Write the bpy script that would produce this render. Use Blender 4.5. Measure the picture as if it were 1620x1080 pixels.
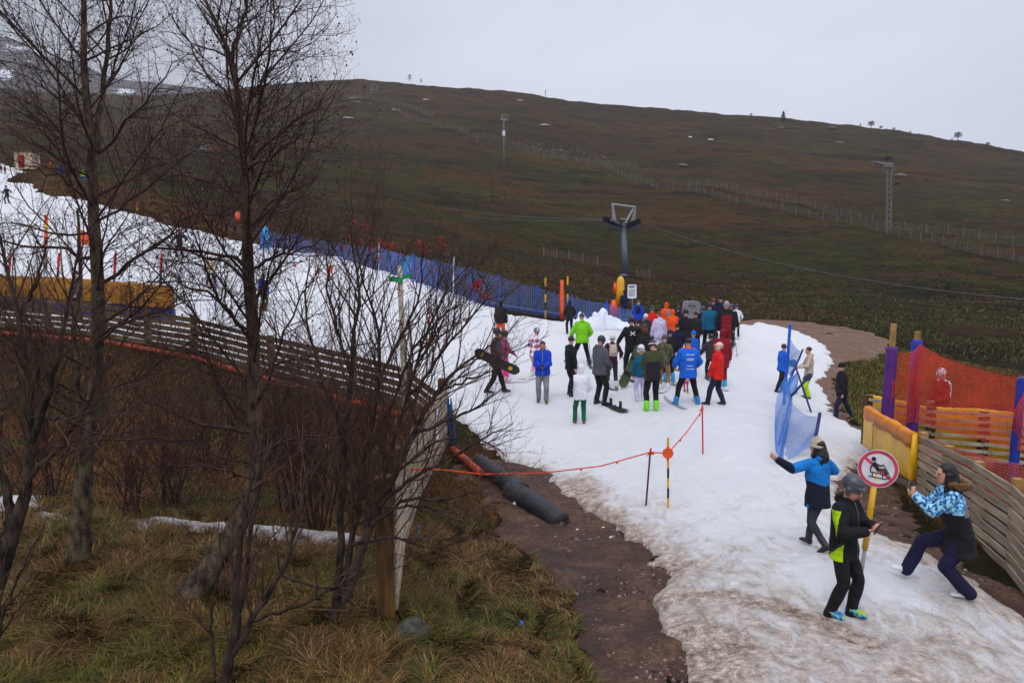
import bpy, math, random
import numpy as np
from mathutils import Vector, Matrix
random.seed(7); RNG = np.random.default_rng(7)
rad = math.radians
for o in list(bpy.data.objects): bpy.data.objects.remove(o)
SC = bpy.context.scene; COL = SC.collection

# ---------------------------------------------------------------- camera, sky, sun, exposure
PITCH = rad(6.3); F = 1260.0; SP, CP = math.sin(PITCH), math.cos(PITCH); ZC = 4.0
cd = bpy.data.cameras.new('camera'); cam = bpy.data.objects.new('camera', cd); COL.objects.link(cam)
cam.location = (0, 0, ZC); cam.rotation_euler = (rad(90) - PITCH, 0, 0)
cd.sensor_width = 36; cd.lens = 28.0; cd.clip_start = 0.1; cd.clip_end = 6000
SC.camera = cam
SC.render.resolution_x = 1024; SC.render.resolution_y = 682
W_ = bpy.data.worlds.new('World'); SC.world = W_; W_.use_nodes = True
SUN_EL, SUN_AZ = 55.0, 200.0
def build_world():
    nt = W_.node_tree; nt.nodes.clear(); N = nt.nodes.new; L = nt.links.new
    out = N('ShaderNodeOutputWorld'); bg = N('ShaderNodeBackground'); bg.inputs['Strength'].default_value = 0.112
    sky = N('ShaderNodeTexSky'); sky.sky_type = 'NISHITA'; sky.sun_disc = False
    sky.sun_elevation = rad(SUN_EL); sky.sun_rotation = rad(SUN_AZ); sky.dust_density = 3; sky.air_density = 1
    tc = N('ShaderNodeTexCoord'); sx = N('ShaderNodeSeparateXYZ'); L(tc.outputs['Generated'], sx.inputs[0])
    # overcast luminance: brighter towards the zenith
    mr = N('ShaderNodeMapRange'); L(sx.outputs['Z'], mr.inputs['Value'])
    mr.inputs['From Min'].default_value = 0.1; mr.inputs['From Max'].default_value = 0.9
    mr.inputs['To Min'].default_value = 6.7; mr.inputs['To Max'].default_value = 13.0
    mp = N('ShaderNodeMapping'); mp.inputs['Scale'].default_value = (1, 1, 3.0); L(tc.outputs['Generated'], mp.inputs[0])
    nz = N('ShaderNodeTexNoise'); nz.inputs['Scale'].default_value = 1.25; nz.inputs['Detail'].default_value = 5
    nz.inputs['Roughness'].default_value = 0.5; L(mp.outputs[0], nz.inputs['Vector'])
    n2 = N('ShaderNodeMapRange'); L(nz.outputs['Fac'], n2.inputs['Value'])
    n2.inputs['From Min'].default_value = 0.3; n2.inputs['From Max'].default_value = 0.7
    n2.inputs['To Min'].default_value = 0.80; n2.inputs['To Max'].default_value = 1.18
    mu = N('ShaderNodeMath'); mu.operation = 'MULTIPLY'; L(mr.outputs[0], mu.inputs[0]); L(n2.outputs[0], mu.inputs[1])
    bk = N('ShaderNodeMapRange'); L(sx.outputs['X'], bk.inputs['Value']); bk.inputs['From Min'].default_value = -0.6; bk.inputs['From Max'].default_value = 0.0; bk.inputs['To Min'].default_value = 0.70; bk.inputs['To Max'].default_value = 1.0
    m2 = N('ShaderNodeMath'); m2.operation = 'MULTIPLY'; L(mu.outputs[0], m2.inputs[0]); L(bk.outputs[0], m2.inputs[1]); mu = m2
    vm = N('ShaderNodeVectorMath'); vm.operation = 'SCALE'; vm.inputs[0].default_value = (0.915, 0.95, 1.09); L(mu.outputs[0], vm.inputs['Scale'])
    mx = N('ShaderNodeMix'); mx.data_type = 'RGBA'; mx.inputs['Factor'].default_value = 0.94
    L(sky.outputs[0], mx.inputs['A']); L(vm.outputs[0], mx.inputs['B'])
    L(mx.outputs['Result'], bg.inputs['Color']); L(bg.outputs[0], out.inputs[0])
build_world()
ld = bpy.data.lights.new('sun', 'SUN'); ld.energy = 1.0; ld.angle = rad(25); ld.color = (1, 0.97, 0.93)
sun = bpy.data.objects.new('sun', ld); COL.objects.link(sun)
_d = Vector((math.sin(rad(SUN_AZ)) * math.cos(rad(SUN_EL)), math.cos(rad(SUN_AZ)) * math.cos(rad(SUN_EL)), math.sin(rad(SUN_EL))))
sun.rotation_euler = _d.to_track_quat('Z', 'Y').to_euler()
SC.view_settings.view_transform = 'Standard'; SC.view_settings.look = 'None'
SC.view_settings.exposure = 0; SC.view_settings.gamma = 1

# ---------------------------------------------------------------- materials
MATS = {}
def mat(name, col, rough=0.8, col2=None, scale=6.0, mixw=0.15, bump=0.3, bscale=None, metal=0.0, spec=0.3, bdist=0.01, rand=0, stretch=(1, 1, 1)):
    if name in MATS: return MATS[name]
    m = bpy.data.materials.new(name); m.use_nodes = True; MATS[name] = m
    nt = m.node_tree; b = nt.nodes['Principled BSDF']; N = nt.nodes.new; L = nt.links.new
    b.inputs['Roughness'].default_value = rough; b.inputs['Metallic'].default_value = metal
    b.inputs['Specular IOR Level'].default_value = spec
    tc = N('ShaderNodeTexCoord'); mp = N('ShaderNodeMapping'); mp.inputs['Scale'].default_value = stretch; L(tc.outputs['Object'], mp.inputs[0])
    nz = N('ShaderNodeTexNoise'); nz.inputs['Scale'].default_value = scale; nz.inputs['Detail'].default_value = 6; L(mp.outputs[0], nz.inputs['Vector'])
    c2 = col2 or tuple(c * (1 - mixw * 2) for c in col); c1 = col if col2 else tuple(min(1, c * (1 + mixw)) for c in col)
    cr = N('ShaderNodeValToRGB'); cr.color_ramp.elements[0].position = 0.35; cr.color_ramp.elements[1].position = 0.65
    cr.color_ramp.elements[0].color = (*c2, 1); cr.color_ramp.elements[1].color = (*c1, 1)
    L(nz.outputs['Fac'], cr.inputs[0]); L(cr.outputs[0], b.inputs['Base Color'])
    if rand:
        oi = N('ShaderNodeObjectInfo'); hs = N('ShaderNodeHueSaturation'); mr = N('ShaderNodeMapRange'); mr.inputs['To Min'].default_value = 1 - rand; mr.inputs['To Max'].default_value = 1 + rand; L(oi.outputs['Random'], mr.inputs[0]); L(mr.outputs[0], hs.inputs['Value']); L(cr.outputs[0], hs.inputs['Color']); L(hs.outputs[0], b.inputs['Base Color'])
    if bump:
        n2 = N('ShaderNodeTexNoise'); n2.inputs['Scale'].default_value = bscale or scale * 3; n2.inputs['Detail'].default_value = 4; L(mp.outputs[0], n2.inputs['Vector'])
        bp = N('ShaderNodeBump'); bp.inputs['Strength'].default_value = bump; bp.inputs['Distance'].default_value = bdist
        L(n2.outputs['Fac'], bp.inputs['Height']); L(bp.outputs[0], b.inputs['Normal'])
    return m
def srgb(r, g, b):
    f = lambda c: (c / 255 / 12.92) if c <= 10 else ((c / 255 + 0.055) / 1.055) ** 2.4
    return (f(r), f(g), f(b))
def fab(name, r, g, b): return mat('cloth_' + name, srgb(r, g, b), 0.85, scale=4, mixw=0.10, bump=1.0, bscale=11, bdist=0.05)
def pla(name, r, g, b, rough=0.4): return mat('plastic_' + name, srgb(r, g, b), rough, scale=5, mixw=0.1, bump=0.1, spec=0.5)
CL = dict(black=fab('black', 24, 24, 28), black2=fab('black2', 33, 31, 36), navy=fab('navy', 22, 26, 48), blue=fab('blue', 15, 62, 190), blue2=fab('blue2', 20, 98, 205),
    azure=fab('azure', 18, 120, 200), teal=fab('teal', 10, 88, 120), grey=fab('grey', 82, 82, 90), lgrey=fab('lgrey', 132, 130, 138), dgrey=fab('dgrey', 52, 52, 60),
    white=fab('white', 225, 225, 232), lav=fab('lav', 205, 195, 228), green=fab('green', 120, 200, 30), lime=fab('lime', 175, 220, 20), dgreen=fab('dgreen', 10, 92, 66),
    olive=fab('olive', 62, 66, 40), red=fab('red', 212, 32, 28), dred=fab('dred', 130, 18, 34), orange=fab('orange', 235, 84, 20), pink=fab('pink', 235, 60, 140),
    lpink=fab('lpink', 225, 160, 175), maroon=fab('maroon', 70, 26, 50), cream=fab('cream', 200, 180, 150), beige=fab('beige', 190, 176, 156), tan=fab('tan', 150, 116, 84),
    camo=fab('camo', 80, 82, 56), jeans=fab('jeans', 32, 38, 60), purple=fab('purple', 120, 100, 170), brown=fab('brown', 70, 48, 36), grape=fab('grape', 190, 60, 130),
    dnavy=fab('dnavy', 26, 24, 58), lblue=fab('lblue', 60, 160, 215))
def pattern(name, cols, scale, kind='VORONOI'):
    m = bpy.data.materials.new('cloth_' + name); m.use_nodes = True; nt = m.node_tree; b = nt.nodes['Principled BSDF']; b.inputs['Roughness'].default_value = .85
    tc = nt.nodes.new('ShaderNodeTexCoord')
    if kind == 'PLAID':
        sp = nt.nodes.new('ShaderNodeSeparateXYZ'); nt.links.new(tc.outputs['Object'], sp.inputs[0])
        outs = []
        for ax in ('X', 'Z'):
            w = nt.nodes.new('ShaderNodeMath'); w.operation = 'MULTIPLY'; w.inputs[1].default_value = scale; nt.links.new(sp.outputs[ax], w.inputs[0])
            s = nt.nodes.new('ShaderNodeMath'); s.operation = 'SINE'; nt.links.new(w.outputs[0], s.inputs[0]); outs.append(s)
        a = nt.nodes.new('ShaderNodeMath'); nt.links.new(outs[0].outputs[0], a.inputs[0]); nt.links.new(outs[1].outputs[0], a.inputs[1])
        q = nt.nodes.new('ShaderNodeMapRange'); q.inputs['From Min'].default_value = -2; q.inputs['From Max'].default_value = 2; nt.links.new(a.outputs[0], q.inputs[0]); src = q.outputs[0]
    else:
        v = nt.nodes.new('ShaderNodeTexNoise'); v.inputs['Scale'].default_value = scale; v.inputs['Detail'].default_value = 2; nt.links.new(tc.outputs['Object'], v.inputs['Vector']); src = v.outputs['Fac']
    cr = nt.nodes.new('ShaderNodeValToRGB'); cr.color_ramp.interpolation = 'CONSTANT'; e = cr.color_ramp.elements
    while len(e) < len(cols): e.new(0.5)
    pos = {2: [0, .5], 3: [0, .44, .54], 4: [0, .42, .5, .58]}[len(cols)]
    for i, c in enumerate(cols): e[i].position = pos[i]; e[i].color = (*srgb(*c), 1)
    nt.links.new(src, cr.inputs[0]); nt.links.new(cr.outputs[0], b.inputs['Base Color'])
    return m
CL['plaid'] = pattern('dark_plaid', [(40, 44, 52), (70, 76, 86), (80, 45, 42)], 45, 'PLAID')
CL['pplaid'] = pattern('pink_plaid', [(150, 90, 120), (215, 180, 200), (240, 228, 236)], 38, 'PLAID')
CL['multi'] = pattern('many_colours', [(40, 60, 60), (200, 60, 130), (60, 70, 90), (120, 40, 70)], 12)
CL['bluepat'] = pattern('blue_marks', [(24, 54, 110), (60, 150, 210), (170, 215, 235)], 30)
CL['camoj'] = pattern('camouflage', [(50, 54, 36), (96, 92, 62), (70, 60, 44)], 9)
CL['bootpat'] = pattern('blue_lime_boots', [(20, 70, 150), (30, 130, 200), (150, 190, 60), (40, 120, 190)], 9)
CL['wpat'] = pattern('white_marks', [(120, 110, 140), (225, 220, 232)], 22)
SKIN = mat('skin', srgb(205, 150, 128), 0.55, scale=20, mixw=0.08, bump=0.05)
SKIN2 = mat('skin_tan', srgb(176, 122, 96), 0.55, scale=20, mixw=0.08, bump=0.05)
HAIRD = mat('hair_dark', srgb(24, 18, 18), 0.45, scale=60, mixw=0.3, bump=0.8, bscale=120, stretch=(1, 1, .15), spec=.5)
HAIRB = mat('hair_brown', srgb(88, 52, 34), 0.5, scale=60, mixw=0.3, bump=0.8, bscale=120, stretch=(1, 1, .2))
HAIRL = mat('hair_auburn', srgb(120, 78, 60), 0.5, scale=60, mixw=0.3, bump=0.8, bscale=120, stretch=(1, 1, .2))
FUR = mat('fur', srgb(150, 112, 70), 0.9, col2=srgb(60, 42, 28), scale=60, bump=1.0, bscale=110, bdist=.03)
DARKM = mat('dark_eye', (0.01, 0.01, 0.012), 0.3, bump=0)
LIP = mat('lip', srgb(170, 85, 80), 0.5, bump=0)
P_ = dict(black=pla('black', 26, 26, 30), grey=pla('grey', 74, 76, 84), white=pla('white', 220, 220, 225), orange=pla('orange', 235, 84, 28), red=pla('red', 205, 28, 36),
    yellow=pla('yellow', 226, 172, 26), blue=pla('blue', 28, 84, 200), lime=pla('lime', 120, 215, 30), bblue=pla('bootblue', 20, 120, 190), green=pla('green', 20, 150, 90),
    navy=pla('navy', 40, 40, 110), lblue=pla('lightblue', 30, 150, 205), silver=pla('silver', 150, 150, 156), beige=pla('beige', 200, 186, 170), maroon=pla('maroon', 90, 34, 50), brown=pla('brown', 92, 70, 40), dgreen=pla('boardgreen', 70, 84, 50))
WOOD = mat('weathered_wood', srgb(172, 156, 134), 0.85, col2=srgb(128, 114, 96), scale=1.6, bump=0.5, bscale=4, rand=.22, stretch=(1, 1, 14))
WOODL = mat('pale_wood', srgb(188, 178, 158), 0.85, col2=srgb(140, 130, 112), scale=4, bump=0.5, bscale=20)
WOODB = mat('brown_post_wood', srgb(108, 78, 42), 0.85, col2=srgb(60, 42, 24), scale=5, bump=0.6, bscale=18, stretch=(3, 3, .5))
WOODD = mat('dark_fence_wood', srgb(104, 84, 64), 0.85, col2=srgb(68, 54, 42), scale=1.6, bump=0.5, bscale=4, rand=.25, stretch=(1, 1, 12))
WOODY = mat('yellow_timber', srgb(176, 140, 84), 0.8, col2=srgb(130, 98, 56), scale=4, bump=0.4)
STEEL = mat('galvanised_steel', srgb(120, 126, 138), 0.5, scale=2, mixw=.12, bump=.1, metal=.4)
RUBBER = mat('dark_rubber', srgb(32, 32, 36), 0.8, bump=.2)
BARK = mat('alder_bark', srgb(104, 90, 70), 0.9, col2=srgb(36, 26, 20), scale=11, bump=1.0, bscale=40, bdist=.03, stretch=(1, 1, .5))
BARKD = mat('dark_bark', srgb(74, 60, 50), 0.9, col2=srgb(24, 18, 17), scale=14, bump=.8, bscale=40, bdist=.02, stretch=(1, 1, .5)); LICHEN = mat('lichen_bark', srgb(70, 66, 56), 0.9, col2=srgb(20, 16, 14), scale=16, bump=1.0, bscale=40, bdist=.02)
TWIG = mat('twig_bark', srgb(66, 44, 38), 0.8, scale=10, mixw=.3, bump=0)
TWIGR = mat('rowan_twig_bark', srgb(80, 56, 46), 0.75, scale=10, mixw=.3, bump=0)
BERRY = mat('berry', srgb(160, 10, 26), 0.4, bump=0, spec=.5)

# ---------------------------------------------------------------- basics
def tag(o, label=None, cat=None, group=None, kind=None):
    if label: o['label'] = label
    if cat: o['category'] = cat
    if group: o['group'] = group
    if kind: o['kind'] = kind
    return o
def link(name, me, mats, parent=None, smooth=True):
    o = bpy.data.objects.new(name, me); COL.objects.link(o)
    for m in (mats if isinstance(mats, (list, tuple)) else [mats]): me.materials.append(m)
    if smooth and len(me.polygons): me.polygons.foreach_set('use_smooth', np.ones(len(me.polygons), bool))
    if parent: o.parent = parent
    return o
def empty(name, loc=(0, 0, 0), rz=0.0):
    o = bpy.data.objects.new(name, None); COL.objects.link(o); o.location = loc; o.rotation_euler = (0, 0, rz); o.empty_display_size = .1
    return o
def mesh_np(V, Q):
    V = np.ascontiguousarray(V, dtype=np.float32).reshape(-1, 3); Q = np.ascontiguousarray(Q, dtype=np.int32); k = Q.shape[1]
    me = bpy.data.meshes.new('m'); me.vertices.add(len(V)); me.vertices.foreach_set('co', V.ravel())
    me.loops.add(Q.size); me.loops.foreach_set('vertex_index', Q.ravel())
    me.polygons.add(len(Q)); me.polygons.foreach_set('loop_start', np.arange(0, Q.size, k, dtype=np.int32))
    me.update(calc_edges=True); return me
class MB:
    """collects simple closed shapes into one mesh"""
    def __init__(s): s.V = []; s.F = []; s.M = []
    def add(s, V, Fs, mi=0):
        b = len(s.V); s.V += [tuple(v) for v in V]; s.F += [tuple(i + b for i in f) for f in Fs]; s.M += [mi] * len(Fs); return s
    def rings(s, rings, cap=True, mi=0):
        n = len(rings[0]); V = [v for r in rings for v in r]; Fs = []
        for i in range(len(rings) - 1):
            for j in range(n): Fs.append((i * n + j, i * n + (j + 1) % n, (i + 1) * n + (j + 1) % n, (i + 1) * n + j))
        if cap:
            Fs.append(tuple(range(n))[::-1]); Fs.append(tuple((len(rings) - 1) * n + j for j in range(n)))
        return s.add(V, Fs, mi)
    def tube(s, pts, rs, n=8, mi=0, cap=True):
        pts = [Vector(p) for p in pts]; rs = rs if isinstance(rs, (list, tuple)) else [rs] * len(pts); R = []
        ref = Vector((0.13, 0.21, 1)) if abs((pts[-1] - pts[0]).normalized().z) < .9 else Vector((1, .1, 0))
        for i, p in enumerate(pts):
            t = (pts[min(i + 1, len(pts) - 1)] - pts[max(i - 1, 0)]).normalized(); u = t.cross(ref).normalized(); w = t.cross(u)
            R.append([p + (u * math.cos(a) + w * math.sin(a)) * rs[i] for a in [2 * math.pi * j / n for j in range(n)]])
        return s.rings(R, cap, mi)
    def cap(s, a, b, ra, rb, n=10, mi=0):
        a = Vector(a); b = Vector(b); d = (b - a)
        if d.length < 1e-5: d = Vector((0, 0, 1e-4))
        t = d.normalized(); P = []; R = []
        for q in (-88, -60, -30): P.append(a + t * ra * math.sin(rad(q))); R.append(ra * math.cos(rad(q)))
        P.append(a); R.append(ra); P.append(b); R.append(rb)
        for q in (30, 60, 88): P.append(b + t * rb * math.sin(rad(q))); R.append(rb * math.cos(rad(q)))
        ref = Vector((0.1, .2, 1)) if abs(t.z) < .9 else Vector((1, .1, 0)); u = t.cross(ref).normalized(); w = t.cross(u)
        return s.rings([[p + (u * math.cos(x) + w * math.sin(x)) * r for x in [2 * math.pi * j / n for j in range(n)]] for p, r in zip(P, R)], True, mi)
    def loft(s, secs, n=14, mi=0):
        """secs: (centre, xaxis, yaxis, rx, ry)"""
        return s.rings([[Vector(c) + Vector(x) * rx * math.cos(a) + Vector(y) * ry * math.sin(a) for a in [2 * math.pi * j / n for j in range(n)]] for c, x, y, rx, ry in secs], True, mi)
    def box(s, c, sx, sy, sz, R=None, mi=0):
        c = Vector(c); V = []
        for x in (-.5, .5):
            for y in (-.5, .5):
                for z in (-.5, .5):
                    v = Vector((x * sx, y * sy, z * sz)); V.append(c + (R @ v if R else v))
        return s.add(V, [(0, 1, 3, 2), (4, 6, 7, 5), (0, 4, 5, 1), (2, 3, 7, 6), (0, 2, 6, 4), (1, 5, 7, 3)], mi)
    def plank(s, a, b, w, t, up=Vector((0, 0, 1)), mi=0):
        """board from a to b, w tall along up, t thick"""
        a = Vector(a); b = Vector(b); d = (b - a).normalized(); side = d.cross(up).normalized(); u = side.cross(d).normalized()
        V = []
        for p in (a, b):
            for x, y in ((-1, -1), (1, -1), (1, 1), (-1, 1)): V.append(p + side * x * t / 2 + u * y * w / 2)
        return s.add(V, [(0, 3, 2, 1), (4, 5, 6, 7), (0, 1, 5, 4), (1, 2, 6, 5), (2, 3, 7, 6), (3, 0, 4, 7)], mi)
    def me(s):
        m = bpy.data.meshes.new('m'); m.from_pydata([tuple(v) for v in s.V], [], s.F); m.update()
        if any(s.M): m.polygons.foreach_set('material_index', s.M)
        return m
    def build(s, name, mats, parent=None, smooth=False, origin=None):
        m = s.me()
        if origin is not None:
            m.transform(Matrix.Translation(-Vector(origin)))
        o = link(name, m, mats, parent, smooth)
        if origin is not None: o.location = origin
        return o
def remesh(mb, vox, name, mats, parent, it=2, paint=None):
    o = bpy.data.objects.new('t', mb.me()); COL.objects.link(o)
    r = o.modifiers.new('r', 'REMESH'); r.mode = 'VOXEL'; r.voxel_size = vox; r.adaptivity = 0
    if it: q = o.modifiers.new('s', 'SMOOTH'); q.factor = .5; q.iterations = it
    dg = bpy.context.evaluated_depsgraph_get(); me = bpy.data.meshes.new_from_object(o.evaluated_get(dg)); bpy.data.objects.remove(o)
    ob = link(name, me, mats, parent, True)
    if paint:
        n = len(me.polygons); c = np.zeros(n * 3, np.float32); me.polygons.foreach_get('center', c); me.polygons.foreach_set('material_index', paint(c.reshape(-1, 3)).astype(np.int32))
    return ob
def wrinkle(ob, amp, freq):
    me = ob.data; n = len(me.vertices); c = np.zeros(n * 3, np.float32); me.vertices.foreach_get('co', c); c = c.reshape(-1, 3); nn = np.zeros(n * 3, np.float32); me.vertices.foreach_get('normal', nn); nn = nn.reshape(-1, 3)
    f = freq; p = random.random() * 9
    w = np.sin(c[:, 2] * f * 2.2 + 2 * np.sin(c[:, 0] * f + p) + p) * .6 + np.sin(c[:, 0] * f * 1.3 + c[:, 1] * f * 1.7 + 3 * np.sin(c[:, 2] * f * .9)) * .5
    me.vertices.foreach_set('co', (c + nn * (w * amp)[:, None]).ravel()); me.update()

# ---------------------------------------------------------------- noise and terrain
def vnoise(x, y, seed=0):
    xi = np.floor(x).astype(np.int64); yi = np.floor(y).astype(np.int64); fx = x - xi; fy = y - yi; fx = fx * fx * (3 - 2 * fx); fy = fy * fy * (3 - 2 * fy)
    def h(a, b):
        k = (a * 374761393 + b * 668265263 + seed * 1442695041) & 0xffffffff; k = ((k ^ (k >> 13)) * 1274126177) & 0xffffffff; return ((k ^ (k >> 16)) & 0xffff) / 65535.0
    return (h(xi, yi) * (1 - fx) + h(xi + 1, yi) * fx) * (1 - fy) + (h(xi, yi + 1) * (1 - fx) + h(xi + 1, yi + 1) * fx) * fy
def fbm(x, y, s, oct=3, seed=0):
    r = 0; a = 1; t = 0
    for i in range(oct): r = r + a * (vnoise(x / s, y / s, seed + i) - .5) * 2; t += a; a *= .5; s *= .47
    return r / t
CTRL=[(0,1080,7.1),(400,1080,7.1),(800,1080,7.0),(1200,1080,6.9),(1620,1080,7.2),(1335,975,8.2),(1525,945,8.9),(1430,900,9.6),(1290,870,10.6),(125,890,9.8),(600,985,8.1),(300,950,8.8),(330,830,11.8),(0,810,12.3),(520,850,11.2),(300,760,14.5),(300,600,23),(100,550,26),(0,525,29),(600,655,20.5),(450,625,22),(300,700,17),(100,650,20),(700,700,18.2),(720,740,16),(640,850,11.5),(820,810,13),(930,850,11.8),(900,980,8.6),(1057,803,12.5),(1112,718,15.6),(1200,780,13),(1210,930,8.9),(858,640,21.5),(785,626,22),(918,674,19.5),(1028,652,20.5),(1130,643,21),(950,642,21),(848,600,24.5),(918,572,27),(792,540,30),(900,522,32.5),(1058,602,24),(1165,533,34),(1122,558,29),(987,505,36),(1290,700,17.5),(1328,667,21.5),(1237,622,25),(1275,632,24.5),(1200,520,36),(1310,565,31),(1290,515,39),(1400,540,36),(1420,600,29),(1385,735,17),(1465,790,13.8),(1620,905,10.2),(1620,760,15.5),(1620,700,20),(1500,680,20.5),(540,407,48),(690,457,38),(400,390,50),(240,347,60),(60,302,72),(10,322,66),(285,408,45),(333,452,39),(418,492,34),(0,262,100),(540,500,33),(600,560,27),(680,560,26),(250,490,34),(0,430,42),(0,500,31),(420,540,28),(800,497,34),(700,600,24),(800,470,42),(1100,497,44),(1100,460,60),(987,440,78),(1300,480,52),(1500,520,42),(1620,540,38),(1620,470,62),(1395,358,118),(1620,400,95),(1200,400,95),(900,420,76),(650,400,62),(540,380,64),(540,330,95),(900,360,105),(900,310,140),(1130,310,145),(900,255,190),(1395,280,190),(1620,330,150),(650,250,160),(650,180,260),(600,128,380),(450,130,400),(270,150,430),(780,146,360),(1000,166,350),(1240,191,340),(1400,206,330),(1620,244,300),(100,250,110),(100,210,180),(100,170,300),(0,200,170),(300,280,100),(300,200,230),(150,150,420),(400,330,80)]
def pix(px, py):
    u = (px - 810) / F; v = (540 - py) / F; d = CP + v * SP
    return u / d, (-SP + v * CP) / d
def _kern(r): return np.where(r > 1e-9, r * r * np.log(r + 1e-12), 0)
_A = np.array([(pix(x, y)[0], math.log(Y), pix(x, y)[1]) for x, y, Y in CTRL]); _XY = _A[:, :2] * np.array([1.6, 1.0]); _n = len(_A)
_K = _kern(np.linalg.norm(_XY[:, None] - _XY[None], axis=2)) + np.eye(_n) * 0.004; _Pm = np.c_[np.ones(_n), _XY]
_W = np.linalg.solve(np.block([[_K, _Pm], [_Pm.T, np.zeros((3, 3))]]), np.r_[_A[:, 2], 0, 0, 0])
def _S(u, L):
    sh = np.shape(u); q = np.stack([np.ravel(u) * 1.6, np.ravel(L)], -1); out = np.empty(len(q))
    for i in range(0, len(q), 20000):
        p = q[i:i + 20000]; r = np.linalg.norm(p[:, None] - _XY[None], axis=2); out[i:i + 20000] = _kern(r) @ _W[:_n] + _W[_n] + p @ _W[_n + 1:]
    return out.reshape(sh)
_CR = ([-.64, -.43, -.29, -.17, 0, .15, .34, .47, .64], [430, 430, 400, 380, 360, 350, 340, 330, 300])
def base_z(X, Y):
    X = np.asarray(X, float); Y = np.asarray(Y, float); Yq = np.maximum(Y, 6.5); U = np.clip(X / Yq, -.72, .72)
    Yc = np.interp(U, _CR[0], _CR[1]); Ye = np.minimum(Yq, Yc)
    return ZC + Ye * _S(U, np.log(Ye)) - np.maximum(Yq - Yc, 0) * .04
def rough_z(X, Y):
    a = np.clip((Y - 34) / 30, 0, 1); n = fbm(X, Y, 5.0, 4, 3) * .6 * a + fbm(X, Y, 38.0, 2, 9) * 1.6 * np.clip((Y - 90) / 120, 0, 1)
    n = n + fbm(X, Y, 1.1, 3, 5) * .05 * (1 - a)
    return n
def ground_z(X, Y): return base_z(X, Y) + rough_z(X, Y)
def sd_poly(X, Y, P):
    """signed distance to polygon, positive inside"""
    sh = np.shape(X); x = np.ravel(X); y = np.ravel(Y); d = np.full(x.shape, 1e9); ins = np.zeros(x.shape, bool); n = len(P)
    for i in range(n):
        ax, ay = P[i]; bx, by = P[(i + 1) % n]; ex, ey = bx - ax, by - ay; t = np.clip(((x - ax) * ex + (y - ay) * ey) / (ex * ex + ey * ey + 1e-12), 0, 1)
        d = np.minimum(d, (x - ax - t * ex) ** 2 + (y - ay - t * ey) ** 2)
        c = (ay > y) != (by > y); ins ^= c & (x < (bx - ax) * (y - ay) / ((by - ay) + 1e-12) + ax)
    d = np.sqrt(d); return np.where(ins, d, -d).reshape(sh)
_YS = np.exp(np.linspace(math.log(4.0), math.log(1200), 700))
def hit(px, py, zf):
    t, s = pix(px, py); z = zf(t * _YS, _YS); r = ZC + s * _YS; k = np.nonzero(r < z)[0]
    if len(k) == 0: return Vector((t * 400, 400, ZC + s * 400))
    k = max(k[0], 1); a = r[k - 1] - z[k - 1]; b = z[k] - r[k]; w = a / (a + b + 1e-9); Y = _YS[k - 1] * (1 - w) + _YS[k] * w
    return Vector((t * Y, Y, ZC + s * Y))
def poly(pts): return [tuple(hit(x, y, base_z)[:2]) for x, y in pts]
SNOW = poly([(1085, 1300), (1078, 1100), (1100, 1050), (1040, 1010), (1030, 955), (1062, 905), (1012, 862), (962, 832), (915, 800), (890, 772), (850, 745), (800, 728), (765, 700), (735, 672), (712, 655),
    (700, 648), (640, 632), (560, 615), (430, 588), (300, 556), (180, 535), (0, 508), (-260, 480), (-260, 250), (0, 262), (40, 272), (12, 283), (60, 302), (150, 325), (240, 347), (320, 370), (400, 390), (540, 408), (690, 457), (800, 497),
    (880, 508), (960, 512), (1040, 512), (1100, 520), (1160, 530), (1200, 520), (1260, 532), (1308, 556), (1312, 585), (1290, 612), (1330, 665), (1384, 700), (1382, 722), (1350, 742), (1318, 775), (1345, 815), (1400, 850), (1500, 902), (1620, 985), (1740, 1060), (1740, 1300)])
MUD = poly([(720, 735), (770, 790), (800, 850), (855, 890), (905, 950), (930, 1010), (960, 1080), (1010, 1300), (1740, 1300), (1760, 1070), (1640, 945), (1540, 905), (1480, 862), (1428, 800), (1405, 745), (1385, 705), (1345, 660), (1322, 610), (1342, 575), (1404, 560), (1412, 540), (1380, 528),
    (1290, 512), (1180, 506), (1120, 508), (1000, 505), (1100, 700), (1000, 760), (850, 735), (790, 720)])
BROWN = poly([(12, 275), (60, 262), (240, 305), (330, 330), (470, 372), (540, 395), (540, 412), (400, 394), (240, 352), (60, 306)])
def snow_h(X, Y):
    sd = sd_poly(X, Y, SNOW); k = np.clip(Y / 20, .5, 2.5)
    j = fbm(X, Y, .9, 4, 21) * .30 * k + fbm(X, Y, .3, 3, 31) * .16
    e = sd + j
    h = np.where(e > 0, .045 + .10 * (1 - np.exp(-np.maximum(e, 0) / .35)), -.02 + e * .8)
    h = h + np.where(e > -.1, fbm(X, Y, .55, 3, 41) * .035 + fbm(X, Y, .16, 2, 43) * .012 * np.clip((16 - Y) / 6, 0, 1), 0) + np.exp(-((X - MND[0]) ** 2 + (Y - MND[1]) ** 2) / .16) * .12
    d2 = (X - MN2[0]) ** 2 / 9 + (Y - MN2[1]) ** 2 / 9
    return h + np.where(e > 0, np.exp(-d2) * .25, 0)
MND = tuple(hit(1352, 935, base_z)[:2]); MN2 = tuple(hit(1200, 528, base_z)[:2])
def top_z(X, Y):
    b = base_z(X, Y) + rough_z(X, Y); return b + np.maximum(snow_h(X, Y), 0)
def at(px, py): return hit(px, py, top_z)
def on(x, y, dz=0.0): return Vector((x, y, float(top_z(np.array([x]), np.array([y]))[0]) + dz))
def P3(px, py, Y): t, s = pix(px, py); return Vector((t * Y, Y, ZC + s * Y))
def base_at(px, Y): t = pix(px, 600)[0]; return on(t * Y, Y)

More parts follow.
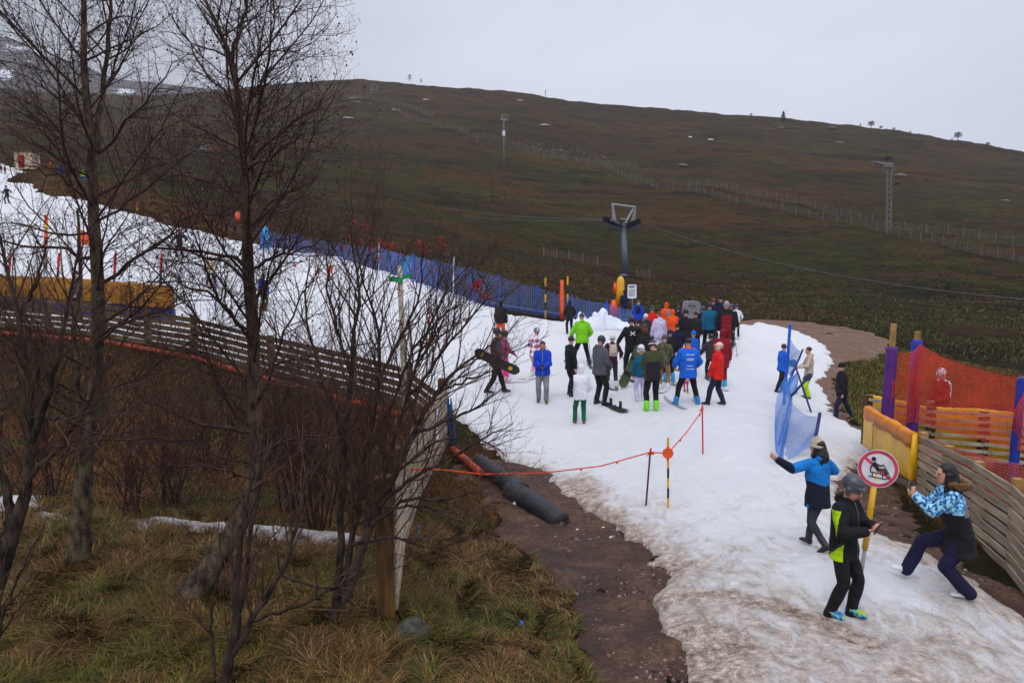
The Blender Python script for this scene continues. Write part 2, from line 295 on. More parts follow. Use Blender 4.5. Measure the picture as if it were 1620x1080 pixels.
# ---------------------------------------------------------------- ground sheets
def setattr_(me, name, arr):
    a = me.attributes.new(name, 'FLOAT', 'POINT'); a.data.foreach_set('value', np.ascontiguousarray(arr, dtype=np.float32).ravel())
def sheet(us, Ys, zf, keep=None):
    """grid in (X/(Y+c), Y) space"""
    U, Y = np.meshgrid(us, Ys); X = U * np.maximum(Y, 6.0); Z = zf(X, Y); nu, ny = len(us), len(Ys)
    idx = np.arange(nu * ny).reshape(ny, nu); Q = np.stack([idx[:-1, :-1], idx[:-1, 1:], idx[1:, 1:], idx[1:, :-1]], -1).reshape(-1, 4)
    if keep is not None:
        k = keep(X, Y).ravel(); Q = Q[k[Q].any(1)]; used = np.unique(Q); m = np.full(nu * ny, -1); m[used] = np.arange(len(used)); Q = m[Q]
        return mesh_np(np.stack([X, Y, Z], -1).reshape(-1, 3)[used], Q), X.ravel()[used], Y.ravel()[used]
    return mesh_np(np.stack([X, Y, Z], -1), Q), X.ravel(), Y.ravel()
class NB:
    def __init__(s, name):
        s.m = bpy.data.materials.new(name); s.m.use_nodes = True; s.nt = s.m.node_tree; s.b = s.nt.nodes['Principled BSDF']; s.geo = s.n('ShaderNodeNewGeometry'); s.pos = s.geo.outputs['Position']
    def n(s, t, **k):
        q = s.nt.nodes.new(t)
        for a, v in k.items(): setattr(q, a, v)
        return q
    def l(s, a, b): s.nt.links.new(a, b)
    def noise(s, scale, detail=5, rough=.6, stretch=(1, 1, 1), dist=0):
        mp = s.n('ShaderNodeMapping'); mp.inputs['Scale'].default_value = stretch; s.l(s.pos, mp.inputs[0])
        q = s.n('ShaderNodeTexNoise'); q.inputs['Scale'].default_value = scale; q.inputs['Detail'].default_value = detail; q.inputs['Roughness'].default_value = rough; q.inputs['Distortion'].default_value = dist; s.l(mp.outputs[0], q.inputs['Vector']); return q.outputs['Fac']
    def ramp(s, src, stops):
        r = s.n('ShaderNodeValToRGB'); e = r.color_ramp.elements
        while len(e) < len(stops): e.new(.5)
        for i, (p, c) in enumerate(stops): e[i].position = p; e[i].color = (*(c if isinstance(c, tuple) else (c, c, c)), 1)
        s.l(src, r.inputs[0]); return r.outputs[0]
    def mix(s, f, a, b):
        q = s.n('ShaderNodeMix', data_type='RGBA')
        for k, v in (('Factor', f), ('A', a), ('B', b)):
            if isinstance(v, (int, float)): q.inputs[k].default_value = v
            elif isinstance(v, tuple): q.inputs[k].default_value = (*v, 1)
            else: s.l(v, q.inputs[k])
        return q.outputs['Result']
    def math(s, op, a, b=0.0):
        q = s.n('ShaderNodeMath', operation=op)
        for i, v in enumerate((a, b)):
            if isinstance(v, (int, float)): q.inputs[i].default_value = v
            else: s.l(v, q.inputs[i])
        return q.outputs[0]
    def attr(s, name): q = s.n('ShaderNodeAttribute'); q.attribute_name = name; return q.outputs['Fac']
    def bump(s, h, strength, dist, prev=None):
        q = s.n('ShaderNodeBump'); q.inputs['Strength'].default_value = strength; q.inputs['Distance'].default_value = dist; s.l(h, q.inputs['Height'])
        if prev: s.l(prev, q.inputs['Normal'])
        return q.outputs[0]
def moor_mat():
    g = NB('moorland'); far = g.attr('far'); brown = g.attr('brown')
    big = g.noise(.022, 9, .68, (.75, 1, 1), dist=.5); mid = g.noise(.09, 9, .74, (.6, 1, 1), dist=.6); fine = g.noise(1.3, 7, .75); tiny = g.noise(9, 5, .7); m3 = g.noise(.4, 8, .8, (.6, 1, 1))
    c = g.ramp(mid, [(.36, srgb(50, 46, 22)), (.42, srgb(88, 92, 28)), (.47, srgb(62, 68, 20)), (.51, srgb(100, 72, 32)), (.56, srgb(70, 52, 34)), (.63, srgb(140, 86, 40))])
    c2 = g.ramp(big, [(.38, srgb(74, 84, 24)), (.46, srgb(66, 70, 24)), (.50, srgb(86, 62, 38)), (.56, srgb(104, 70, 46)), (.62, srgb(74, 60, 40))])
    c = g.mix(g.ramp(m3, [(.42, .2), (.58, .7)]), c, c2)
    zz = g.n('ShaderNodeSeparateXYZ'); g.l(g.pos, zz.inputs[0]); hi_ = g.n('ShaderNodeMapRange'); g.l(zz.outputs['Z'], hi_.inputs[0]); hi_.inputs['From Min'].default_value = 16; hi_.inputs['From Max'].default_value = 62
    c = g.mix(g.math('MULTIPLY', hi_.outputs[0], g.ramp(g.noise(.05, 7, .8, (.5, 1, 1)), [(.38, .25), (.55, .95)])), c, g.ramp(g.noise(.25, 8, .85, (.5, 1, 1)), [(.40, srgb(60, 46, 42)), (.5, srgb(78, 60, 52)), (.60, srgb(104, 80, 62))]))
    c = g.mix(g.ramp(g.noise(.035, 8, .8, (.45, 1, 1), dist=.8), [(.50, 0.0), (.56, .55)]), c, srgb(128, 84, 44)); c = g.mix(g.ramp(g.noise(.055, 8, .8, (.45, 1, 1), dist=.5), [(.42, .6), (.47, 0.0)]), c, srgb(92, 98, 34)); c = g.mix(g.ramp(g.noise(.12, 9, .85, (.4, 1, 1), dist=.6), [(.42, .75), (.49, 0.0)]), c, srgb(30, 27, 17))
    c = g.mix(g.ramp(g.noise(2.2, 8, .85, (.7, 1, 1)), [(.43, .7), (.50, .25), (.57, 0.0)]), c, srgb(24, 22, 13)); c = g.mix(g.ramp(g.noise(.3, 9, .9, (.5, 1, 1), dist=.4), [(.44, .4), (.50, 0.0)]), c, srgb(30, 30, 14))
    c = g.mix(g.ramp(g.noise(.7, 8, .9, (.6, 1, 1)), [(.57, 0.0), (.66, .5)]), c, srgb(130, 102, 74))
    near = g.ramp(g.noise(1.1, 6, .7), [(.3, srgb(38, 34, 16)), (.42, srgb(52, 54, 20)), (.5, srgb(74, 56, 30)), (.6, srgb(50, 44, 20)), (.72, srgb(100, 78, 44))])
    near = g.mix(g.ramp(tiny, [(.4, 0.0), (.65, .8)]), near, srgb(28, 22, 14))
    c = g.mix(far, near, c)
    c = g.mix(brown, c, g.ramp(g.noise(.8, 5, .7), [(.35, srgb(70, 46, 24)), (.6, srgb(118, 84, 48))]))
    c = g.mix(g.ramp(g.noise(.33, 8, .85, (.6, 1, 1)), [(.42, .4), (.5, 0.0)]), c, srgb(34, 32, 18)); c = g.mix(g.ramp(g.noise(.9, 8, .9, (.5, 1, 1)), [(.55, 0.0), (.64, .35)]), c, srgb(104, 84, 58))
    g.l(c, g.b.inputs['Base Color']); g.b.inputs['Roughness'].default_value = .95; g.b.inputs['Specular IOR Level'].default_value = .1
    h = g.bump(fine, 1.0, 1.6); h = g.bump(tiny, .6, .12, h); g.l(h, g.b.inputs['Normal']); return g.m
def snow_mat():
    g = NB('old_snow'); dirt = g.attr('dirt')
    n1 = g.noise(2.6, 8, .74, (1.4, .8, 1), dist=.9); n2 = g.noise(9, 7, .8); n3 = g.noise(.45, 5, .65); n4 = g.noise(38, 3, .7)
    a = g.math('ADD', g.math('MULTIPLY', g.math('SUBTRACT', n1, .5), 1.1), g.math('MULTIPLY', g.math('SUBTRACT', n2, .5), .7)); a = g.math('ADD', a, .5); a = g.math('ADD', a, g.math('MULTIPLY', g.math('SUBTRACT', n3, .5), .35))
    a = g.math('ADD', a, g.math('SUBTRACT', dirt, .5))
    m = g.ramp(a, [(.44, 0.0), (.56, .30), (.68, .75), (.82, 1.0)])
    dc = g.ramp(n2, [(.38, srgb(98, 80, 68)), (.5, srgb(164, 146, 132)), (.62, srgb(212, 198, 188))])
    c = g.mix(m, g.ramp(n3, [(.3, (.63, .64, .665)), (.7, (.69, .70, .72))]), dc)
    sp = g.ramp(g.math('ADD', n4, g.math('MULTIPLY', dirt, .12)), [(.70, 0.0), (.76, 1.0)])
    c = g.mix(g.math('MULTIPLY', sp, g.math('MINIMUM', g.math('MULTIPLY', dirt, 1.2), .8)), c, srgb(70, 52, 46))
    g.l(c, g.b.inputs['Base Color']); g.b.inputs['Roughness'].default_value = .6; g.b.inputs['Specular IOR Level'].default_value = .35
    tr = g.noise(5, 4, .6, (1, .10, 1)); vo = g.n('ShaderNodeTexVoronoi'); vo.inputs['Scale'].default_value = 2.6; vo.feature = 'SMOOTH_F1'; g.l(g.pos, vo.inputs['Vector']); h = g.bump(tr, .35, .05); h = g.bump(g.ramp(vo.outputs['Distance'], [(.12, 0.0), (.34, 1.0)]), .35, .035, h); h = g.bump(n1, .5, .10, h); h = g.bump(n2, .5, .05, h); h = g.bump(n4, .35, .012, h); g.l(h, g.b.inputs['Normal']); return g.m
def mud_mat():
    g = NB('wet_mud'); n1 = g.noise(1.6, 6, .65, dist=.4); n2 = g.noise(14, 6, .75); v = g.n('ShaderNodeTexVoronoi'); v.inputs['Scale'].default_value = 30; g.l(g.pos, v.inputs['Vector'])
    c = g.ramp(n1, [(.34, srgb(48, 31, 22)), (.5, srgb(86, 62, 48)), (.66, srgb(118, 90, 72))]); c = g.mix(g.ramp(n2, [(.42, 0.0), (.62, .75)]), c, srgb(52, 38, 36))
    c = g.mix(g.math('MULTIPLY', g.attr('dry'), .75), c, g.ramp(n2, [(.35, srgb(92, 66, 50)), (.65, srgb(138, 106, 86))])); c = g.mix(g.ramp(v.outputs['Distance'], [(.0, .35), (.25, 0.0)]), c, srgb(128, 104, 96)); g.l(c, g.b.inputs['Base Color'])
    r = g.ramp(n1, [(.35, .3), (.45, .65), (.7, .9)]); g.l(r, g.b.inputs['Roughness']); g.b.inputs['Specular IOR Level'].default_value = .18
    h = g.bump(n1, .4, .08); h = g.bump(n2, .8, .04, h); h = g.bump(v.outputs['Distance'], .4, .01, h); g.l(h, g.b.inputs['Normal']); return g.m
MOOR = moor_mat(); SNOWM = snow_mat(); MUDM = mud_mat()
def build_ground():
    us = np.r_[np.linspace(-2.2, -.85, 40)[:-1], np.linspace(-.85, .85, 640), np.linspace(.85, 2.2, 40)[1:]]
    Ys = np.r_[np.linspace(-12, 5.6, 14), np.exp(np.linspace(math.log(6), math.log(36), 300)), np.exp(np.linspace(math.log(36.5), math.log(700), 420))]
    me, X, Y = sheet(us, Ys, ground_z)
    far = np.clip((Y + fbm(X, Y, 6, 3, 2) * 6 - 36) / 10, 0, 1); setattr_(me, 'far', far); setattr_(me, 'brown', np.clip(sd_poly(X, Y, BROWN) / 2 + .4 + fbm(X, Y, 3, 3, 8) * .6, 0, 1))
    tag(link('ground', me, MOOR), kind='structure')
    # snow
    us = np.linspace(-.82, .80, 760); Ys = np.exp(np.linspace(math.log(5.5), math.log(112), 640))
    kp = lambda X, Y: snow_h(X, Y) > -.06
    me, X, Y = sheet(us, Ys, lambda X, Y: ground_z(X, Y) + np.maximum(snow_h(X, Y), -.12), kp)
    sd = sd_poly(X, Y, SNOW); edge = np.exp(-np.maximum(sd, 0) / (.35 + Y * .012)); right = np.clip((X / Y + .0) * 2.2, 0, 1)
    near = np.clip((13.5 - Y) / 6, 0, 1) ** 1.2
    d = .28 + .28 * near + .34 * edge * np.clip((24 - Y) / 8, .12, 1) + .08 * np.clip((20 - Y) / 8, 0, 1) - .16 * np.clip((Y - 20) / 15, 0, 1)
    d -= .5 * np.exp(-((X - MND[0]) ** 2 + (Y - MND[1]) ** 2) / .3)
    q = at(1175, 800)
    
    for pl, wd, am in (([(1085, 945), (1150, 940), (1215, 955), (1300, 985), (1370, 1020)], .16, .30), ([(1085, 1040), (1110, 1020), (1120, 1060)], .30, .5), ([(1060, 750), (1085, 790), (1075, 800)], .2, 0), ([(900, 765), (940, 800), (1000, 840)], .22, .2), ([(925, 750), (945, 775)], .3, .22)):
        pw = [at(*a) for a in pl]; dm = np.full(X.shape, 9.0)
        for a, b in zip(pw[:-1], pw[1:]):
            ex, ey = b.x - a.x, b.y - a.y; t = np.clip(((X - a.x) * ex + (Y - a.y) * ey) / (ex * ex + ey * ey), 0, 1); dm = np.minimum(dm, np.hypot(X - a.x - t * ex, Y - a.y - t * ey))
        d += am * np.exp(-(dm / wd) ** 2) * (.5 + vnoise(X / .12, Y / .12, 3))
    setattr_(me, 'dirt', np.clip(d, 0, 1)); tag(link('snow', me, SNOWM), kind='structure')
    # mud track
    us = np.linspace(-.15, .85, 520); Ys = np.exp(np.linspace(math.log(5.5), math.log(46), 480))
    mh = lambda X, Y: np.clip((sd_poly(X, Y, MUD) + fbm(X, Y, .8, 4, 51) * .35) * .25, -.1, .02) + fbm(X, Y, .45, 4, 61) * .032 + fbm(X, Y, .12, 2, 63) * .014
    me, X, Y = sheet(us, Ys, lambda X, Y: ground_z(X, Y) + mh(X, Y), lambda X, Y: mh(X, Y) > -.05)
    setattr_(me, 'dry', np.clip((Y - 17) / 10, 0, 1)); tag(link('mud_track', me, MUDM), kind='structure')
    # far mountain and the shoulder behind the near hill
    us = np.linspace(-1.5, .1, 160); Ys = np.linspace(900, 2000, 60)
    def mz(X, Y):
        u = X / Y; h = np.interp(u, [-1.5, -.9, -.66, -.6, -.56, -.52, -.48, -.3, .1], [560, 500, 372, 345, 318, 300, 283, 262, 120]) * 1.0
        r = 1 - ((Y - 1400) / 600) ** 2; return ZC + (h - 0) * np.clip(r, -.2, 1) + fbm(X, Y, 130, 5, 71) * 14
    me, X, Y = sheet(us, Ys, mz)
    g = NB('mountain'); n = g.noise(.012, 7, .7, (1, .6, 2.2)); z = g.n('ShaderNodeSeparateXYZ'); g.l(g.pos, z.inputs[0]); hz = g.n('ShaderNodeMapRange'); g.l(z.outputs['Z'], hz.inputs[0]); hz.inputs['From Min'].default_value = 230; hz.inputs['From Max'].default_value = 380; hz.inputs['To Min'].default_value = 0; hz.inputs['To Max'].default_value = .16
    c = g.mix(g.ramp(g.math('ADD', n, hz.outputs[0]), [(.585, 0.0), (.63, 1.0)]), g.ramp(g.noise(.02, 5), [(.3, srgb(54, 48, 46)), (.7, srgb(72, 64, 58))]), (.75, .78, .84)); g.l(c, g.b.inputs['Base Color']); g.b.inputs['Roughness'].default_value = .95
    tag(link('far_hills', me, g.m), kind='structure')
build_ground()
# ---------------------------------------------------------------- people
def V3(*a): return Vector(a)
def bone2(a, t, l1, l2, hint):
    a = Vector(a); t = Vector(t); d = t - a; L = d.length
    if L > (l1 + l2) * .999: t = a + d * ((l1 + l2) * .999 / L); d = t - a; L = d.length
    L = max(L, abs(l1 - l2) + .005); x = (l1 * l1 - l2 * l2 + L * L) / (2 * L); h = math.sqrt(max(l1 * l1 - x * x, 0)); n = d.normalized()
    hv = Vector(hint); hv = hv - n * hv.dot(n); hv = hv.normalized() if hv.length > 1e-4 else Vector((0, 0, 1)); return a + n * x + hv * h, t
def lerp(a, b, t): return Vector(a) * (1 - t) + Vector(b) * t
# poses in units of body height; x right, y forward, z up
POSE = dict(
    stand=dict(lh=(-.15, .03, .47), rh=(.15, .03, .47), lf=(-.065, .0, .045), rf=(.065, .01, .045)),
    shift=dict(lh=(-.14, .08, .50), rh=(.16, .0, .47), lf=(-.085, .04, .045), rf=(.06, -.02, .045), head=(15, -8)),
    pockets=dict(lh=(-.135, .09, .53), rh=(.135, .09, .53), lf=(-.07, .0, .045), rf=(.075, .02, .045), elb=1.6),
    walk=dict(lh=(-.14, -.08, .50), rh=(.14, .12, .52), lf=(-.05, .15, .045), rf=(.05, -.15, .06), lean=(0, .05)),
    phone=dict(lh=(-.035, .19, .66), rh=(.035, .19, .66), lf=(-.07, .03, .045), rf=(.07, -.02, .045), head=(0, -35)),
    poles=dict(lh=(-.19, .15, .56), rh=(.19, .15, .56), lf=(-.08, .0, .045), rf=(.08, .0, .045), lean=(0, .04)),
    wide=dict(lh=(-.17, .14, .56), rh=(.17, .14, .56), lf=(-.17, .0, .045), rf=(.16, .0, .045), pel=(0, -.01, .50), lean=(0, .06)),
    ride=dict(lh=(-.26, .06, .56), rh=(.27, .04, .58), lf=(-.15, .04, .045), rf=(.13, -.03, .045), pel=(0, -.02, .46), lean=(0, .12)),
    front=dict(lh=(-.06, .15, .58), rh=(.07, .15, .57), lf=(-.07, .0, .045), rf=(.07, .03, .045), head=(0, -20)))
def hand_prims(mb, W, d, pn, H, curl, side, sc=1.0):
    """palm, four fingers of different lengths and a thumb leaving the side of the palm"""
    d = d.normalized(); pn = (pn - d * pn.dot(d)).normalized(); s = d.cross(pn).normalized() * side
    K = H * sc
    mb.loft([(W - d * .008 * K, s, pn, .012 * K, .011 * K), (W + d * .012 * K, s, pn, .019 * K, .011 * K), (W + d * .034 * K, s, pn, .024 * K, .0105 * K), (W + d * .054 * K, s, pn, .023 * K, .009 * K)], 12)
    for j, (o, l) in enumerate([(-1.5, .8), (-.5, .97), (.5, 1.0), (1.5, .9)]):
        r0 = W + d * .050 * K + s * (-o) * .0125 * K; c1 = rad(curl * .5 + j * 3); c2 = rad(curl * 1.2 + 10)
        d1 = d * math.cos(c1) + pn * math.sin(c1) - s * o * .05; d2 = d * math.cos(c2) + pn * math.sin(c2)
        m = r0 + d1 * .024 * l * K; e = m + d2 * .021 * l * K
        mb.cap(r0, m, .0066 * K, .006 * K, 8); mb.cap(m, e, .006 * K, .0050 * K, 8)
    t0 = W + d * .014 * K + s * .017 * K; dt = (d * .7 + s * .55 + pn * .5).normalized(); m = t0 + dt * .022 * K; e = m + (d * .8 + pn * .5).normalized() * .018 * K
    mb.cap(t0, m, .0085 * K, .0072 * K, 8); mb.cap(m, e, .0070 * K, .0056 * K, 8)
PEOPLE = {}
def person(key, x, yf, yh, yaw, top, bot, boot, head, label, pose='stand', group=None, **k):
    p0 = at(x, yf)
    if 'Y' in k: p0 = base_at(x, k['Y'])
    if yh is not None:
        s = pix(x, yh)[1]; H = (ZC + s * p0.y - p0.z) / k.get('top', 1.02)
    else: H = k['H']
    q = dict(pel=(0, 0, .505), lean=(0, .0), head=(0, -5), elb=1.0, knee=1.0); q.update(POSE[pose]); q.update(k.get('q', {}))
    hi = k.get('hi', 0); vx = {0: .020 if p0.y > 26 else .014, 1: .0085}[hi]
    root = empty('person', p0, rad(yaw)) if False else None
    kid = k.get('kid', 1.0); bulk = k.get('bulk', 1.0) * 1.06
    P = Vector(q['pel']) * H; sp = Vector((q['lean'][0], q['lean'][1], 1)).normalized(); sd = Vector((1, 0, 0)); sy = q.get('twist', 0); sr = Vector((math.cos(rad(sy)), math.sin(rad(sy)), 0)); sr = (sr - sp * sr.dot(sp)).normalized(); sf = sp.cross(sr).normalized()
    pf = Vector((0, 1, 0)); C = P + sp * .19 * H; S0 = P + sp * .295 * H; NK = P + sp * .345 * H
    sh = {'l': S0 - sr * .098 * H, 'r': S0 + sr * .098 * H}
    el, wr, hd = {}, {}, {}
    for c, sgn in (('l', -1), ('r', 1)):
        t = Vector(q[c + 'h']) * H; hint = Vector(q.get(c + 'e', (sgn * .7 * q['elb'], -.8, -.5))); el[c], wr[c] = bone2(sh[c], t, .168 * H, .150 * H, hint); hd[c] = (wr[c] - el[c]).normalized()
    hp = {'l': P + Vector((-.05, 0, -.01)) * H, 'r': P + Vector((.05, 0, -.01)) * H}; kn, an = {}, {}
    for c in 'lr':
        kn[c], an[c] = bone2(hp[c], Vector(q[c + 'f']) * H, .238 * H, .232 * H, Vector(q.get(c + 'k', (-.15 if c == 'l' else .15, 1, 0))))
    hy, hpi = q['head']; A = rad(hy); B = rad(hpi); fw = (sf * math.cos(A) - sr * math.sin(A)); fw = Vector((fw.x, fw.y, 0)).normalized(); rt = fw.cross(Vector((0, 0, 1))); f2 = fw * math.cos(B) + Vector((0, 0, 1)) * math.sin(B); up = rt.cross(f2).normalized(); hk = kid * H
    HC = NK + sp * .018 * H + up * .068 * hk + f2 * .008 * H
    # body: one continuous surface
    b = MB()
    HS = [(-1.0, .013, .015, .024), (-.84, .026, .030, .013), (-.55, .036, .042, .005), (-.15, .0415, .050, .0), (.25, .0435, .0535, -.003), (.6, .0385, .048, -.004), (.86, .025, .031, -.004), (1.0, .008, .01, -.004)]
    def headloft(m, sc=1.0, back=0.0, lo=-1.1, uo=0, mi=0, wide=1.0):
        m.loft([(HC + up * (u * .068 * hk * sc + uo * hk) + f2 * (cy - back) * hk, rt, f2, rx * sc * hk * wide, ry * sc * hk) for u, rx, ry, cy in HS if u >= lo], 18, mi)
    headloft(b)
    b.cap(HC + f2 * .050 * hk + up * .012 * hk, HC + f2 * .0585 * hk - up * .016 * hk, .0045 * hk, .0075 * hk, 8)
    b.cap(HC + f2 * .040 * hk - up * .034 * hk, HC + f2 * .044 * hk - up * .036 * hk, .012 * hk, .010 * hk, 8)
    for s_ in (-1, 1):
        b.cap(HC + rt * s_ * .042 * hk + up * .006 * hk, HC + rt * s_ * .045 * hk - up * .014 * hk, .008 * hk, .006 * hk, 6); b.cap(HC + f2 * .045 * hk + rt * s_ * .01 * hk + up * .017 * hk, HC + f2 * .041 * hk + rt * s_ * .026 * hk + up * .016 * hk, .0075 * hk, .006 * hk, 6)
    b.cap(NK - sp * .02 * H, HC - up * .04 * hk - f2 * .008 * H, .030 * H, .028 * H)
    b.loft([(P - Vector((0, 0, .04)) * H, sd, pf, .07 * H, .055 * H), (P + sp * .06 * H, sr, sf, .075 * H, .055 * H), (C, sr, sf, .085 * H, .06 * H), (S0, sr, sf, .09 * H, .045 * H), (NK, sr, sf, .03 * H, .03 * H)])
    for c in 'lr':
        b.cap(sh[c], el[c], .030 * H, .024 * H); b.cap(el[c], wr[c], .024 * H, .0155 * H)
        b.cap(hp[c], kn[c], .048 * H, .034 * H); b.cap(kn[c], an[c], .034 * H, .024 * H); b.cap(an[c], an[c] + Vector((0, .02, -.005)) * H, .020 * H, .014 * H)
        pn = Vector(q.get(c + 'p', (1 if c == 'l' else -1, .2, 0))); hand_prims(b, wr[c], Vector(q.get(c + 'd', hd[c])), pn, H * .95, q.get('curl', 35), 1 if c == 'l' else -1)
    root = remesh(b, vx * (.6 if hi else 1), 'person', [k.get('skin', SKIN)], None, 1); root.location = p0; root.rotation_euler = (0, 0, rad(yaw))
    tag(root, label, 'person', group)
    # jacket
    hem = k.get('hem', -.055); j = MB(); B_ = bulk * H; ctr = MB()
    hz = P + Vector((0, 0, hem * H)); fl = k.get('flare', 1.0)
    j.loft([(hz, sd, pf, .098 * B_ * fl, .082 * B_ * fl), (P + Vector((0, 0, .0)), sd, pf, .100 * B_, .080 * B_), (P + sp * .08 * H, sr, sf, .094 * B_, .074 * B_), (C, sr, sf, .104 * B_, .079 * B_), (P + sp * .265 * H, sr, sf, .104 * B_, .072 * B_), (S0 + sp * .02 * H, sr, sf, .078 * B_, .056 * B_), (NK - sp * .002 * H, sr, sf, .042 * B_, .044 * B_), (NK + sp * .022 * H, sr, sf, .036 * B_, .038 * B_)], 18)
    sb = k.get('sleeve', 1.0) * bulk
    for c in 'lr':
        j.cap(sh[c] - (sh[c] - S0) * .1, el[c], .044 * H * sb, .036 * H * sb); j.cap(el[c], wr[c] - hd[c] * .006 * H, .037 * H * sb, .029 * H * sb)
    if k.get('hood') == 'down': j.loft([(NK - sf * .040 * H - sp * .035 * H, sr, sf, .035 * H, .018 * H), (NK - sf * .052 * H - sp * .01 * H, sr, sf, .055 * H, .028 * H), (NK - sf * .045 * H + sp * .018 * H, sr, sf, .052 * H, .030 * H), (NK - sf * .03 * H + sp * .035 * H, sr, sf, .04 * H, .02 * H)], 12)
    if k.get('hood') == 'up':
        headloft(j, 1.22, .016 if hi else .022, -1.0, .004); j.cap(NK, HC - f2 * .02 * H - up * .02 * H, .045 * H, .048 * H)
    tm = top if isinstance(top, (list, tuple)) else [top]; tm = [CL[t] if isinstance(t, str) else t for t in tm]
    jp = k.get('paint'); pf_ = (lambda c: jp(c / H)) if jp else None
    jo = remesh(j, vx, k.get('topname', 'jacket'), tm, root, 2, pf_); wrinkle(jo, .0045 * H, 15 / H)
    if k.get('zip'):
        zb = MB(); Z_ = [(P + Vector((0, 0, (hem + .01) * H)), .083), (P, .081), (P + sp * .08 * H, .0745), (C, .080), (P + sp * .265 * H, .073), (S0 + sp * .02 * H, .057), (NK, .045)]; zb.tube([c_ + (pf if i_ < 2 else sf) * (r_ * B_ + .002) for i_, (c_, r_) in enumerate(Z_)], .0045 * H, 6); zb.build('zip', [P_[k['zip']]], root, True)
    # trousers
    t = MB(); bg = k.get('baggy', 1.0); n_ = bg * H
    t.loft([(P - Vector((0, 0, .075)) * H, sd, pf, .082 * n_, .066 * n_), (P - Vector((0, 0, .02)) * H, sd, pf, .09 * n_, .070 * n_), (P + sp * .035 * H, sd, pf, .084 * n_, .066 * n_)], 16)
    for c in 'lr':
        ab = an[c] + (kn[c] - an[c]).normalized() * k.get('cuff', .02) * H
        t.cap(hp[c] - Vector((0, 0, .012)) * H, kn[c], .058 * n_, .043 * n_); t.cap(kn[c], ab, .043 * n_, .034 * k.get('fl', 1.12) * n_)
    to = remesh(t, vx, 'trousers', [CL[bot] if isinstance(bot, str) else bot], root, 2, (lambda c: k['tpaint'](c / H)) if 'tpaint' in k else None); wrinkle(to, .0035 * H, 16 / H)
    if 'tmat2' in k: to.data.materials.append(CL[k['tmat2']])
    # boots
    bm = P_[boot] if isinstance(boot, str) and boot in P_ else CL[boot]; ski = k.get('ski'); big = 1.25 if k.get('skiboot') or ski else 1.0
    for c, sgn in (('l', -1), ('r', 1)):
        fy = rad(q.get(c + 'y', -sgn * -8)); fd = Vector((math.sin(fy), math.cos(fy), q.get(c + 't', 0))).normalized(); a = an[c]; m = MB(); rs = fd.cross(Vector((0, 0, 1))).normalized(); fu = rs.cross(fd).normalized(); z0 = a - fu * .045 * H
        def sec(f, w, h0, h1): return (z0 + fd * f * H + fu * (h0 + h1) / 2 * H, rs, fu, w * H, (h1 - h0) / 2 * H)
        m.loft([sec(-.043, .014, .008, .04), sec(-.034, .024 * big, 0, .062), sec(0, .026 * big, .0, .066), sec(.035, .026 * big, 0, .052), sec(.075, .029 * big, 0, .038 * big), (sec(.100, .022 * big, .001, .030)), sec(.110, .010, .006, .020)], 12)
        sk = (kn[c] - a).normalized(); m.cap(a - sk * .0 + fd * -.004 * H, a + sk * k.get('boothi', .045) * big * H, .031 * big * H, .034 * big * H)
        remesh(m, vx * .8, 'ski_boot' if big > 1 else 'shoe', [bm], root, 1)
        if ski:
            l = MB(); L_ = k.get('skilen', .85) * H; zz = z0 + fu * .006 * H
            pts = [(-.42, 0, .9), (-.35, 0, 1), (.0, 0, .85), (.38, 0, 1.05), (.46, .012, 1.0), (.52, .035, .7), (.55, .06, .25)]
            l.rings([[zz + fd * y * L_ + fu * z * L_ + rs * s_ * .032 * w * H + fu * h for s_, h in ((-1, -.006), (1, -.006), (1, .006), (-1, .006))] for y, z, w in pts]); l.build('ski', [P_[k.get('skicol', 'white')]], root)
    # gloves
    if k.get('glove'):
        for c in 'lr':
            g = MB(); pn = Vector(q.get(c + 'p', (1 if c == 'l' else -1, .2, 0))); hand_prims(g, wr[c], Vector(q.get(c + 'd', hd[c])), pn, H, q.get('curl', 40), 1 if c == 'l' else -1, 1.22); g.cap(wr[c] - hd[c] * .012 * H, wr[c] + hd[c] * .01 * H, .026 * H, .022 * H)
            remesh(g, vx * .7, 'glove', [P_[k['glove']] if k['glove'] in P_ else CL[k['glove']]], root, 1)
    # head wear
    def shell(name, m_, sc, back, lo, uo=0.0, rim=0.0, wide=1.0, extra=None, n_=None):
        h = MB(); headloft(h, sc, back, lo, uo, wide=wide)
        if extra: extra(h)
        o = h.build(name, [m_], root, True); 
        return o
    def hat_dome(name, m_, sc, u0=.12, back=.004, rim=.0, rimmat=None, tall=1.0):
        prof = [(u0, 1.0), (u0 + .25, 1.0), (.55, .90), (.8, .70), (1.0, .42), (1.08, .12)]; h = MB()
        rx, ry = .0445 * sc, .0545 * sc
        h.loft([(HC + up * (u0 + (u - u0) * tall) * .068 * hk * sc - f2 * back * hk, rt, f2, rx * s_ * hk, ry * s_ * hk) for u, s_ in prof], 18)
        if rim: h.loft([(HC + up * (u0 * .068 * sc + dz) * hk - f2 * back * hk, rt, f2, (rx + rim * w) * hk, (ry + rim * w) * hk) for dz, w in ((-.006, .5), (0, 1), (.014, 1), (.02, .4))], 18)
        return h.build(name, [m_], root, True)
    kind = head if isinstance(head, str) else head[0]; hc = head[1] if not isinstance(head, str) else None
    hm = (P_.get(hc) if kind == 'helmet' and hc in P_ else CL.get(hc)) if hc else None
    hairm = k.get('hair', HAIRD)
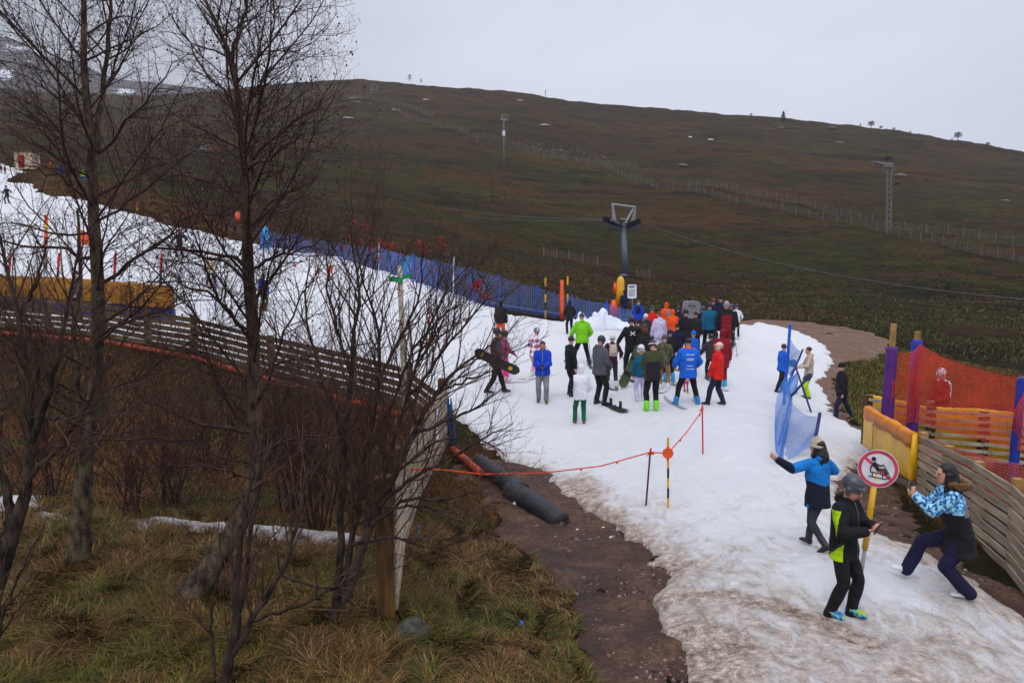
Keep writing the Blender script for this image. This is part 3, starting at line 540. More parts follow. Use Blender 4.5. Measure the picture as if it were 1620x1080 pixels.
    if kind in ('hair', 'long') or k.get('hairlong'):
        h = MB(); headloft(h, 1.13, .014 if hi else .021, -.35, .006)
        if kind == 'long' or k.get('hairlong'):
            ln = k.get('hairlong', .16); a0 = HC - f2 * .035 * hk; h.cap(a0, a0 - up * ln * .55 * H - f2 * .018 * H, .050 * H, .060 * H, 14)
            for s_ in (-1, 0, 1): h.cap(a0 - up * ln * .4 * H - f2 * .012 * H + rt * s_ * .02 * H, a0 - up * ln * (1 - .06 * abs(s_)) * H - f2 * .020 * H + rt * s_ * .045 * H, .045 * H, .024 * H, 10)
            for s_ in (-1, 1): h.cap(HC + rt * s_ * .040 * hk - f2 * .01 * hk, HC + rt * s_ * .050 * hk - up * ln * .62 * H + f2 * .012 * hk, .022 * hk, .016 * hk, 8)
        ho = remesh(h, vx, 'hair', [hairm], root, 2); wrinkle(ho, .002 * H, 40 / H)
    if kind == 'beanie':
        hat_dome('beanie', hm, 1.12, .12, .006, .004 if not k.get('brim') else .008, tall=k.get('tallhat', 1.06))
        if k.get('hairlong') is None and k.get('hair'): shell('hair', hairm, 1.06, .012, -.3)
    if kind == 'helmet':
        h = MB(); headloft(h, 1.24, .010, -.28, .004)
        for s_ in (-1, 1): h.cap(HC + rt * s_ * .045 * hk + up * .0 * hk - f2 * .01 * hk, HC + rt * s_ * .046 * hk - up * .026 * hk - f2 * .006 * hk, .018 * hk, .015 * hk, 8)
        h.loft([(HC + up * z_ * hk + f2 * y_ * hk, rt, up, rx_ * hk, rz_ * hk) for z_, y_, rx_, rz_ in ((.030, .030, .046, .010), (.030, .055, .036, .008), (.028, .068, .020, .005))], 10)
        remesh(h, vx * .8, 'helmet', [hm], root, 1)
        gc = k.get('goggles')
        if gc:
            s_ = MB(); s_.loft([(HC + up * (.018 + dz) * hk - f2 * .008 * hk, rt, f2, .0560 * hk * w, .0685 * hk * w) for dz, w in ((-.006, 1), (-.004, 1.02), (.008, 1.02), (.01, 1))], 20); s_.build('goggle_strap', [P_[gc]], root, True)
            s_ = MB(); s_.loft([(HC + up * .030 * hk + f2 * y_ * hk, rt, up, rx_ * hk, .017 * hk) for y_, rx_ in ((.050, .040), (.066, .034), (.074, .018))], 12); s_.build('goggles', [P_['black'] if gc != 'orange' else P_['orange']], root, True)
    if kind == 'cap':
        hat_dome('cap', hm, 1.10, .10, .004, .002)
        c_ = MB(); c_.loft([(HC + f2 * y_ * hk + up * (.016 - (y_ - .04) * .3) * hk, rt, up, rx_ * hk, .003 * hk) for y_, rx_ in ((.030, .042), (.055, .042), (.080, .030), (.090, .015))], 10); c_.build('cap_peak', [P_['black']], root, True)
        shell('hair', hairm, 1.06, .010, -.3)
    if k.get('face') or hi:
        for s_ in (-1, 1):
            e = MB(); e.cap(HC + f2 * .0480 * hk + rt * s_ * .0165 * hk + up * .004 * hk, HC + f2 * .0475 * hk + rt * s_ * .0205 * hk + up * .004 * hk, .0040 * hk, .0036 * hk, 6); e.build('eye', [DARKM], root, True)
        e = MB(); e.cap(HC + f2 * .0515 * hk - rt * .009 * hk - up * .031 * hk, HC + f2 * .0515 * hk + rt * .009 * hk - up * .031 * hk, .0032 * hk, .0032 * hk, 6); e.build('mouth', [LIP], root, True)
    Mx = Matrix.Translation(p0) @ Matrix.Rotation(rad(yaw), 4, 'Z')
    info = dict(H=H, M=Mx, wr={c: Mx @ wr[c] for c in 'lr'}, hand={c: Mx @ (wr[c] + Vector(q.get(c + 'd', hd[c])).normalized() * .05 * H) for c in 'lr'}, root=root, HC=HC, NK=NK, S0=S0, sf=sf, sr=sr, sp=sp, f2=f2, up=up, rt=rt, P=P, vx=vx, fw=Mx.to_3x3() @ f2)
    if k.get('fur'):
        h = MB(); ring = [NK - sf * .02 * H + sp * .012 * H + (sr * math.cos(a) * .085 + sf * (math.sin(a) * .07 - .03) + sp * (math.sin(a) * .03 - .004)) * H for a in np.linspace(rad(150), rad(390), 14)]
        for i in range(13): h.cap(ring[i], ring[i + 1], .028 * H, .028 * H, 8)
        fo = remesh(h, .012, 'fur_trim', [FUR], root, 1); wrinkle(fo, .006 * H, 60 / H)
    PEOPLE[key] = info
    return info
def backpack(who, col, label, sc=1.0, name='backpack'):
    i = PEOPLE[who]; H = i['H']; o = i['S0'] - i['sf'] * .115 * H * 1.0 - i['sp'] * .09 * H; m = MB()
    m.loft([(o - i['sp'] * .11 * H * sc, i['sr'], i['sf'], .05 * H * sc, .032 * H * sc), (o - i['sp'] * .09 * H * sc, i['sr'], i['sf'], .078 * H * sc, .05 * H * sc), (o + i['sp'] * .03 * H * sc, i['sr'], i['sf'], .075 * H * sc, .047 * H * sc), (o + i['sp'] * .10 * H * sc, i['sr'], i['sf'], .055 * H * sc, .035 * H * sc), (o + i['sp'] * .115 * H * sc, i['sr'], i['sf'], .03 * H * sc, .02 * H * sc)], 14)
    r = m.build(name, [CL[col]], None, True); r.matrix_world = i['M']; r.location = i['M'].to_translation(); r.rotation_euler = i['M'].to_euler()
    tag(r, label, 'backpack')
    p = MB(); p.loft([(o - i['sp'] * .03 * H * sc - i['sf'] * .045 * H * sc, i['sr'], i['sp'], .05 * H * sc, .045 * H * sc), (o - i['sp'] * .03 * H * sc - i['sf'] * .062 * H * sc, i['sr'], i['sp'], .045 * H * sc, .038 * H * sc)], 12); p.build('front_pocket', [CL[col]], r, True)
    for g in (-1, 1):
        s = MB(); s.tube([o + i['sr'] * g * .055 * H + i['sp'] * .09 * H, i['S0'] + i['sr'] * g * .058 * H + i['sp'] * .038 * H, i['S0'] + i['sr'] * g * .062 * H + i['sf'] * .075 * H - i['sp'] * .03 * H], .012 * H, 6); s.build('strap', [CL[col]], r, True)
def phone(who, label, face=None):
    i = PEOPLE[who]; a, b = i['hand']['l'], i['hand']['r']; c = (a + b) / 2; H = i['H']; f = i['fw']; m = MB(); right = f.cross(Vector((0, 0, 1))).normalized(); u = right.cross(f).normalized()
    R = Matrix((right, f, u)).transposed(); r = empty('phone', c + f * .02 + u * .02); tag(r, label, 'phone')
    m.box((0, 0, 0), .075, .010, .15, R); m.build('phone_case', [P_['black']], r); m = MB(); m.box(-f * .0065, .066, .002, .135, R); m.build('screen', [mat('phone_screen', (.03, .035, .05), .15, bump=0, spec=.6)], r)
def snowboard(pc, dirv, nrm, L, label, col='black', dots='yellow', parent=None, name='snowboard'):
    d = Vector(dirv).normalized(); n = Vector(nrm); n = (n - d * n.dot(d)).normalized(); s = d.cross(n); pc = Vector(pc); r = empty(name, pc); tag(r, label, 'snowboard')
    m = MB(); pts = [(-.5, .03, .05), (-.485, .024, .35), (-.455, .012, .75), (-.40, .002, 1.0), (-.2, 0, .93), (0, 0, .88), (.2, 0, .93), (.40, .002, 1.0), (.455, .012, .75), (.485, .024, .35), (.5, .03, .05)]
    m.rings([[d * y * L + n * z * L + s * q * .145 * w + n * h for q, h in ((-1, -.006), (1, -.006), (1, .006), (-1, .006))] for y, z, w in pts]); m.build('deck', [P_[col]], r)
    for y in (-.17, .17):
        b = MB(); b.box(d * y * L + n * .018, .1, .2, .02, Matrix((d, s, n)).transposed()); b.box(d * y * L + n * .09 - s * .1, .1, .03, .16, Matrix((d, s, n)).transposed()); b.tube([d * y * L + s * .05 - d * .06 + n * .02, d * y * L + s * .05 + n * .09, d * y * L + s * .05 + d * .06 + n * .02], .012, 6); b.build('binding', [P_['black']], r)
    if dots:
        for y in (-.34, .30):
            b = MB(); q = d * y * L - n * .0095; b.rings([[q + (d * math.cos(a) + s * math.sin(a)) * .06 + n * h for a in np.linspace(0, 2 * math.pi, 16, endpoint=False)] for h in (.0, .002)]); b.build('emblem', [P_[dots]], r)
    return r
def pole_pair(who, label, hand='r', tip=(0, 0), col='black'):
    i = PEOPLE[who]; a = i['hand'][hand]; t = on(a.x + tip[0], a.y + tip[1]); m = MB(); r = empty('ski_pole', t); tag(r, label, 'ski pole')
    d = (a - t); m.tube([(0, 0, 0), d * 1.02], .008, 6); m.build('shaft', [P_[col]], r); m = MB(); m.cap(d * .96, d * 1.12, .016, .014, 8); m.build('grip', [P_['black']], r); m = MB(); dn = d.normalized(); m.tube([dn * .06, dn * .065], .04, 10); m.build('basket', [P_['black']], r)
def build_people():
    p = person
    # --- three in the foreground
    def boypaint(c):
        m = np.zeros(len(c), int); x, y, z = c.T
        m[(x > .118) & (z > .60) & (z < .80) & (y > -.07) & (y < .035)] = 1
        ln = .435 + .95 * (y + .095); tri = (x > .02) & (y > -.085) & (y < .045); m[tri & (z < ln)] = 1; m[tri & (np.abs(z - ln) < .012)] = 2
        return m
    p('boy', 1330, 972, 752, -138, ['black', 'lime', 'dgrey'], 'black', 'bootpat', ('helmet', 'grey'), 'boy in grey helmet and black jacket with lime panels looking down at his phone', 'phone', hi=1, kid=1.16, hood='down', bulk=1.12, hem=-.075, baggy=1.08, skiboot=True, zip='grey', hair=HAIRB, paint=boypaint, cuff=-.035, boothi=.0,
      q=dict(lh=(-.0, .19, .71), rh=(.075, .18, .68), head=(10, -26), lp=(.6, .3, .8), rp=(-.6, .3, .8), lf=(-.06, .05, .045), rf=(.07, -.04, .045), curl=30, le=(-.8, -.3, -.9), re=(.8, -.3, -.9), ld=(.3, .8, .2), rd=(-.3, .8, .3)), sleeve=1.1)
    def wompaint(c):
        m = np.ones(len(c), int); x, y, z = c.T; ax = np.abs(x)
        m[z > .60 + .42 * ax * (ax < .13) + (ax >= .13) * .0546] = 0
        m[(ax > .125)] = 0; m[(x < -.27)] = 1
        return m
    p('woman', 1290, 868, 694, 28, ['azure', 'navy'], 'dgrey', 'black', ('beanie', 'beige'), 'woman in beige hat and azure and navy jacket walking away with her left arm raised', 'walk', hi=1, hairlong=.15, brim=True, tallhat=1.35, bulk=1.12, hem=-.10, flare=1.12, hood='down', paint=wompaint, fl=.95, baggy=.92, boothi=.08, glove='maroon' and None,
      q=dict(lh=(-.36, .14, .84), rh=(.20, .16, .66), le=(-.3, -.3, -1), re=(1, -.4, -.6), lf=(-.05, -.15, .085), rf=(.05, .13, .045), lt=-.6, rk=(.1, 1, 0), head=(20, 0), lean=(0, .06)))
    def p3paint(c):
        m = np.zeros(len(c), int); x, y, z = c.T
        m[(y < .14) & (z < .60)] = 1; m[(np.abs(x) < .09) & (y < .12) & (z < .60)] = 1; m[(y < .02) & (z > .58) & (z < .66) & (np.abs(x) < .1)] = 2; return m
    p('snapper', 1510, 940, None, 78, ['bluepat', 'black', 'lgrey'], 'dnavy', 'white', 'long', 'dark haired woman with fur hood crouching with one leg forward to take a photo', 'stand', hi=1, H=1.62, fur=True, bulk=1.05, hem=-.14, flare=1.25, paint=p3paint, baggy=1.12, cuff=-.01, fl=1.25, hairlong=.22,
      q=dict(pel=(0, -.01, .44), lean=(0, .30), lh=(.02, .28, .675), rh=(.07, .27, .675), rf=(.15, .27, .11), lf=(-.05, -.07, .045), rk=(.1, .5, 1), lk=(-.1, 1, .1), rt=.35, ry=0, ly=10, head=(0, -4), le=(-.4, 0, -1), re=(.5, 0, -1), lp=(1, 0, .3), rp=(-1, 0, .3), curl=70, ld=(.1, .5, .8), rd=(-.1, .5, .8)))
    phone('boy', 'black phone held by the boy in the lime panelled jacket'); phone('snapper', 'black phone held up by the crouching woman')
    # --- middle of the snow
    p('boarder', 784, 622, 518, -78, 'plaid', 'black', 'black', ('helmet', 'black'), 'snowboarder in dark plaid jacket walking with a black board under his arm', 'walk', bulk=1.1, hem=-.07, glove='black', skin=SKIN2, q=dict(lh=(-.16, -.02, .46), rh=(.17, .06, .44)), face=True)
    p('girlpink', 797, 596, 524, -60, 'multi', 'pink', 'lpink', ('helmet', 'black'), 'child in many coloured jacket and hot pink trousers behind the snowboarder', 'poles', kid=1.2, ski=True, Y=23.3, skilen=.95)
    p('orangeskier', 792, 540, 475, -10, 'black', 'orange', 'black', 'hair', 'skier in black hooded jacket and orange trousers seen from behind', 'shift', hood='up', bulk=1.15)
    p('plaidgirl', 846, 596, 516, -40, 'pplaid', 'lpink', 'white', ('beanie', 'wpat'), 'girl in pink checked jacket and white patterned hat leaning forward on skis', 'poles', kid=1.12, ski=True, hair=HAIRD, q=dict(lean=(0, .22), pel=(0, -.03, .48)), skicol='white')
    p('blueman', 858, 636, 538, 178, 'blue', 'lgrey', 'brown', 'hair', 'man in bright blue jacket and grey joggers looking at his phone, facing the camera', 'phone', skin=SKIN2, zip='silver', face=True, bulk=1.22, q=dict(head=(0, -30), lh=(-.03, .17, .62), rh=(.03, .17, .62), lf=(-.06, .04, .045), rf=(.06, -.04, .045)), hood='down', baggy=1.08)
    phone('blueman', 'small phone in the hands of the man in the bright blue jacket')
    p('capman', 902, 626, 530, -60, 'black', 'black2', 'black', ('cap', 'dgrey'), 'person in black with a dark peaked cap standing behind the green trousered child', 'shift')
    p('greenman', 920, 578, 494, 8, 'green', 'black', 'black', ('beanie', 'grey'), 'skier in bright green jacket and striped woolly hat seen from behind', 'wide', hood='down', bulk=1.2, ski=True, skicol='grey', q=dict(lean=(.02, .12)), glove='black')
    p('darkback', 901, 528, 474, 10, 'black2', 'black', 'black', 'hair', 'person in dark hooded coat standing by the blue netting near the snow heap', 'pockets', hood='up')
    p('whitekid', 918, 670, 577, 5, ['white', 'black'], 'dgreen', 'brown', ('beanie', 'lgrey'), 'youth in white padded jacket and dark green trousers with a grey bobble hood', 'shift', bulk=1.25, hood='up', kid=1.12, hem=-.08, paint=lambda c: ((c[:, 0] < -.13)).astype(int), q=dict(lh=(-.13, .10, .60), rh=(.14, .10, .55)))
    p('greyman', 948, 640, 530, -55, 'grey', 'black', 'black', ('helmet', 'black'), 'man in grey hooded jacket and black trousers with one foot strapped to a snowboard', 'front', bulk=1.15, hood='down', glove='black')
    q = at(972, 645); snowboard(q + V3(-.05, .05, .03), (.42, -1, .0), (0, 0, 1), 1.45, 'black snowboard lying on the snow at the grey jacketed man\'s foot')
    p('maroonback', 968, 612, 528, 2, 'maroon', 'dgrey', 'white', ('helmet', 'white'), 'skier in maroon jacket and white helmet with a beige rucksack', 'poles', ski=True, skicol='grey'); backpack('maroonback', 'beige', 'beige rucksack worn by the skier in the maroon jacket')
    p('logoback', 998, 598, 500, 6, 'black', 'black', 'black', ('helmet', 'black'), 'skier all in black with crossed white skis mark on the back', 'poles', ski=True, skicol='black')
    i = PEOPLE['logoback']; m = MB(); o = i['S0'] - i['sf'] * .088 * i['H'] - i['sp'] * .06 * i['H']
    for s in (-1, 1): m.plank(o - i['sr'] * s * .04 * i['H'] - i['sp'] * .03 * i['H'], o + i['sr'] * s * .04 * i['H'] + i['sp'] * .03 * i['H'], .014 * i['H'], .006, Vector(i['sp']))
    m.build('back_mark', [P_['white']], i['root'])
    p('boardwoman', 1017, 600, 512, 20, 'black2', 'black', 'black', 'long', 'woman with loose brown hair and dark jacket holding a green snowboard', 'stand', hair=HAIRB, hairlong=.10, bulk=1.12)
    snowboard(at(1000, 612) + V3(-.05, -.1, .62), (.38, .1, .8), (.3, -.8, .3), 1.35, 'green and grey snowboard held upright in the queue', 'dgreen', None)
    p('kidlav', 1013, 634, 548, 10, 'teal', 'lav', 'white', ('helmet', 'white'), 'small child with lilac helmet, teal jacket and lavender trousers', 'stand', kid=1.25, goggles='navy')
    p('limeboots', 1031, 650, 537, 3, ['olive', 'black2', 'red'], 'black', 'lime', ('helmet', 'black'), 'skier in olive and black jacket wearing bright lime ski boots', 'front', bulk=1.18, skiboot=True, boothi=.07, cuff=.07, goggles='white', paint=lambda c: np.where(c[:, 2] > .72, 0, np.where((np.abs(c[:, 0]) < .1), 1, 0)))
    p('camo', 1050, 630, 528, -20, 'camoj', 'tan', 'white', ('helmet', 'grey'), 'skier in camouflage jacket and tan trousers partly behind the lime booted skier', 'front', ski=True, Y=22.3, skilen=.9)
    p('blueboots', 1059, 604, 520, 15, 'black', 'black', 'lblue', ('helmet', 'black'), 'skier in black with light blue ski boots', 'poles', skiboot=True, boothi=.09, cuff=.09, ski=True, skicol='silver')
    p('instructor', 1087, 640, 532, 2, ['blue2', 'orange'], 'black', 'bblue', ('cap', 'black'), 'ski instructor in royal blue jacket with white lettering, legs apart over a child', 'wide', bulk=1.25, hem=-.09, ski=True, skicol='silver', paint=lambda c: (c[:, 2] > .845).astype(int), boothi=.05, cuff=.04)
    i = PEOPLE['instructor']; H = i['H']; rr = random.Random(3)
    for n, (z, w) in enumerate(((.255, .1), (.195, .09), (.175, .09), (.09, .08), (.045, .10))):
        m = MB(); x = -w / 2 * 1.1
        while x < w / 2 * 1.1:
            g = rr.uniform(.006, .011); m.box(i['P'] + i['sp'] * z * H + i['sr'] * (x + g / 2) * H - i['sf'] * (.110 if n < 3 else .113) * H, g * H, .006, .011 * H); x += g + .003
        m.build('jacket_lettering', [P_['white']], i['root'])
    p('pinkkid', 1086, 634, 582, 5, 'lpink', 'grape', 'brown', ('helmet', 'white'), 'tiny skier in magenta trousers between the instructor\'s legs', 'stand', kid=1.3, ski=True, Y=22.2, skicol='beige')
    p('redwoman', 1134, 640, 541, 52, 'red', 'jeans', 'black', ('helmet', 'beige'), 'woman in bright red jacket, dark blue trousers and pale helmet with orange goggles', 'shift', glove='grey', goggles='orange', face=True, bulk=1.12, hem=-.08, baggy=1.1, q=dict(lh=(-.13, .10, .46), rh=(.13, .10, .46), lf=(-.09, .12, .045), rf=(.07, -.08, .045), head=(20, 5)))
    p('redhood', 1141, 612, 520, 0, 'dred', 'dred', 'lblue', 'hair', 'person in long dark red hooded coat behind the woman in bright red', 'stand', hood='up', bulk=1.2, hem=-.16, ski=True)
    p('whitequeue', 1042, 566, 492, 12, 'lav', 'lav', 'white', 'hair', 'person in pale lilac jacket and trousers in the lift queue', 'shift', hair=HAIRL, hood='down', bulk=1.15)
    p('redqueue', 1031, 552, 484, 25, 'red', 'black', 'black', ('helmet', 'black'), 'skier in red jacket next to the lilac jacket in the queue', 'stand', goggles='green')
    p('orangea', 1053, 540, 478, 20, 'orange', 'orange', 'black', 'hair', 'person in orange hooded jacket with a small grey rucksack', 'stand', hood='up', bulk=1.15); backpack('orangea', 'lgrey', 'small grey rucksack on the orange jacket', .75)
    p('orangeb', 1063, 558, 489, -10, 'orange', 'blue', 'white', 'hair', 'person in orange hooded jacket with blue trousers', 'front', hood='up', bulk=1.2)
    p('tallblack', 1083, 572, 488, 6, 'black', 'black', 'bblue', ('helmet', 'black'), 'tall skier in black in the queue in front of the orange jackets', 'stand', skiboot=True, ski=True, skicol='navy')
    p('blackb', 1099, 562, 492, -10, 'black2', 'black', 'black', 'hair', 'dark haired person in black holding a grey sledge bag upright', 'stand')
    p('bluebob', 1096, 590, 524, 14, 'blue2', 'navy', 'black', ('beanie', 'blue2'), 'child in blue jacket and blue hat behind the instructor', 'stand', kid=1.2)
    p('tealman', 1121, 556, 478, -12, 'teal', 'black', 'black', ('helmet', 'black'), 'skier in teal jacket and black trousers seen from behind', 'walk', bulk=1.2, q=dict(lean=(0, .02), lf=(-.1, .08, .045), rf=(.08, -.05, .045)), ski=True)
    p('navyback', 1138, 536, 468, -14, 'navy', 'navy', 'black', ('beanie', 'navy'), 'person in navy behind the teal jacket near the path', 'stand', bulk=1.15)
    p('maroonhelm', 1127, 536, 472, 10, 'dnavy', 'black', 'black', ('helmet', 'maroon'), 'skier with maroon helmet at the back of the queue', 'stand')
    p('redbib', 1147, 562, 476, -10, ['black', 'dred'], 'dred', 'black', ('helmet', 'silver'), 'skier with grey helmet and dark red and black clothes', 'stand', bulk=1.2, ski=True, paint=lambda c: ((np.abs(c[:, 0]) < .09) & (c[:, 2] < .76)).astype(int))
    p('whitekidb', 1164, 533, 482, -6, 'white', 'black', 'black', ('helmet', 'navy'), 'child in white jacket and dark helmet at the right end of the queue', 'poles', kid=1.2, ski=True, bulk=1.12, q=dict(lean=(0, .05)))
    p('backhelm', 1095, 520, 470, 4, 'black2', 'black', 'black', ('helmet', 'black'), 'person with dark helmet at the far back above the grey sledge bag', 'stand')
    for kx, ky, kh, kyaw, c1, c2, hd, lb in ((1072, 548, 484, 8, 'black2', 'black', ('helmet', 'black'), 'skier in charcoal squeezed between the orange jackets and the tall skier in black'), (1110, 552, 484, -6, 'navy', 'black', ('helmet', 'grey'), 'skier in navy between the grey sledge bag and the teal jacket'), (1021, 560, 496, 14, 'dgrey', 'black', ('helmet', 'white'), 'skier in dark grey with white helmet left of the lilac jacket'),
        (1070, 582, 512, -8, 'dnavy', 'dgrey', ('beanie', 'black'), 'person in very dark blue in the thick of the queue'), (1155, 548, 480, -12, 'black', 'navy', ('helmet', 'grey'), 'skier in black just left of the white jacketed child at the end'), (1008, 572, 506, 22, 'brown', 'black', ('beanie', 'maroon'), 'person in brown jacket with maroon hat at the left of the queue'), (1124, 600, 528, 4, 'dgrey', 'black2', ('helmet', 'black'), 'skier in slate jacket between the instructor and the red hood')):
        p('q%d' % kx, kx, ky, kh, kyaw, c1, c2, 'black', hd, lb, 'shift' if kx % 2 else 'poles', bulk=1.15, ski=True, skicol='grey', hood='down')
    p('liftie', 988, 508, 458, 20, 'dnavy', 'navy', 'black', 'hair', 'lift attendant in dark navy hooded coat beside the yellow padded post', 'front', hood='up', bulk=1.15)
    p('liftblue', 1009, 530, 472, -14, 'blue', 'black', 'black', ('beanie', 'grey'), 'person in blue jacket bending below the white notice board', 'front', bulk=1.15, q=dict(lean=(0, .3), pel=(0, -.04, .49)))
    backpack('liftblue', 'navy', 'navy rucksack on the person in the blue jacket by the notice board', .9)
    # --- at the blue barrier and on the path
    p('barrierman', 1236, 620, 543, -75, 'blue2', 'black2', 'black', ('cap', 'brown'), 'man in royal blue jacket and red brown cap talking over the blue netting', 'shift', bulk=1.15, q=dict(lh=(-.08, .24, .60), rh=(.10, .18, .60), lf=(-.07, .06, .045), rf=(.06, -.16, .045), lean=(0, .03)))
    p('hoodieman', 1278, 630, 548, 80, 'beige', CL['camo'], 'black', 'hair', 'bareheaded man in pale hooded top and green trousers behind the blue netting', 'front', hair=HAIRB, hood='down', q=dict(lh=(-.08, .2, .62), rh=(.08, .2, .60)), tmat2='lime', tpaint=lambda c: (c[:, 2] < .36).astype(int), baggy=1.12, boothi=.1)
    m = MB(); i = PEOPLE['hoodieman']; c = (i['hand']['l'] + i['hand']['r']) / 2; m.loft([((0, 0, z), (1, 0, 0), (0, 1, 0), r, r) for z, r in ((-.09, .06), (-.08, .10), (0, .125), (.08, .11), (.13, .06), (.145, .02))], 14)
    o = m.build('helmet', [P_['black']], None, True); o.location = c + V3(-.08, 0, .12); tag(o, 'black helmet held by the man in the pale hooded top', 'helmet')
    p('walker', 1330, 663, 573, 84, 'black', 'jeans', 'brown', ('beanie', 'black'), 'man in black coat, jeans and black woolly hat walking along the muddy path edge', 'walk', bulk=1.15, hem=-.09, q=dict(lh=(-.15, .03, .46), rh=(.15, .05, .46), lf=(-.05, .10, .045), rf=(.05, -.20, .06), rt=-.3), baggy=1.05)
    p('netkid', 1492, 668, 583, 105, ['wpat', 'dred'], 'dred', 'dred', ('beanie', 'wpat'), 'child in dark red with white patterned hat and scarf behind the orange netting', 'front', kid=1.15, bulk=1.2, Y=19.6, paint=lambda c: ((c[:, 1] > .02) | (c[:, 2] < .62)).astype(int))
    # --- up the slope behind the trees
    p('slopea', 12, 322, 292, 175, 'black2', 'navy', 'black', ('helmet', 'black'), 'distant skier in dark clothes, leftmost on the upper slope', 'ride')
    p('slopeb', 285, 408, 360, 170, ['dnavy', 'red'], 'navy', 'black', ('beanie', 'red'), 'skier in red hat and navy jacket with legs wide between the two tall trees', 'ride', paint=lambda c: (c[:, 2] > .82).astype(int))
    p('slopec', 334, 452, 403, 5, ['cream', 'lpink'], 'jeans', 'red', ('beanie', 'brown'), 'skier in cream jacket seen through the branches of the second tall tree', 'ride', q=dict(lh=(-.2, .02, .5), rh=(.2, .02, .5)), bulk=1.15, paint=lambda c: ((c[:, 2] > .80)).astype(int))
    p('sloped', 418, 492, 432, -20, 'blue', 'camo', 'maroon', ('beanie', 'brown'), 'snow user in blue jacket just right of the second tall trunk', 'shift')
    p('sloper', 130, 498, 428, 150, 'grey', 'navy', 'black', 'hair', 'person in slate grey beside the yellow padding behind the first tall trunk', 'pockets', bulk=1.2, Y=30)
    for kx, ky, hh, c1, c2, y_, lb in ((80, 275, 256, 'orange', 'dgrey', -60, 'far person in orange at the top of the slope by the pale hut'), (97, 280, 262, 'blue', 'blue', 30, 'far person in blue second from the pale hut'), (112, 282, 261, 'dred', 'dgrey', 0, 'far person in dark red with white hat third from the pale hut'), (132, 288, 268, 'lime', 'blue2', 20, 'far person in lime jacket fourth from the pale hut'),
                                       (8, 276, 262, 'dred', 'black', 0, 'far skier in dark clothes at the very top of the snow, beside the left edge'), (2, 274, 260, 'black2', 'black', 0, 'far skier in black cut by the left edge of the photo')):
        p('f%d' % kx, kx, ky, hh, y_, c1, c2, 'black', ('beanie', 'white' if kx == 112 else c1), lb, 'stand', bulk=1.2)
    for kx, ky, hh, c1, lb in ((295, 352, 334, 'red', 'small person in red on the brown bank above the snow'), (335, 362, 342, 'black2', 'small person in black on the brown bank left of the orange pad'), (372, 370, 345, 'dgrey', 'small person in dark grey on the brown bank under the orange pad')):
        p('g%d' % kx, kx, ky, hh, 20, c1, 'black', 'black', 'hair', lb, 'stand', bulk=1.15)
    # held and carried things
    i = PEOPLE['boarder']; a = P3(752, 556, i['M'].to_translation().y - .25); b = P3(820, 588, i['M'].to_translation().y - .35)
    snowboard((a + b) / 2, (b - a), (.1, 1, .25), (b - a).length * 1.05, 'black snowboard with yellow emblems under the plaid jacketed man\'s arm')
    for w, lb, h, t in (('orangeskier', 'ski pole in the right hand of the orange trousered skier', 'r', (.5, .1)), ('logoback', 'ski pole of the skier with the white back mark', 'l', (-.2, .1)), ('limeboots', 'ski pole of the lime booted skier', 'l', (.05, -.1)), ('tealman', 'ski pole of the skier in teal', 'r', (.1, -.1)), ('whitekidb', 'ski pole of the child in white at the queue end', 'l', (-.1, .1)), ('redbib', 'ski pole of the grey helmeted skier', 'r', (.15, 0)), ('greenman', 'ski pole of the skier in bright green', 'r', (.15, .0))):
        pole_pair(w, lb, h, t)
    q = at(1097, 545); m = MB(); w, h = .68, 1.0
    pts = [(sx * (w / 2 - .12) + .12 * math.cos(a), sz * (h / 2 - .12) + .12 * math.sin(a)) for sx, sz, a0 in ((1, 1, 0), (-1, 1, 90), (-1, -1, 180), (1, -1, 270)) for a in [rad(a0 + d) for d in (0, 30, 60, 90)]]
    yq = q.y + .45; ctr = P3(1094, 497, yq)
    for d, sc in ((0, .96), (.02, 1), (.12, 1), (.14, .96)): pass
    m.rings([[(x * sc, d, z * sc) for x, z in pts] for d, sc in ((0, .95), (.015, 1), (.12, 1), (.135, .95))]); o = m.build('sledge_bag', [CL['lgrey']], None, False); o.location = ctr; o.rotation_euler = (0, .05, .1); tag(o, 'grey rounded sledge bag held upright above the queue', 'sledge bag')
    m = MB(); m.tube([(-.12, -.01, .3), (-.12, -.05, .33), (.12, -.05, .33), (.12, -.01, .3)], .015, 6); m.build('handle', [P_['black']], o)
build_people()
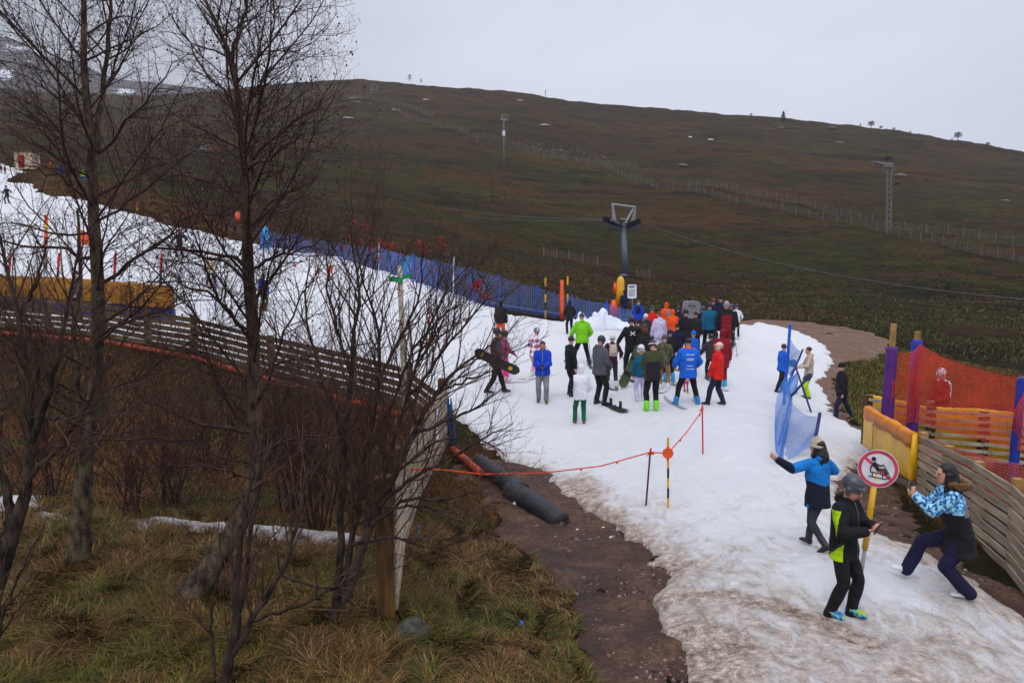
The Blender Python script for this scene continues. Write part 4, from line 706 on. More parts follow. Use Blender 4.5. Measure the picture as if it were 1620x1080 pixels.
# ---------------------------------------------------------------- fences, netting, poles, signs
def line_pts(pix_list, step):
    """ground points every `step` metres along a line given by photo points (x, y) or (x, y, depth)"""
    P = [(at(a[0], a[1]) if len(a) == 2 else base_at(a[0], a[2])) for a in pix_list]; out = [P[0]]
    for a, b in zip(P[:-1], P[1:]):
        n = max(1, int(round((b - a).length / step)))
        for i in range(1, n + 1): q = a.lerp(b, i / n); out.append(on(q.x, q.y))
    return out
def net_threads(grid, r, sides=3, skip_u=1, skip_v=1):
    """real threads along the rows and columns of a grid of points (nu x nv x 3)"""
    G = np.asarray(grid, float); Vs, Qs = [], []; b = 0
    def lines(A):
        nonlocal b
        M, K, _ = A.shape; T = np.gradient(A, axis=1); T /= np.linalg.norm(T, axis=2, keepdims=True) + 1e-9
        ref = np.array([.3, .5, .81]); u = np.cross(T, ref); u /= np.linalg.norm(u, axis=2, keepdims=True) + 1e-9; w = np.cross(T, u)
        ang = np.arange(sides) * 2 * math.pi / sides
        V = A[:, :, None] + r * (np.cos(ang)[None, None, :, None] * u[:, :, None] + np.sin(ang)[None, None, :, None] * w[:, :, None])
        idx = b + np.arange(M * K * sides).reshape(M, K, sides); n = np.roll(idx, -1, axis=2)
        Q = np.stack([idx[:, :-1], n[:, :-1], n[:, 1:], idx[:, 1:]], -1).reshape(-1, 4); Vs.append(V.reshape(-1, 3)); Qs.append(Q); b += M * K * sides
    lines(G[::skip_u]); lines(np.transpose(G, (1, 0, 2))[::skip_v]); return mesh_np(np.concatenate(Vs), np.concatenate(Qs))
def hang_net(tops, bots, cell, r, m, parent=None, name='net', sag=.06, wav=.03, seed=1, diamond=False):
    """netting hung between a line of top points and a line of bottom points"""
    tops = [Vector(t) for t in tops]; bots = [Vector(t) for t in bots]; L = [0]
    for a, b in zip(tops[:-1], tops[1:]): L.append(L[-1] + (b - a).length)
    nu = max(2, int(L[-1] / cell)); h = sum((a - b).length for a, b in zip(tops, bots)) / len(tops); nv = max(2, int(h / cell)); G = np.zeros((nu + 1, nv + 1, 3)); rr = random.Random(seed); ph = rr.random() * 9
    for i in range(nu + 1):
        s = L[-1] * i / nu; k = max(j for j in range(len(L)) if L[j] <= s + 1e-6); k = min(k, len(L) - 2); f = (s - L[k]) / (L[k + 1] - L[k]); t = tops[k].lerp(tops[k + 1], f); b = bots[k].lerp(bots[k + 1], f); sg = 4 * f * (1 - f) * sag
        d = (tops[k + 1] - tops[k]).normalized(); nrm = Vector((-d.y, d.x, 0))
        for j in range(nv + 1):
            v = j / nv; p = t.lerp(b, v); p = p - Vector((0, 0, sg * (1 - v))) + nrm * (math.sin(s * 1.7 + ph + v * 2) * wav + math.sin(s * 4.1 + v * 5 + ph) * wav * .5) * math.sin(math.pi * min(1, v + .15)); G[i, j] = p
    return link(name, net_threads(G, r), [m], parent, False)
def simple_pole(loc, top, r, m, label, cat='pole', name='marker_pole', bands=None, group=None):
    loc = Vector(loc); d = Vector(top) - loc; mb = MB(); ms = [m] if not isinstance(m, list) else m
    if bands:
        n = len(bands)
        for i, bi in enumerate(bands): mb.tube([d * (i / n), d * ((i + 1) / n)], r, 8, bi)
    else: mb.tube([(0, 0, -.15), (0, 0, 0), d], [r, r, r * .95], 8); mb.cap(d * .995, d, r * .95, r * .9, 8)
    o = mb.build(name, ms, None, False); o.location = loc; tag(o, label, cat, group); return o
def top_at(p, px, py): return P3(px, py, p.y)
def plank_fence(pts, h, rows, bw, side, mb_mat, post_mat, label, cat='fence', post=.12, pr=.5, name='plank_fence', gap0=.08, every=1, thick=.028, rnd=2):
    """posts with horizontal boards nailed on one side; side = +1 boards to the left of travel"""
    rr = random.Random(rnd); root = empty(name, pts[0]); tag(root, label, cat); o0 = Vector(pts[0])
    for i, p in enumerate(pts):
        m = MB(); hh = h + rr.uniform(.02, .1); m.box(p - o0 + Vector((0, 0, hh / 2 - .1)), post, post, hh + .2, Matrix.Rotation(rr.uniform(-.2, .2), 3, 'Z')); m.build('post', [post_mat], root)
    for a, b in zip(pts[:-1], pts[1:]):
        d = (b - a); n = Vector((-d.y, d.x, 0)).normalized() * side * (post / 2 + thick / 2 + .004); ex = d.normalized() * .02
        for k in range(rows):
            z = gap0 + bw / 2 + k * (h - gap0 - bw * .9) / max(1, rows - 1); m = MB(); j = rr.uniform(-.012, .012); m.plank(a - o0 + n + Vector((0, 0, z + j)) + ex * .3, b - o0 + n + Vector((0, 0, z - j)) - ex * .3, bw * rr.uniform(.92, 1.05), thick); m.build('plank', [mb_mat], root)
    return root
def paling_fence(pl, h, label, step=2.5, group='paling fences across the moor', r=.05, dens=.2, mpost=None):
    h *= .66; pts = line_pts(pl, step); root = empty('snow_fence', pts[0]); tag(root, label, 'fence', group); o0 = Vector(pts[0]); pm = MB(); pm.tube([(0, 0, -.3), (0, 0, h * 1.12)], r * .9, 5); pme = pm.me(); pme.materials.append(mpost or POSTM); rr = random.Random(len(pts))
    for p in pts[:100]:
        o = bpy.data.objects.new('post', pme); COL.objects.link(o); o.parent = root; o.location = p - o0; o.rotation_euler = (rr.uniform(-.06, .06), rr.uniform(-.06, .06), 0)
    m = MB()
    for a, b in zip(pts[:-1], pts[1:]):
        d = (b - a); n = int(d.length / dens); dn = d.normalized()
        for i in range(n):
            if rr.random() < .2: continue
            c = a.lerp(b, (i + .5) / n) - o0; w = r * .55; e = Vector((rr.uniform(-.03, .03), rr.uniform(-.03, .03), 0)); m.plank(c, c + e + Vector((0, 0, h * rr.uniform(.82, 1))), w * 2.6, w * .8, dn)
        for z in (.25, .8): m.plank(a - o0 + Vector((0, 0, z * h)), b - o0 + Vector((0, 0, z * h)), .03, .02)
    m.build('palings', [PALE], root)
POSTM = mat('pale_post', srgb(126, 116, 106), .9, bump=0); PALE = mat('weathered_paling', srgb(108, 98, 88), .9, col2=srgb(82, 73, 65), scale=2, bump=0)
NETB = pla('netting_blue', 60, 130, 215, .6); NETG = pla('netting_greyblue', 108, 140, 212, .6); NETO = pla('netting_orange', 232, 70, 30, .6); NETR = pla('netting_red', 176, 40, 30, .6); NETP = pla('netting_pink', 214, 96, 84, .6)
PAD = mat('yellow_vinyl', srgb(240, 190, 24), .45, col2=srgb(222, 164, 16), scale=2.2, bump=.5, bscale=4, bdist=.04, spec=.5)
PADO = PAD_SHADED = mat('shaded_yellow_vinyl', srgb(170, 116, 34), .6, col2=srgb(120, 76, 20), scale=4, bump=.6, bscale=9, bdist=.03); PADO = mat('orange_vinyl', srgb(232, 142, 18), .5, col2=srgb(206, 116, 14), scale=4, bump=.6, bscale=9, bdist=.03)  # first vinyl: yellow darkened, twig shade on the left padding wall in its colour
PURP = mat('purple_padding', srgb(96, 44, 120), .6, col2=srgb(70, 34, 110), scale=3, bump=.4, bscale=6, bdist=.03); PURB = mat('blue_padding', srgb(34, 58, 160), .6, scale=3, bump=.4, bscale=6)
def padding(pts, z0, z1, t, label, m=PAD, name='padding', flap=True, seed=0, parent=None, n=None):
    """soft vinyl padding with a slightly sagging top edge, draped along ground points"""
    o0 = Vector(pts[0]); R = []; L = 0; rr = random.Random(seed); P = []
    for a, b in zip(pts[:-1], pts[1:]):
        k = max(2, int((b - a).length / .12))
        for i in range(k): P.append(a.lerp(b, i / k))
    P.append(pts[-1]); root = None
    for i, p in enumerate(P):
        d = (P[min(i + 1, len(P) - 1)] - P[max(i - 1, 0)]).normalized(); n_ = Vector((-d.y, d.x, 0)).normalized(); s = i * .12; q = .006 * math.sin(s * 5 + seed) + .004 * math.sin(s * 13); zt = z1 + .010 * math.sin(s * 3.7) + .005 * math.sin(s * 9 + 1); zb = z0 + .02 * math.sin(s * 2.3)
        c = p - o0; w = t / 2
        R.append([c + n_ * x + Vector((0, 0, z)) for x, z in ((-w * .8 + q, zb), (-w + q, zb + .05), (-w + q, (zb + zt) / 2), (-w + q, zt - .05), (-w * .6, zt), (w * .6, zt), (w + q, zt - .05), (w + q, (zb + zt) / 2), (w + q, zb + .05), (w * .8 + q, zb))])
    mb = MB(); mb.rings(R); root = mb.build(name, [m], parent, True); root.location = o0
    if not parent: tag(root, label, 'padding')
    if flap:
        R = []
        for i, p in enumerate(P):
            d = (P[min(i + 1, len(P) - 1)] - P[max(i - 1, 0)]).normalized(); n_ = Vector((-d.y, d.x, 0)).normalized(); s = i * .12; zt = z1 + .010 * math.sin(s * 3.7) + .005 * math.sin(s * 9 + 1) + .008; w = t / 2 + .014; dp = .26 + .02 * math.sin(s * 6); c = p - o0; q = .006 * math.sin(s * 5 + seed) + .004 * math.sin(s * 13)
            R.append([c + n_ * x + Vector((0, 0, z)) for x, z in ((-w + q, zt - dp), (-w + q, zt - .05), (-w * .6, zt + .004), (w * .6, zt + .004), (w + q, zt - .05), (w + q, zt - dp), (w + q - .012, zt - dp), (w * .5, zt - .02), (-w * .5, zt - .02), (-w + q + .012, zt - dp))])
        mb = MB(); mb.rings(R); mb.build('top_flap', [PADO], root, True)
    return root
def torus_ring(c, ax, r, t, n=24, mb=None, mi=0, depth=.004):
    pass

def build_left_fence():
    A = base_at(604, 8.2); B = base_at(700, 18.0)
    pts = [A, base_at(622, 10.6), base_at(652, 13.6), B]
    plank_fence(pts, 1.48, 6, .17, -1, WOOD, WOODB, 'pale plank fence with a thick brown end post, running back along the mud', post=.19, gap0=.10, name='plank_fence')
    pts = line_pts([(700, 700, 18.0), (645, 650, 20.6), (560, 630, 22), (430, 595, 24), (310, 568, 26), (170, 545, 27.6), (0, 520, 29.5), (-80, 515, 30)], 2.6)
    plank_fence(pts, 1.2, 6, .15, 1, WOODD, WOODB, 'brown plank fence below the snow, running left behind the trees above the orange pipe', post=.17, gap0=.06, rnd=5)
    # orange pipe along its foot
    def pipe(pl, r, m, label, z=.05, cat='pipe', name='drain_pipe', ribs=None, collars=True):
        P = [base_at(a[0], a[2]) + Vector((0, 0, z + (a[3] if len(a) > 3 else 0))) for a in pl]; o0 = P[0].copy(); root = empty(name, o0); tag(root, label, cat); mb = MB(); Q = []; Rr = []
        for a, b in zip(P[:-1], P[1:]):
            k = max(2, int((b - a).length / (.022 if ribs else .3)))
            for i in range(k): Q.append(a.lerp(b, i / k) - o0)
        Q.append(P[-1] - o0); Rr = [r * (1 + (.035 if (i // 2 % 2) else -.035)) if ribs else r for i in range(len(Q))]; mb.tube(Q, Rr, 20 if ribs else 12); mb.build('pipe_body', [m], root, not ribs or True)
        if collars:
            s = 0; tot = 0
            for i in range(1, len(Q)):
                tot += (Q[i] - Q[i - 1]).length
                if tot > 1.1: 
                    mb = MB(); d = (Q[i] - Q[i - 1]).normalized(); mb.tube([Q[i] - d * .06, Q[i] + d * .06], r * 1.14, 12); mb.build('collar', [m], root, True); tot = 0
        return root
    ORP = mat('orange_pipe', srgb(164, 66, 36), .6, col2=srgb(96, 42, 28), scale=3, bump=.2)
    pipe([(640, 0, 20.2), (560, 0, 21.4), (430, 0, 23.3), (310, 0, 25.2), (170, 0, 26.8), (0, 0, 28.6), (-60, 0, 29)], .085, ORP, 'long orange jointed pipe lying along the foot of the brown plank fence')
    pipe([(715, 0, 17.2), (762, 0, 15.0)], .08, ORP, 'short orange pipe feeding into the black ribbed pipe', z=.12)
    BLP = mat('black_pipe', srgb(38, 39, 45), .5, bump=.15, spec=.4)
    a, b, c = at(760, 745), at(820, 788), at(893, 812)
    pipe([(758, 0, a.y + .25), (825, 0, 13.7)], .17, BLP, 'first length of black ribbed drainpipe below the snow edge', z=.12, ribs=1, collars=False, name='ribbed_pipe')
    pipe([(808, 0, 13.9), (850, 0, 13.0), (888, 0, 12.5, -.12)], .19, BLP, 'wider second length of black ribbed drainpipe sinking into the mud', z=.10, ribs=1, collars=False, name='ribbed_pipe')
    # blue rope bundle at the corner post, paper notice on the fence
    rr = random.Random(4); m = MB(); o = B + Vector((.16, -.16, 0))
    for i in range(26):
        x = rr.uniform(-.09, .09); y = rr.uniform(-.04, .04); z0 = rr.uniform(.95, 1.15); z1 = rr.uniform(-.15, .35); m.tube([(x * .5, y, z0), (x, y - .03, z0 * .7), (x * 1.3 + rr.uniform(-.03, .03), y - .02, z1 + .2), (x * 1.1 + rr.uniform(-.05, .05), y, z1)], .011, 4)
    ob = m.build('rope_bundle', [mat('blue_rope', srgb(24, 92, 150), .7, scale=30, mixw=.3, bump=.3)], None, True); ob.location = o; tag(ob, 'bundle of blue rope and net hanging on the fence corner', 'rope')
    E_ = base_at(652, 13.6); d = (B - E_).normalized(); q = E_.lerp(B, .5); n = Vector((d.y, -d.x, 0)); m = MB(); m.box((0, 0, 0), .36, .006, .62, Matrix((d, n, Vector((0, 0, 1)))).transposed()); ob = m.build('paper_notice', [P_['white']], None); ob.location = q + n * .145 + Vector((0, 0, .92)); tag(ob, 'white paper notice on the side of the pale plank fence', 'notice')
    m = MB()
    for k, (w, z) in enumerate(((.22, .16), (.24, .04), (.16, -.04), (.2, -.12))): m.box(n * .005 + Vector((0, 0, z)), w, .003, .03, Matrix((d, n, Vector((0, 0, 1)))).transposed())
    m.build('printed_lines', [P_['navy']], ob)
def build_right_fence():
    C1 = base_at(1466, 13.8); C0 = base_at(1386, 17.3); C2 = base_at(1622, 10.1); C3 = base_at(1700, 8.6)
    plank_fence([C0, on(*C0.lerp(C1, .5)[:2]), C1], 1.12, 6, .14, -1, WOOD, WOODY, 'short grey plank fence under the yellow padding, going back from the corner', gap0=.06, rnd=8)
    pts = [C1] + [on(*C1.lerp(C2, i / 3)[:2]) for i in (1, 2)] + [C2, C3]
    plank_fence(pts, 1.16, 8, .104, -1, WOOD, WOODY, 'long grey plank fence behind the crouching woman at the right edge', gap0=.03, rnd=9)
    d = (C1 - C0).normalized(); off = Vector((d.y, -d.x, 0)) * .16
    pd = [C0 + off, C0.lerp(C1, .5) + off, C1 + off + d * .06]
    padding(pd, .32, 1.2, .11, 'bright yellow vinyl padding with an orange net flap on the fence corner', seed=3)
    for f in (.3,):
        q = C0.lerp(C1, f) + off * 1.62; m = MB(); m.plank(Vector((0, 0, .35)), Vector((0, 0, .98)) + d * .02, .05, .012, d); o = m.build('strap', [WOODY], None); o.location = q; tag(o, 'tan strap with a metal ring on the yellow padding', 'strap'); m = MB(); m.tube([Vector((0, 0, .98)) + Vector((off.x, off.y, 0)).normalized() * x for x in (.0, .02)], .045, 14); m.build('ring', [P_['silver']], o)
    # far side of the enclosure
    D0 = on(*(C0 + V3(.25, .9, 0))[:2]); D1 = base_at(1640, 17.0); D2 = base_at(1760, 16.6)
    pts = [D0, on(*D0.lerp(D1, .4)[:2]), on(*D0.lerp(D1, .72)[:2]), D1, D2]
    plank_fence(pts, 1.12, 7, .075, -1, WOODL, WOODB, 'far plank fence of the enclosure with yellow padding behind its boards', gap0=.06, rnd=12, post=.16)
    u = (D1 - D0).normalized(); o2 = Vector((-u.y, u.x, 0)) * .2; padding([p + o2 for p in pts], .05, 1.16, .08, 'yellow padding on the outer side of the far enclosure fence', seed=6, flap=False)
    # tall padded posts with orange netting
    T = []
    for k, (px, pyt, Y, ptop, lb, mm) in enumerate(((1410, 512, 17.1, 548, 'purple padded post nearest the yellow corner, with bare wooden top', [PURP]), (1452, 524, 17.6, 537, 'second padded post, blue above purple, behind the yellow corner', [PURP, PURB]), (1617, 596, 14.2, 596, 'padded purple post at the right edge of the photo', [PURB]))):
        b = base_at(px - 5, Y); t = P3(px + 4 if k == 0 else px, pyt, Y); h = t - b; r = empty('padded_post', b); tag(r, lb, 'post', None); m = MB(); m.tube([(0, 0, -.2), h], .075, 4); m.build('timber', [WOODY], r)
        ph = (P3(px, ptop, Y) - b); m = MB(); zs = [0, .25, .5, .75, .97, 1]; kq = .65 if k == 2 else 1; m.tube([h * (z * ph.length / h.length) for z in zs], [q_ * kq for q_ in (.13, .125, .13, .12, .12, .10)], 12, 0)
        if len(mm) > 1: m.M = [1 if sum(m.V[i][2] for i in f) / len(f) > ph.length * .86 else 0 for f in m.F]
        m.build('padding_sleeve', mm, r, True); T.append((b, b + ph, ph))
    b3 = base_at(1760, 12.5); T.append((b3, b3 + Vector((0, 0, 2.2)), None))
    tp = [T[0][1] - V3(0, .1, .03), T[1][1] - V3(0, .1, .08), T[2][1] + V3(0, -.1, -.02), T[3][1]]
    bt = [t + Vector((0, 0, -1.25)) for t in tp]
    hang_net(tp, [T[0][0] + V3(0, -.1, .9), T[1][0] + V3(0, -.1, .9), T[2][0] + V3(0, -.1, .9), T[3][0] + V3(0, 0, .9)], .045, .0062, NETO, name='orange_net', sag=.16, wav=.10, seed=4)
    tag(bpy.data.objects['orange_net'], 'orange netting slung between the three padded posts', 'netting')
    q0 = base_at(1445, 21.5); q1 = base_at(1640, 19.5); q2 = base_at(1780, 18.5)
    o = hang_net([q0 + V3(0, 0, 2.2), q1 + V3(0, 0, 1.75), q2 + V3(0, 0, 1.8)], [q0 + V3(0, 0, .3), q1 + V3(0, 0, .3), q2 + V3(0, 0, .3)], .055, .0075, NETR, name='red_net', sag=.14, wav=.12, seed=7); tag(o, 'darker red netting behind the child on the far side of the enclosure', 'netting')
    e = C2 + (C2 - C1).normalized() * .9
    o = hang_net([C1 + V3(.08, .08, 1.13), C2 + V3(.08, .08, 1.42), e + V3(.1, .1, 1.4)], [C1 + V3(.16, .1, .62), C2 + V3(.2, .1, .75), e + V3(.1, .1, .7)], .04, .0042, NETP, name='pink_net', sag=.05, wav=.06, seed=9); tag(o, 'faded pink orange netting draped along the top of the grey plank fence', 'netting')
    for kx, ky in ((1492, 752), (1604, 740)):
        c = P3(kx, ky, 12.9 if kx < 1550 else 11.4); m = MB(); 
        for j in range(7): a = V3(random.uniform(-.03, .03), random.uniform(-.03, .03), random.uniform(-.03, .03)); m.cap(a, a + V3(random.uniform(-.03, .03), 0, random.uniform(-.04, .04)), .022, .018, 6)
        o = remesh(m, .01, 'glove', [CL['dred']], None, 1); o.location = c; tag(o, 'dark red glove caught on the fence %s' % ('above the crouching woman' if kx < 1550 else 'near the right edge'), 'glove')
def build_barrier():
    def bp(a, b, lb, r=.028): return simple_pole(a, b, r, P_['navy'] if r < .04 else P_['blue'], lb, 'pole', 'barrier_pole')
    g = at(1243, 640); Y = g.y; root = None
    b0 = on(*P3(1240, 640, Y)[:2]); t0 = P3(1250, 514, Y); bp(b0, t0, 'tallest blue barrier pole, upright beside the man in the red brown cap', .045)
    Y2 = Y - 1.2
    a1 = P3(1284, 632, Y - .8); bp(on(a1.x, a1.y), P3(1258, 578, Y - .5), 'blue pole leaning left in front of the pale hooded man')
    bp(P3(1244, 615, Y - .3), P3(1270, 553, Y - .2), 'dark blue pole crossing up towards the bareheaded man')
    bp(P3(1250, 628, Y2), P3(1283, 592, Y2 - .2), 'blue pole lying slantwise at the pale hooded man\'s knees', .036)
    a2 = at(1287, 694 + 34); Yf = a2.y; c0 = P3(1286, 700, 15.6); c1 = P3(1297, 654, 15.8); bp(on(c0.x, c0.y), c1, 'nearest blue pole of the sagging net, behind the beige hat', .038)
    e0 = on(*P3(1230, 735, 16.0)[:2]); e1 = P3(1252, 628, Y2); bp(e0, e1, 'long thin blue pole down the middle of the sagging net', .022)
    B1 = NETB; root = empty('barrier_net', b0); tag(root, 'tangled blue netting of the collapsed barrier held by its leaning poles', 'netting')
    def patch(c, nu, nv, bulge, r, m, name='net_panel'):
        """c: four corners TL TR BR BL"""
        G = np.zeros((nu + 1, nv + 1, 3))
        for i in range(nu + 1):
            for j in range(nv + 1):
                u, v = i / nu, j / nv; p = c[0].lerp(c[1], u).lerp(c[3].lerp(c[2], u), v); p = p + Vector(bulge[0]) * math.sin(math.pi * v) * (1 - u) + Vector(bulge[1]) * math.sin(math.pi * u) * (1 - v) + Vector((0, .04, 0)) * math.sin(u * 9 + v * 7); G[i, j] = p - b0
        return link(name, net_threads(G, r), [m], root, False)
    patch([P3(1249, 532, Y), P3(1270, 556, Y - .2), P3(1252, 596, Y - .3), P3(1246, 590, Y)], 12, 26, [(0, 0, 0), (0, 0, -.12)], .0055, B1)
    patch([P3(1250, 596, Y - .4), P3(1262, 590, Y - .5), P3(1262, 622, Y2), P3(1248, 628, Y2)], 14, 22, [(-.1, 0, 0), (0, 0, 0)], .008, B1)
    patch([P3(1242, 596, Y - .4), P3(1254, 630, Y2), P3(1238, 735, 14.6), P3(1228, 712, 14.4)], 14, 52, [(-.14, 0, 0), (0, 0, 0)], .0055, B1)
    patch([P3(1250, 632, Y2), P3(1296, 660, 15.8), P3(1284, 706, 15.6), P3(1230, 735, 14.8)], 30, 36, [(-.10, 0, 0), (0, 0, -.14)], .0042, B1)
def build_blue_fence():
    tops = [(412, 366), (470, 372), (540, 386), (600, 392), (655, 405), (690, 412), (745, 424), (790, 438), (850, 455), (905, 470), (960, 480), (1010, 492)]
    bl = [(412, 396), (470, 404), (540, 411), (600, 428), (655, 446), (690, 460), (745, 477), (790, 489), (850, 499), (905, 507), (960, 512), (1005, 514)]
    P = [at(x, y) for x, y in bl]; T = [P3(x, y, p.y) for (x, y), p in zip(tops, P)]
    root = empty('blue_net_fence', P[0]); tag(root, 'long blue netting fence along the top edge of the snow up to the lift queue', 'fence'); o0 = P[0]
    G = hang_net([t - o0 for t in T], [p - o0 + V3(0, 0, .02) for p in P], .085, .0078, NETG, root, 'net', .05, .08, 3)
    for i, (p, t) in enumerate(zip(P, T)):
        m = MB(); m.tube([p - o0 + V3(0, 0, -.1), t - o0 + V3(0, 0, .12)], .032, 6); m.build('post', [P_['blue']], root)
    for i in range(len(P) - 1):
        q = P[i].lerp(P[i + 1], .5); t = T[i].lerp(T[i + 1], .5); m = MB(); m.tube([q - o0, t - o0 + V3(0, 0, .05)], .014, 5); m.build('post', [P_['blue']], root)
    m = MB(); m.tube([p - o0 + V3(0, .25, .14) for p in P[6:]], .09, 8); m.build('bottom_roll', [P_['navy']], root, True)
    for x0, x1, y, lb in ((598, 600, 386, 'white pole rising behind the blue netting, left of the pale rowan gap'), (717, 718, 407, 'white pole rising above the blue netting, right one')):
        p = at(x0, 440 if x0 < 650 else 470); simple_pole(p, P3(x1, y, p.y), .03, P_['white'], lb)
    for x, yt, yb, lb in ((863, 440, 505, 'yellow and black pole behind the blue netting, left of the orange pad'), (898, 437, 508, 'yellow and black pole just right of the orange pad'), (320, 298, 318, 'short yellow marker among the branches left of the second tall tree')):
        p = at(x, yb - 2); simple_pole(p, P3(x, yt, p.y), .035, [P_['yellow'], P_['black']], lb, bands=[0, 1, 0, 1, 0])
    # orange padded posts
    for x, yt, yb, lb, r in ((889, 443, 506, 'orange padded post behind the blue netting', .10), (376, 335, 352, 'orange pad on the brown bank beside the second tall tree', .2)):
        p = at(x, yb - (0 if r > .1 else 0)); h = P3(x, yt, p.y) - p; m = MB(); m.tube([(0, 0, 0), h * .3, h * .6, h * .75, h * .78, h * .98, h], [r, r * .95, r, r * .9, r * .75, r * .75, r * .4], 10); o = m.build('padded_post', [P_['orange']], None, True); o.location = p; tag(o, lb, 'post')
    p = at(980, 505); h = P3(982, 437, p.y) - p; r = empty('lift_pad', p); tag(r, 'lift pole wrapped in yellow and orange pads behind the dark coated attendant', 'post'); m = MB(); m.tube([h * .35, h * .7, h * .9, h], [.2, .19, .17, .08], 10); m.build('yellow_pad', [P_['yellow']], r, True)
    m = MB(); m.tube([h * z + V3(-.26, -.03, 0) for z in (.05, .3, .45)], [.2, .19, .1], 10); m.build('orange_pad', [P_['orange']], r, True); m = MB(); m.tube([h * z + V3(-.24, 0, 0) for z in (.58, .85)], .07, 8); m.build('orange_tube', [P_['orange']], r, True)
    m = MB(); m.tube([(0, 0, 0), h * 1.0], .05, 6); m.build('pole', [STEEL], r)
    # notice board
    p = at(1001, 512); c = P3(1000, 461, p.y - .3); r = empty('notice_board', p); tag(r, 'white notice board with rows of blue writing above the lift queue', 'sign'); w, h = (P3(1007, 461, c.y) - P3(993, 461, c.y)).length, (P3(1000, 451, c.y) - P3(1000, 473, c.y)).length
    m = MB(); pr = [(sx * (w / 2 - .05) + .05 * math.cos(a), sz * (h / 2 - .05) + .05 * math.sin(a)) for sx, sz, a0 in ((1, 1, 0), (-1, 1, 90), (-1, -1, 180), (1, -1, 270)) for a in [rad(a0 + d) for d in (0, 45, 90)]]; cc = c - p
    m.rings([[cc + V3(x, d, z) for x, z in pr] for d in (0, .02)]); m.build('board', [P_['white']], r); m = MB(); m.tube([(0, 0, -.2), cc + V3(0, .04, h * .3)], .03, 6); m.build('post', [STEEL], r)
    rr = random.Random(2); m = MB()
    for k, z in enumerate((.36, .31, .13, .02, -.10, -.21, -.31)):
        x = -.36
        while x < .34:
            g = rr.uniform(.05, .11) * (1.6 if k < 2 else 1)
            if x + g > .37: break
            m.box(cc + V3((x + g / 2) * w, -.004, z * h * (1 if k > 1 else 1.02)), g * w, .004, (.075 if k < 2 else .055) * h); x += g + .035
    m.build('lettering', [P_['navy']], r)
def build_poles():
    YB = [P_['yellow'], P_['black']]
    # rope barrier in the foreground
    a = at(1057, 803); t = P3(1057, 692, a.y); simple_pole(a, t, .018, YB, 'yellow and black banded pole carrying an orange disc, in the foreground snow', bands=[0, 1, 0, 1, 0, 1, 0])
    rt = P3(1056, 716, a.y) + V3(0, -.03, 0); m = MB(); m.tube([(0, -.012, 0), (0, .012, 0)], .085, 18); m.box((0, 0, .09), .04, .02, .05); m.box((0, 0, -.09), .04, .02, .05); o = m.build('marker_disc', [P_['orange']], None); o.location = rt; tag(o, 'orange plastic disc on the yellow and black pole', 'disc')
    b = at(1022, 799); tb = P3(1029, 712, b.y); simple_pole(b, tb, .016, P_['maroon'], 'dark red pole left of the yellow and black pole'); c = at(1112, 718); tc = P3(1111, 643, c.y); simple_pole(c, tc, .016, P_['red'], 'red pole at the far end of the orange rope')
    ROPE = mat('orange_rope', srgb(222, 76, 34), .7, scale=30, mixw=.2, bump=.3); pts = []
    K = [base_at(645, 9.6) + V3(0, 0, .0), P3(700, 743, 12.6), P3(762, 750, 12.4), P3(858, 748, 12.3), P3(950, 737, 12.4), tb - V3(0, 0, .03), rt, P3(1085, 685, 14), tc - V3(0, 0, .08)]; K[0] = P3(640, 741, 11.5)
    for p, q in zip(K[:-1], K[1:]):
        for i in range(6): pts.append(p.lerp(q, i / 6))
    pts.append(K[-1]); o0 = pts[0]; m = MB(); m.tube([p - o0 for p in pts[:14]], .017, 6); m.tube([p - o0 for p in pts[13:]], .011, 6)
    for i in (3, 9, 14, 22, 26, 31, 40, 47): m.cap(pts[i] - o0 + V3(0, 0, -.01), pts[i] - o0 + V3(.0, 0, -.025), .02, .016, 6)
    o = m.build('barrier_rope', [ROPE], None, True); o.location = o0; tag(o, 'orange rope strung from the fence past the black pipe to the red pole', 'rope')
    for p, lb in ((tb, 'left dark red pole'), (tc, 'far red pole')):
        m = MB(); m.cap((0, 0, -.06), (.005, -.01, .03), .028, .014, 8); m.cap((0, 0, -.02), (-.05, 0, -.09), .012, .008, 6); o = m.build('rope_knot', [ROPE], None, True); o.location = p; tag(o, 'orange knot tied on top of the ' + lb, 'knot')
    # slope markers on the left
    for x, yt, yb, lb, r in ((17, 400, 442, 'red marker above the yellow padding, leftmost', .05), (94, 400, 440, 'red marker above the yellow padding, left of the first tall trunk', .05), (183, 400, 444, 'red marker above the yellow padding, right of the first tall trunk', .05), (256, 400, 452, 'red marker above the yellow padding, rightmost of four', .05)):
        p = base_at(x, 31.8); q = P3(x, yt, 31.8); simple_pole(p, q, r, [P_['navy'], P_['red']], lb, bands=[0, 0, 1, 0, 1, 1], group='red topped poles above the yellow padding')
    p = at(72, 432); r = simple_pole(p, P3(73, 340, p.y), .09, [P_['silver'], P_['orange'], P_['yellow']], 'tall orange topped pole standing in the snow left of the first tall tree', bands=[0, 0, 0, 1, 1, 2, 1])
    p = at(131, 408); m = MB(); m.rings([[V3(x, d, z) for x, z in ((-.3, -.2), (.4, -.3), (.45, .1), (.0, .55), (-.35, .5))] for d in (0, .05)]); o = m.build('flag', [P_['orange']], None); o.location = P3(133, 380, p.y); tag(o, 'orange flag hidden behind the first tall trunk', 'flag')
    m = MB(); m.tube([p - Vector(o.location), V3(-.33, .03, .8)], .03, 6); m.build('flag_pole', [P_['maroon']], o)
    p = at(341, 492); simple_pole(p, P3(342, 443, p.y), .03, P_['blue'], 'thin blue pole in the snow under the cream jacketed skier')
    p = at(680, 560); simple_pole(p, P3(679, 488, p.y), .022, [P_['green'], P_['red']], 'thin green and red wand in the snow right of the green sign', bands=[0, 0, 0, 1, 1])
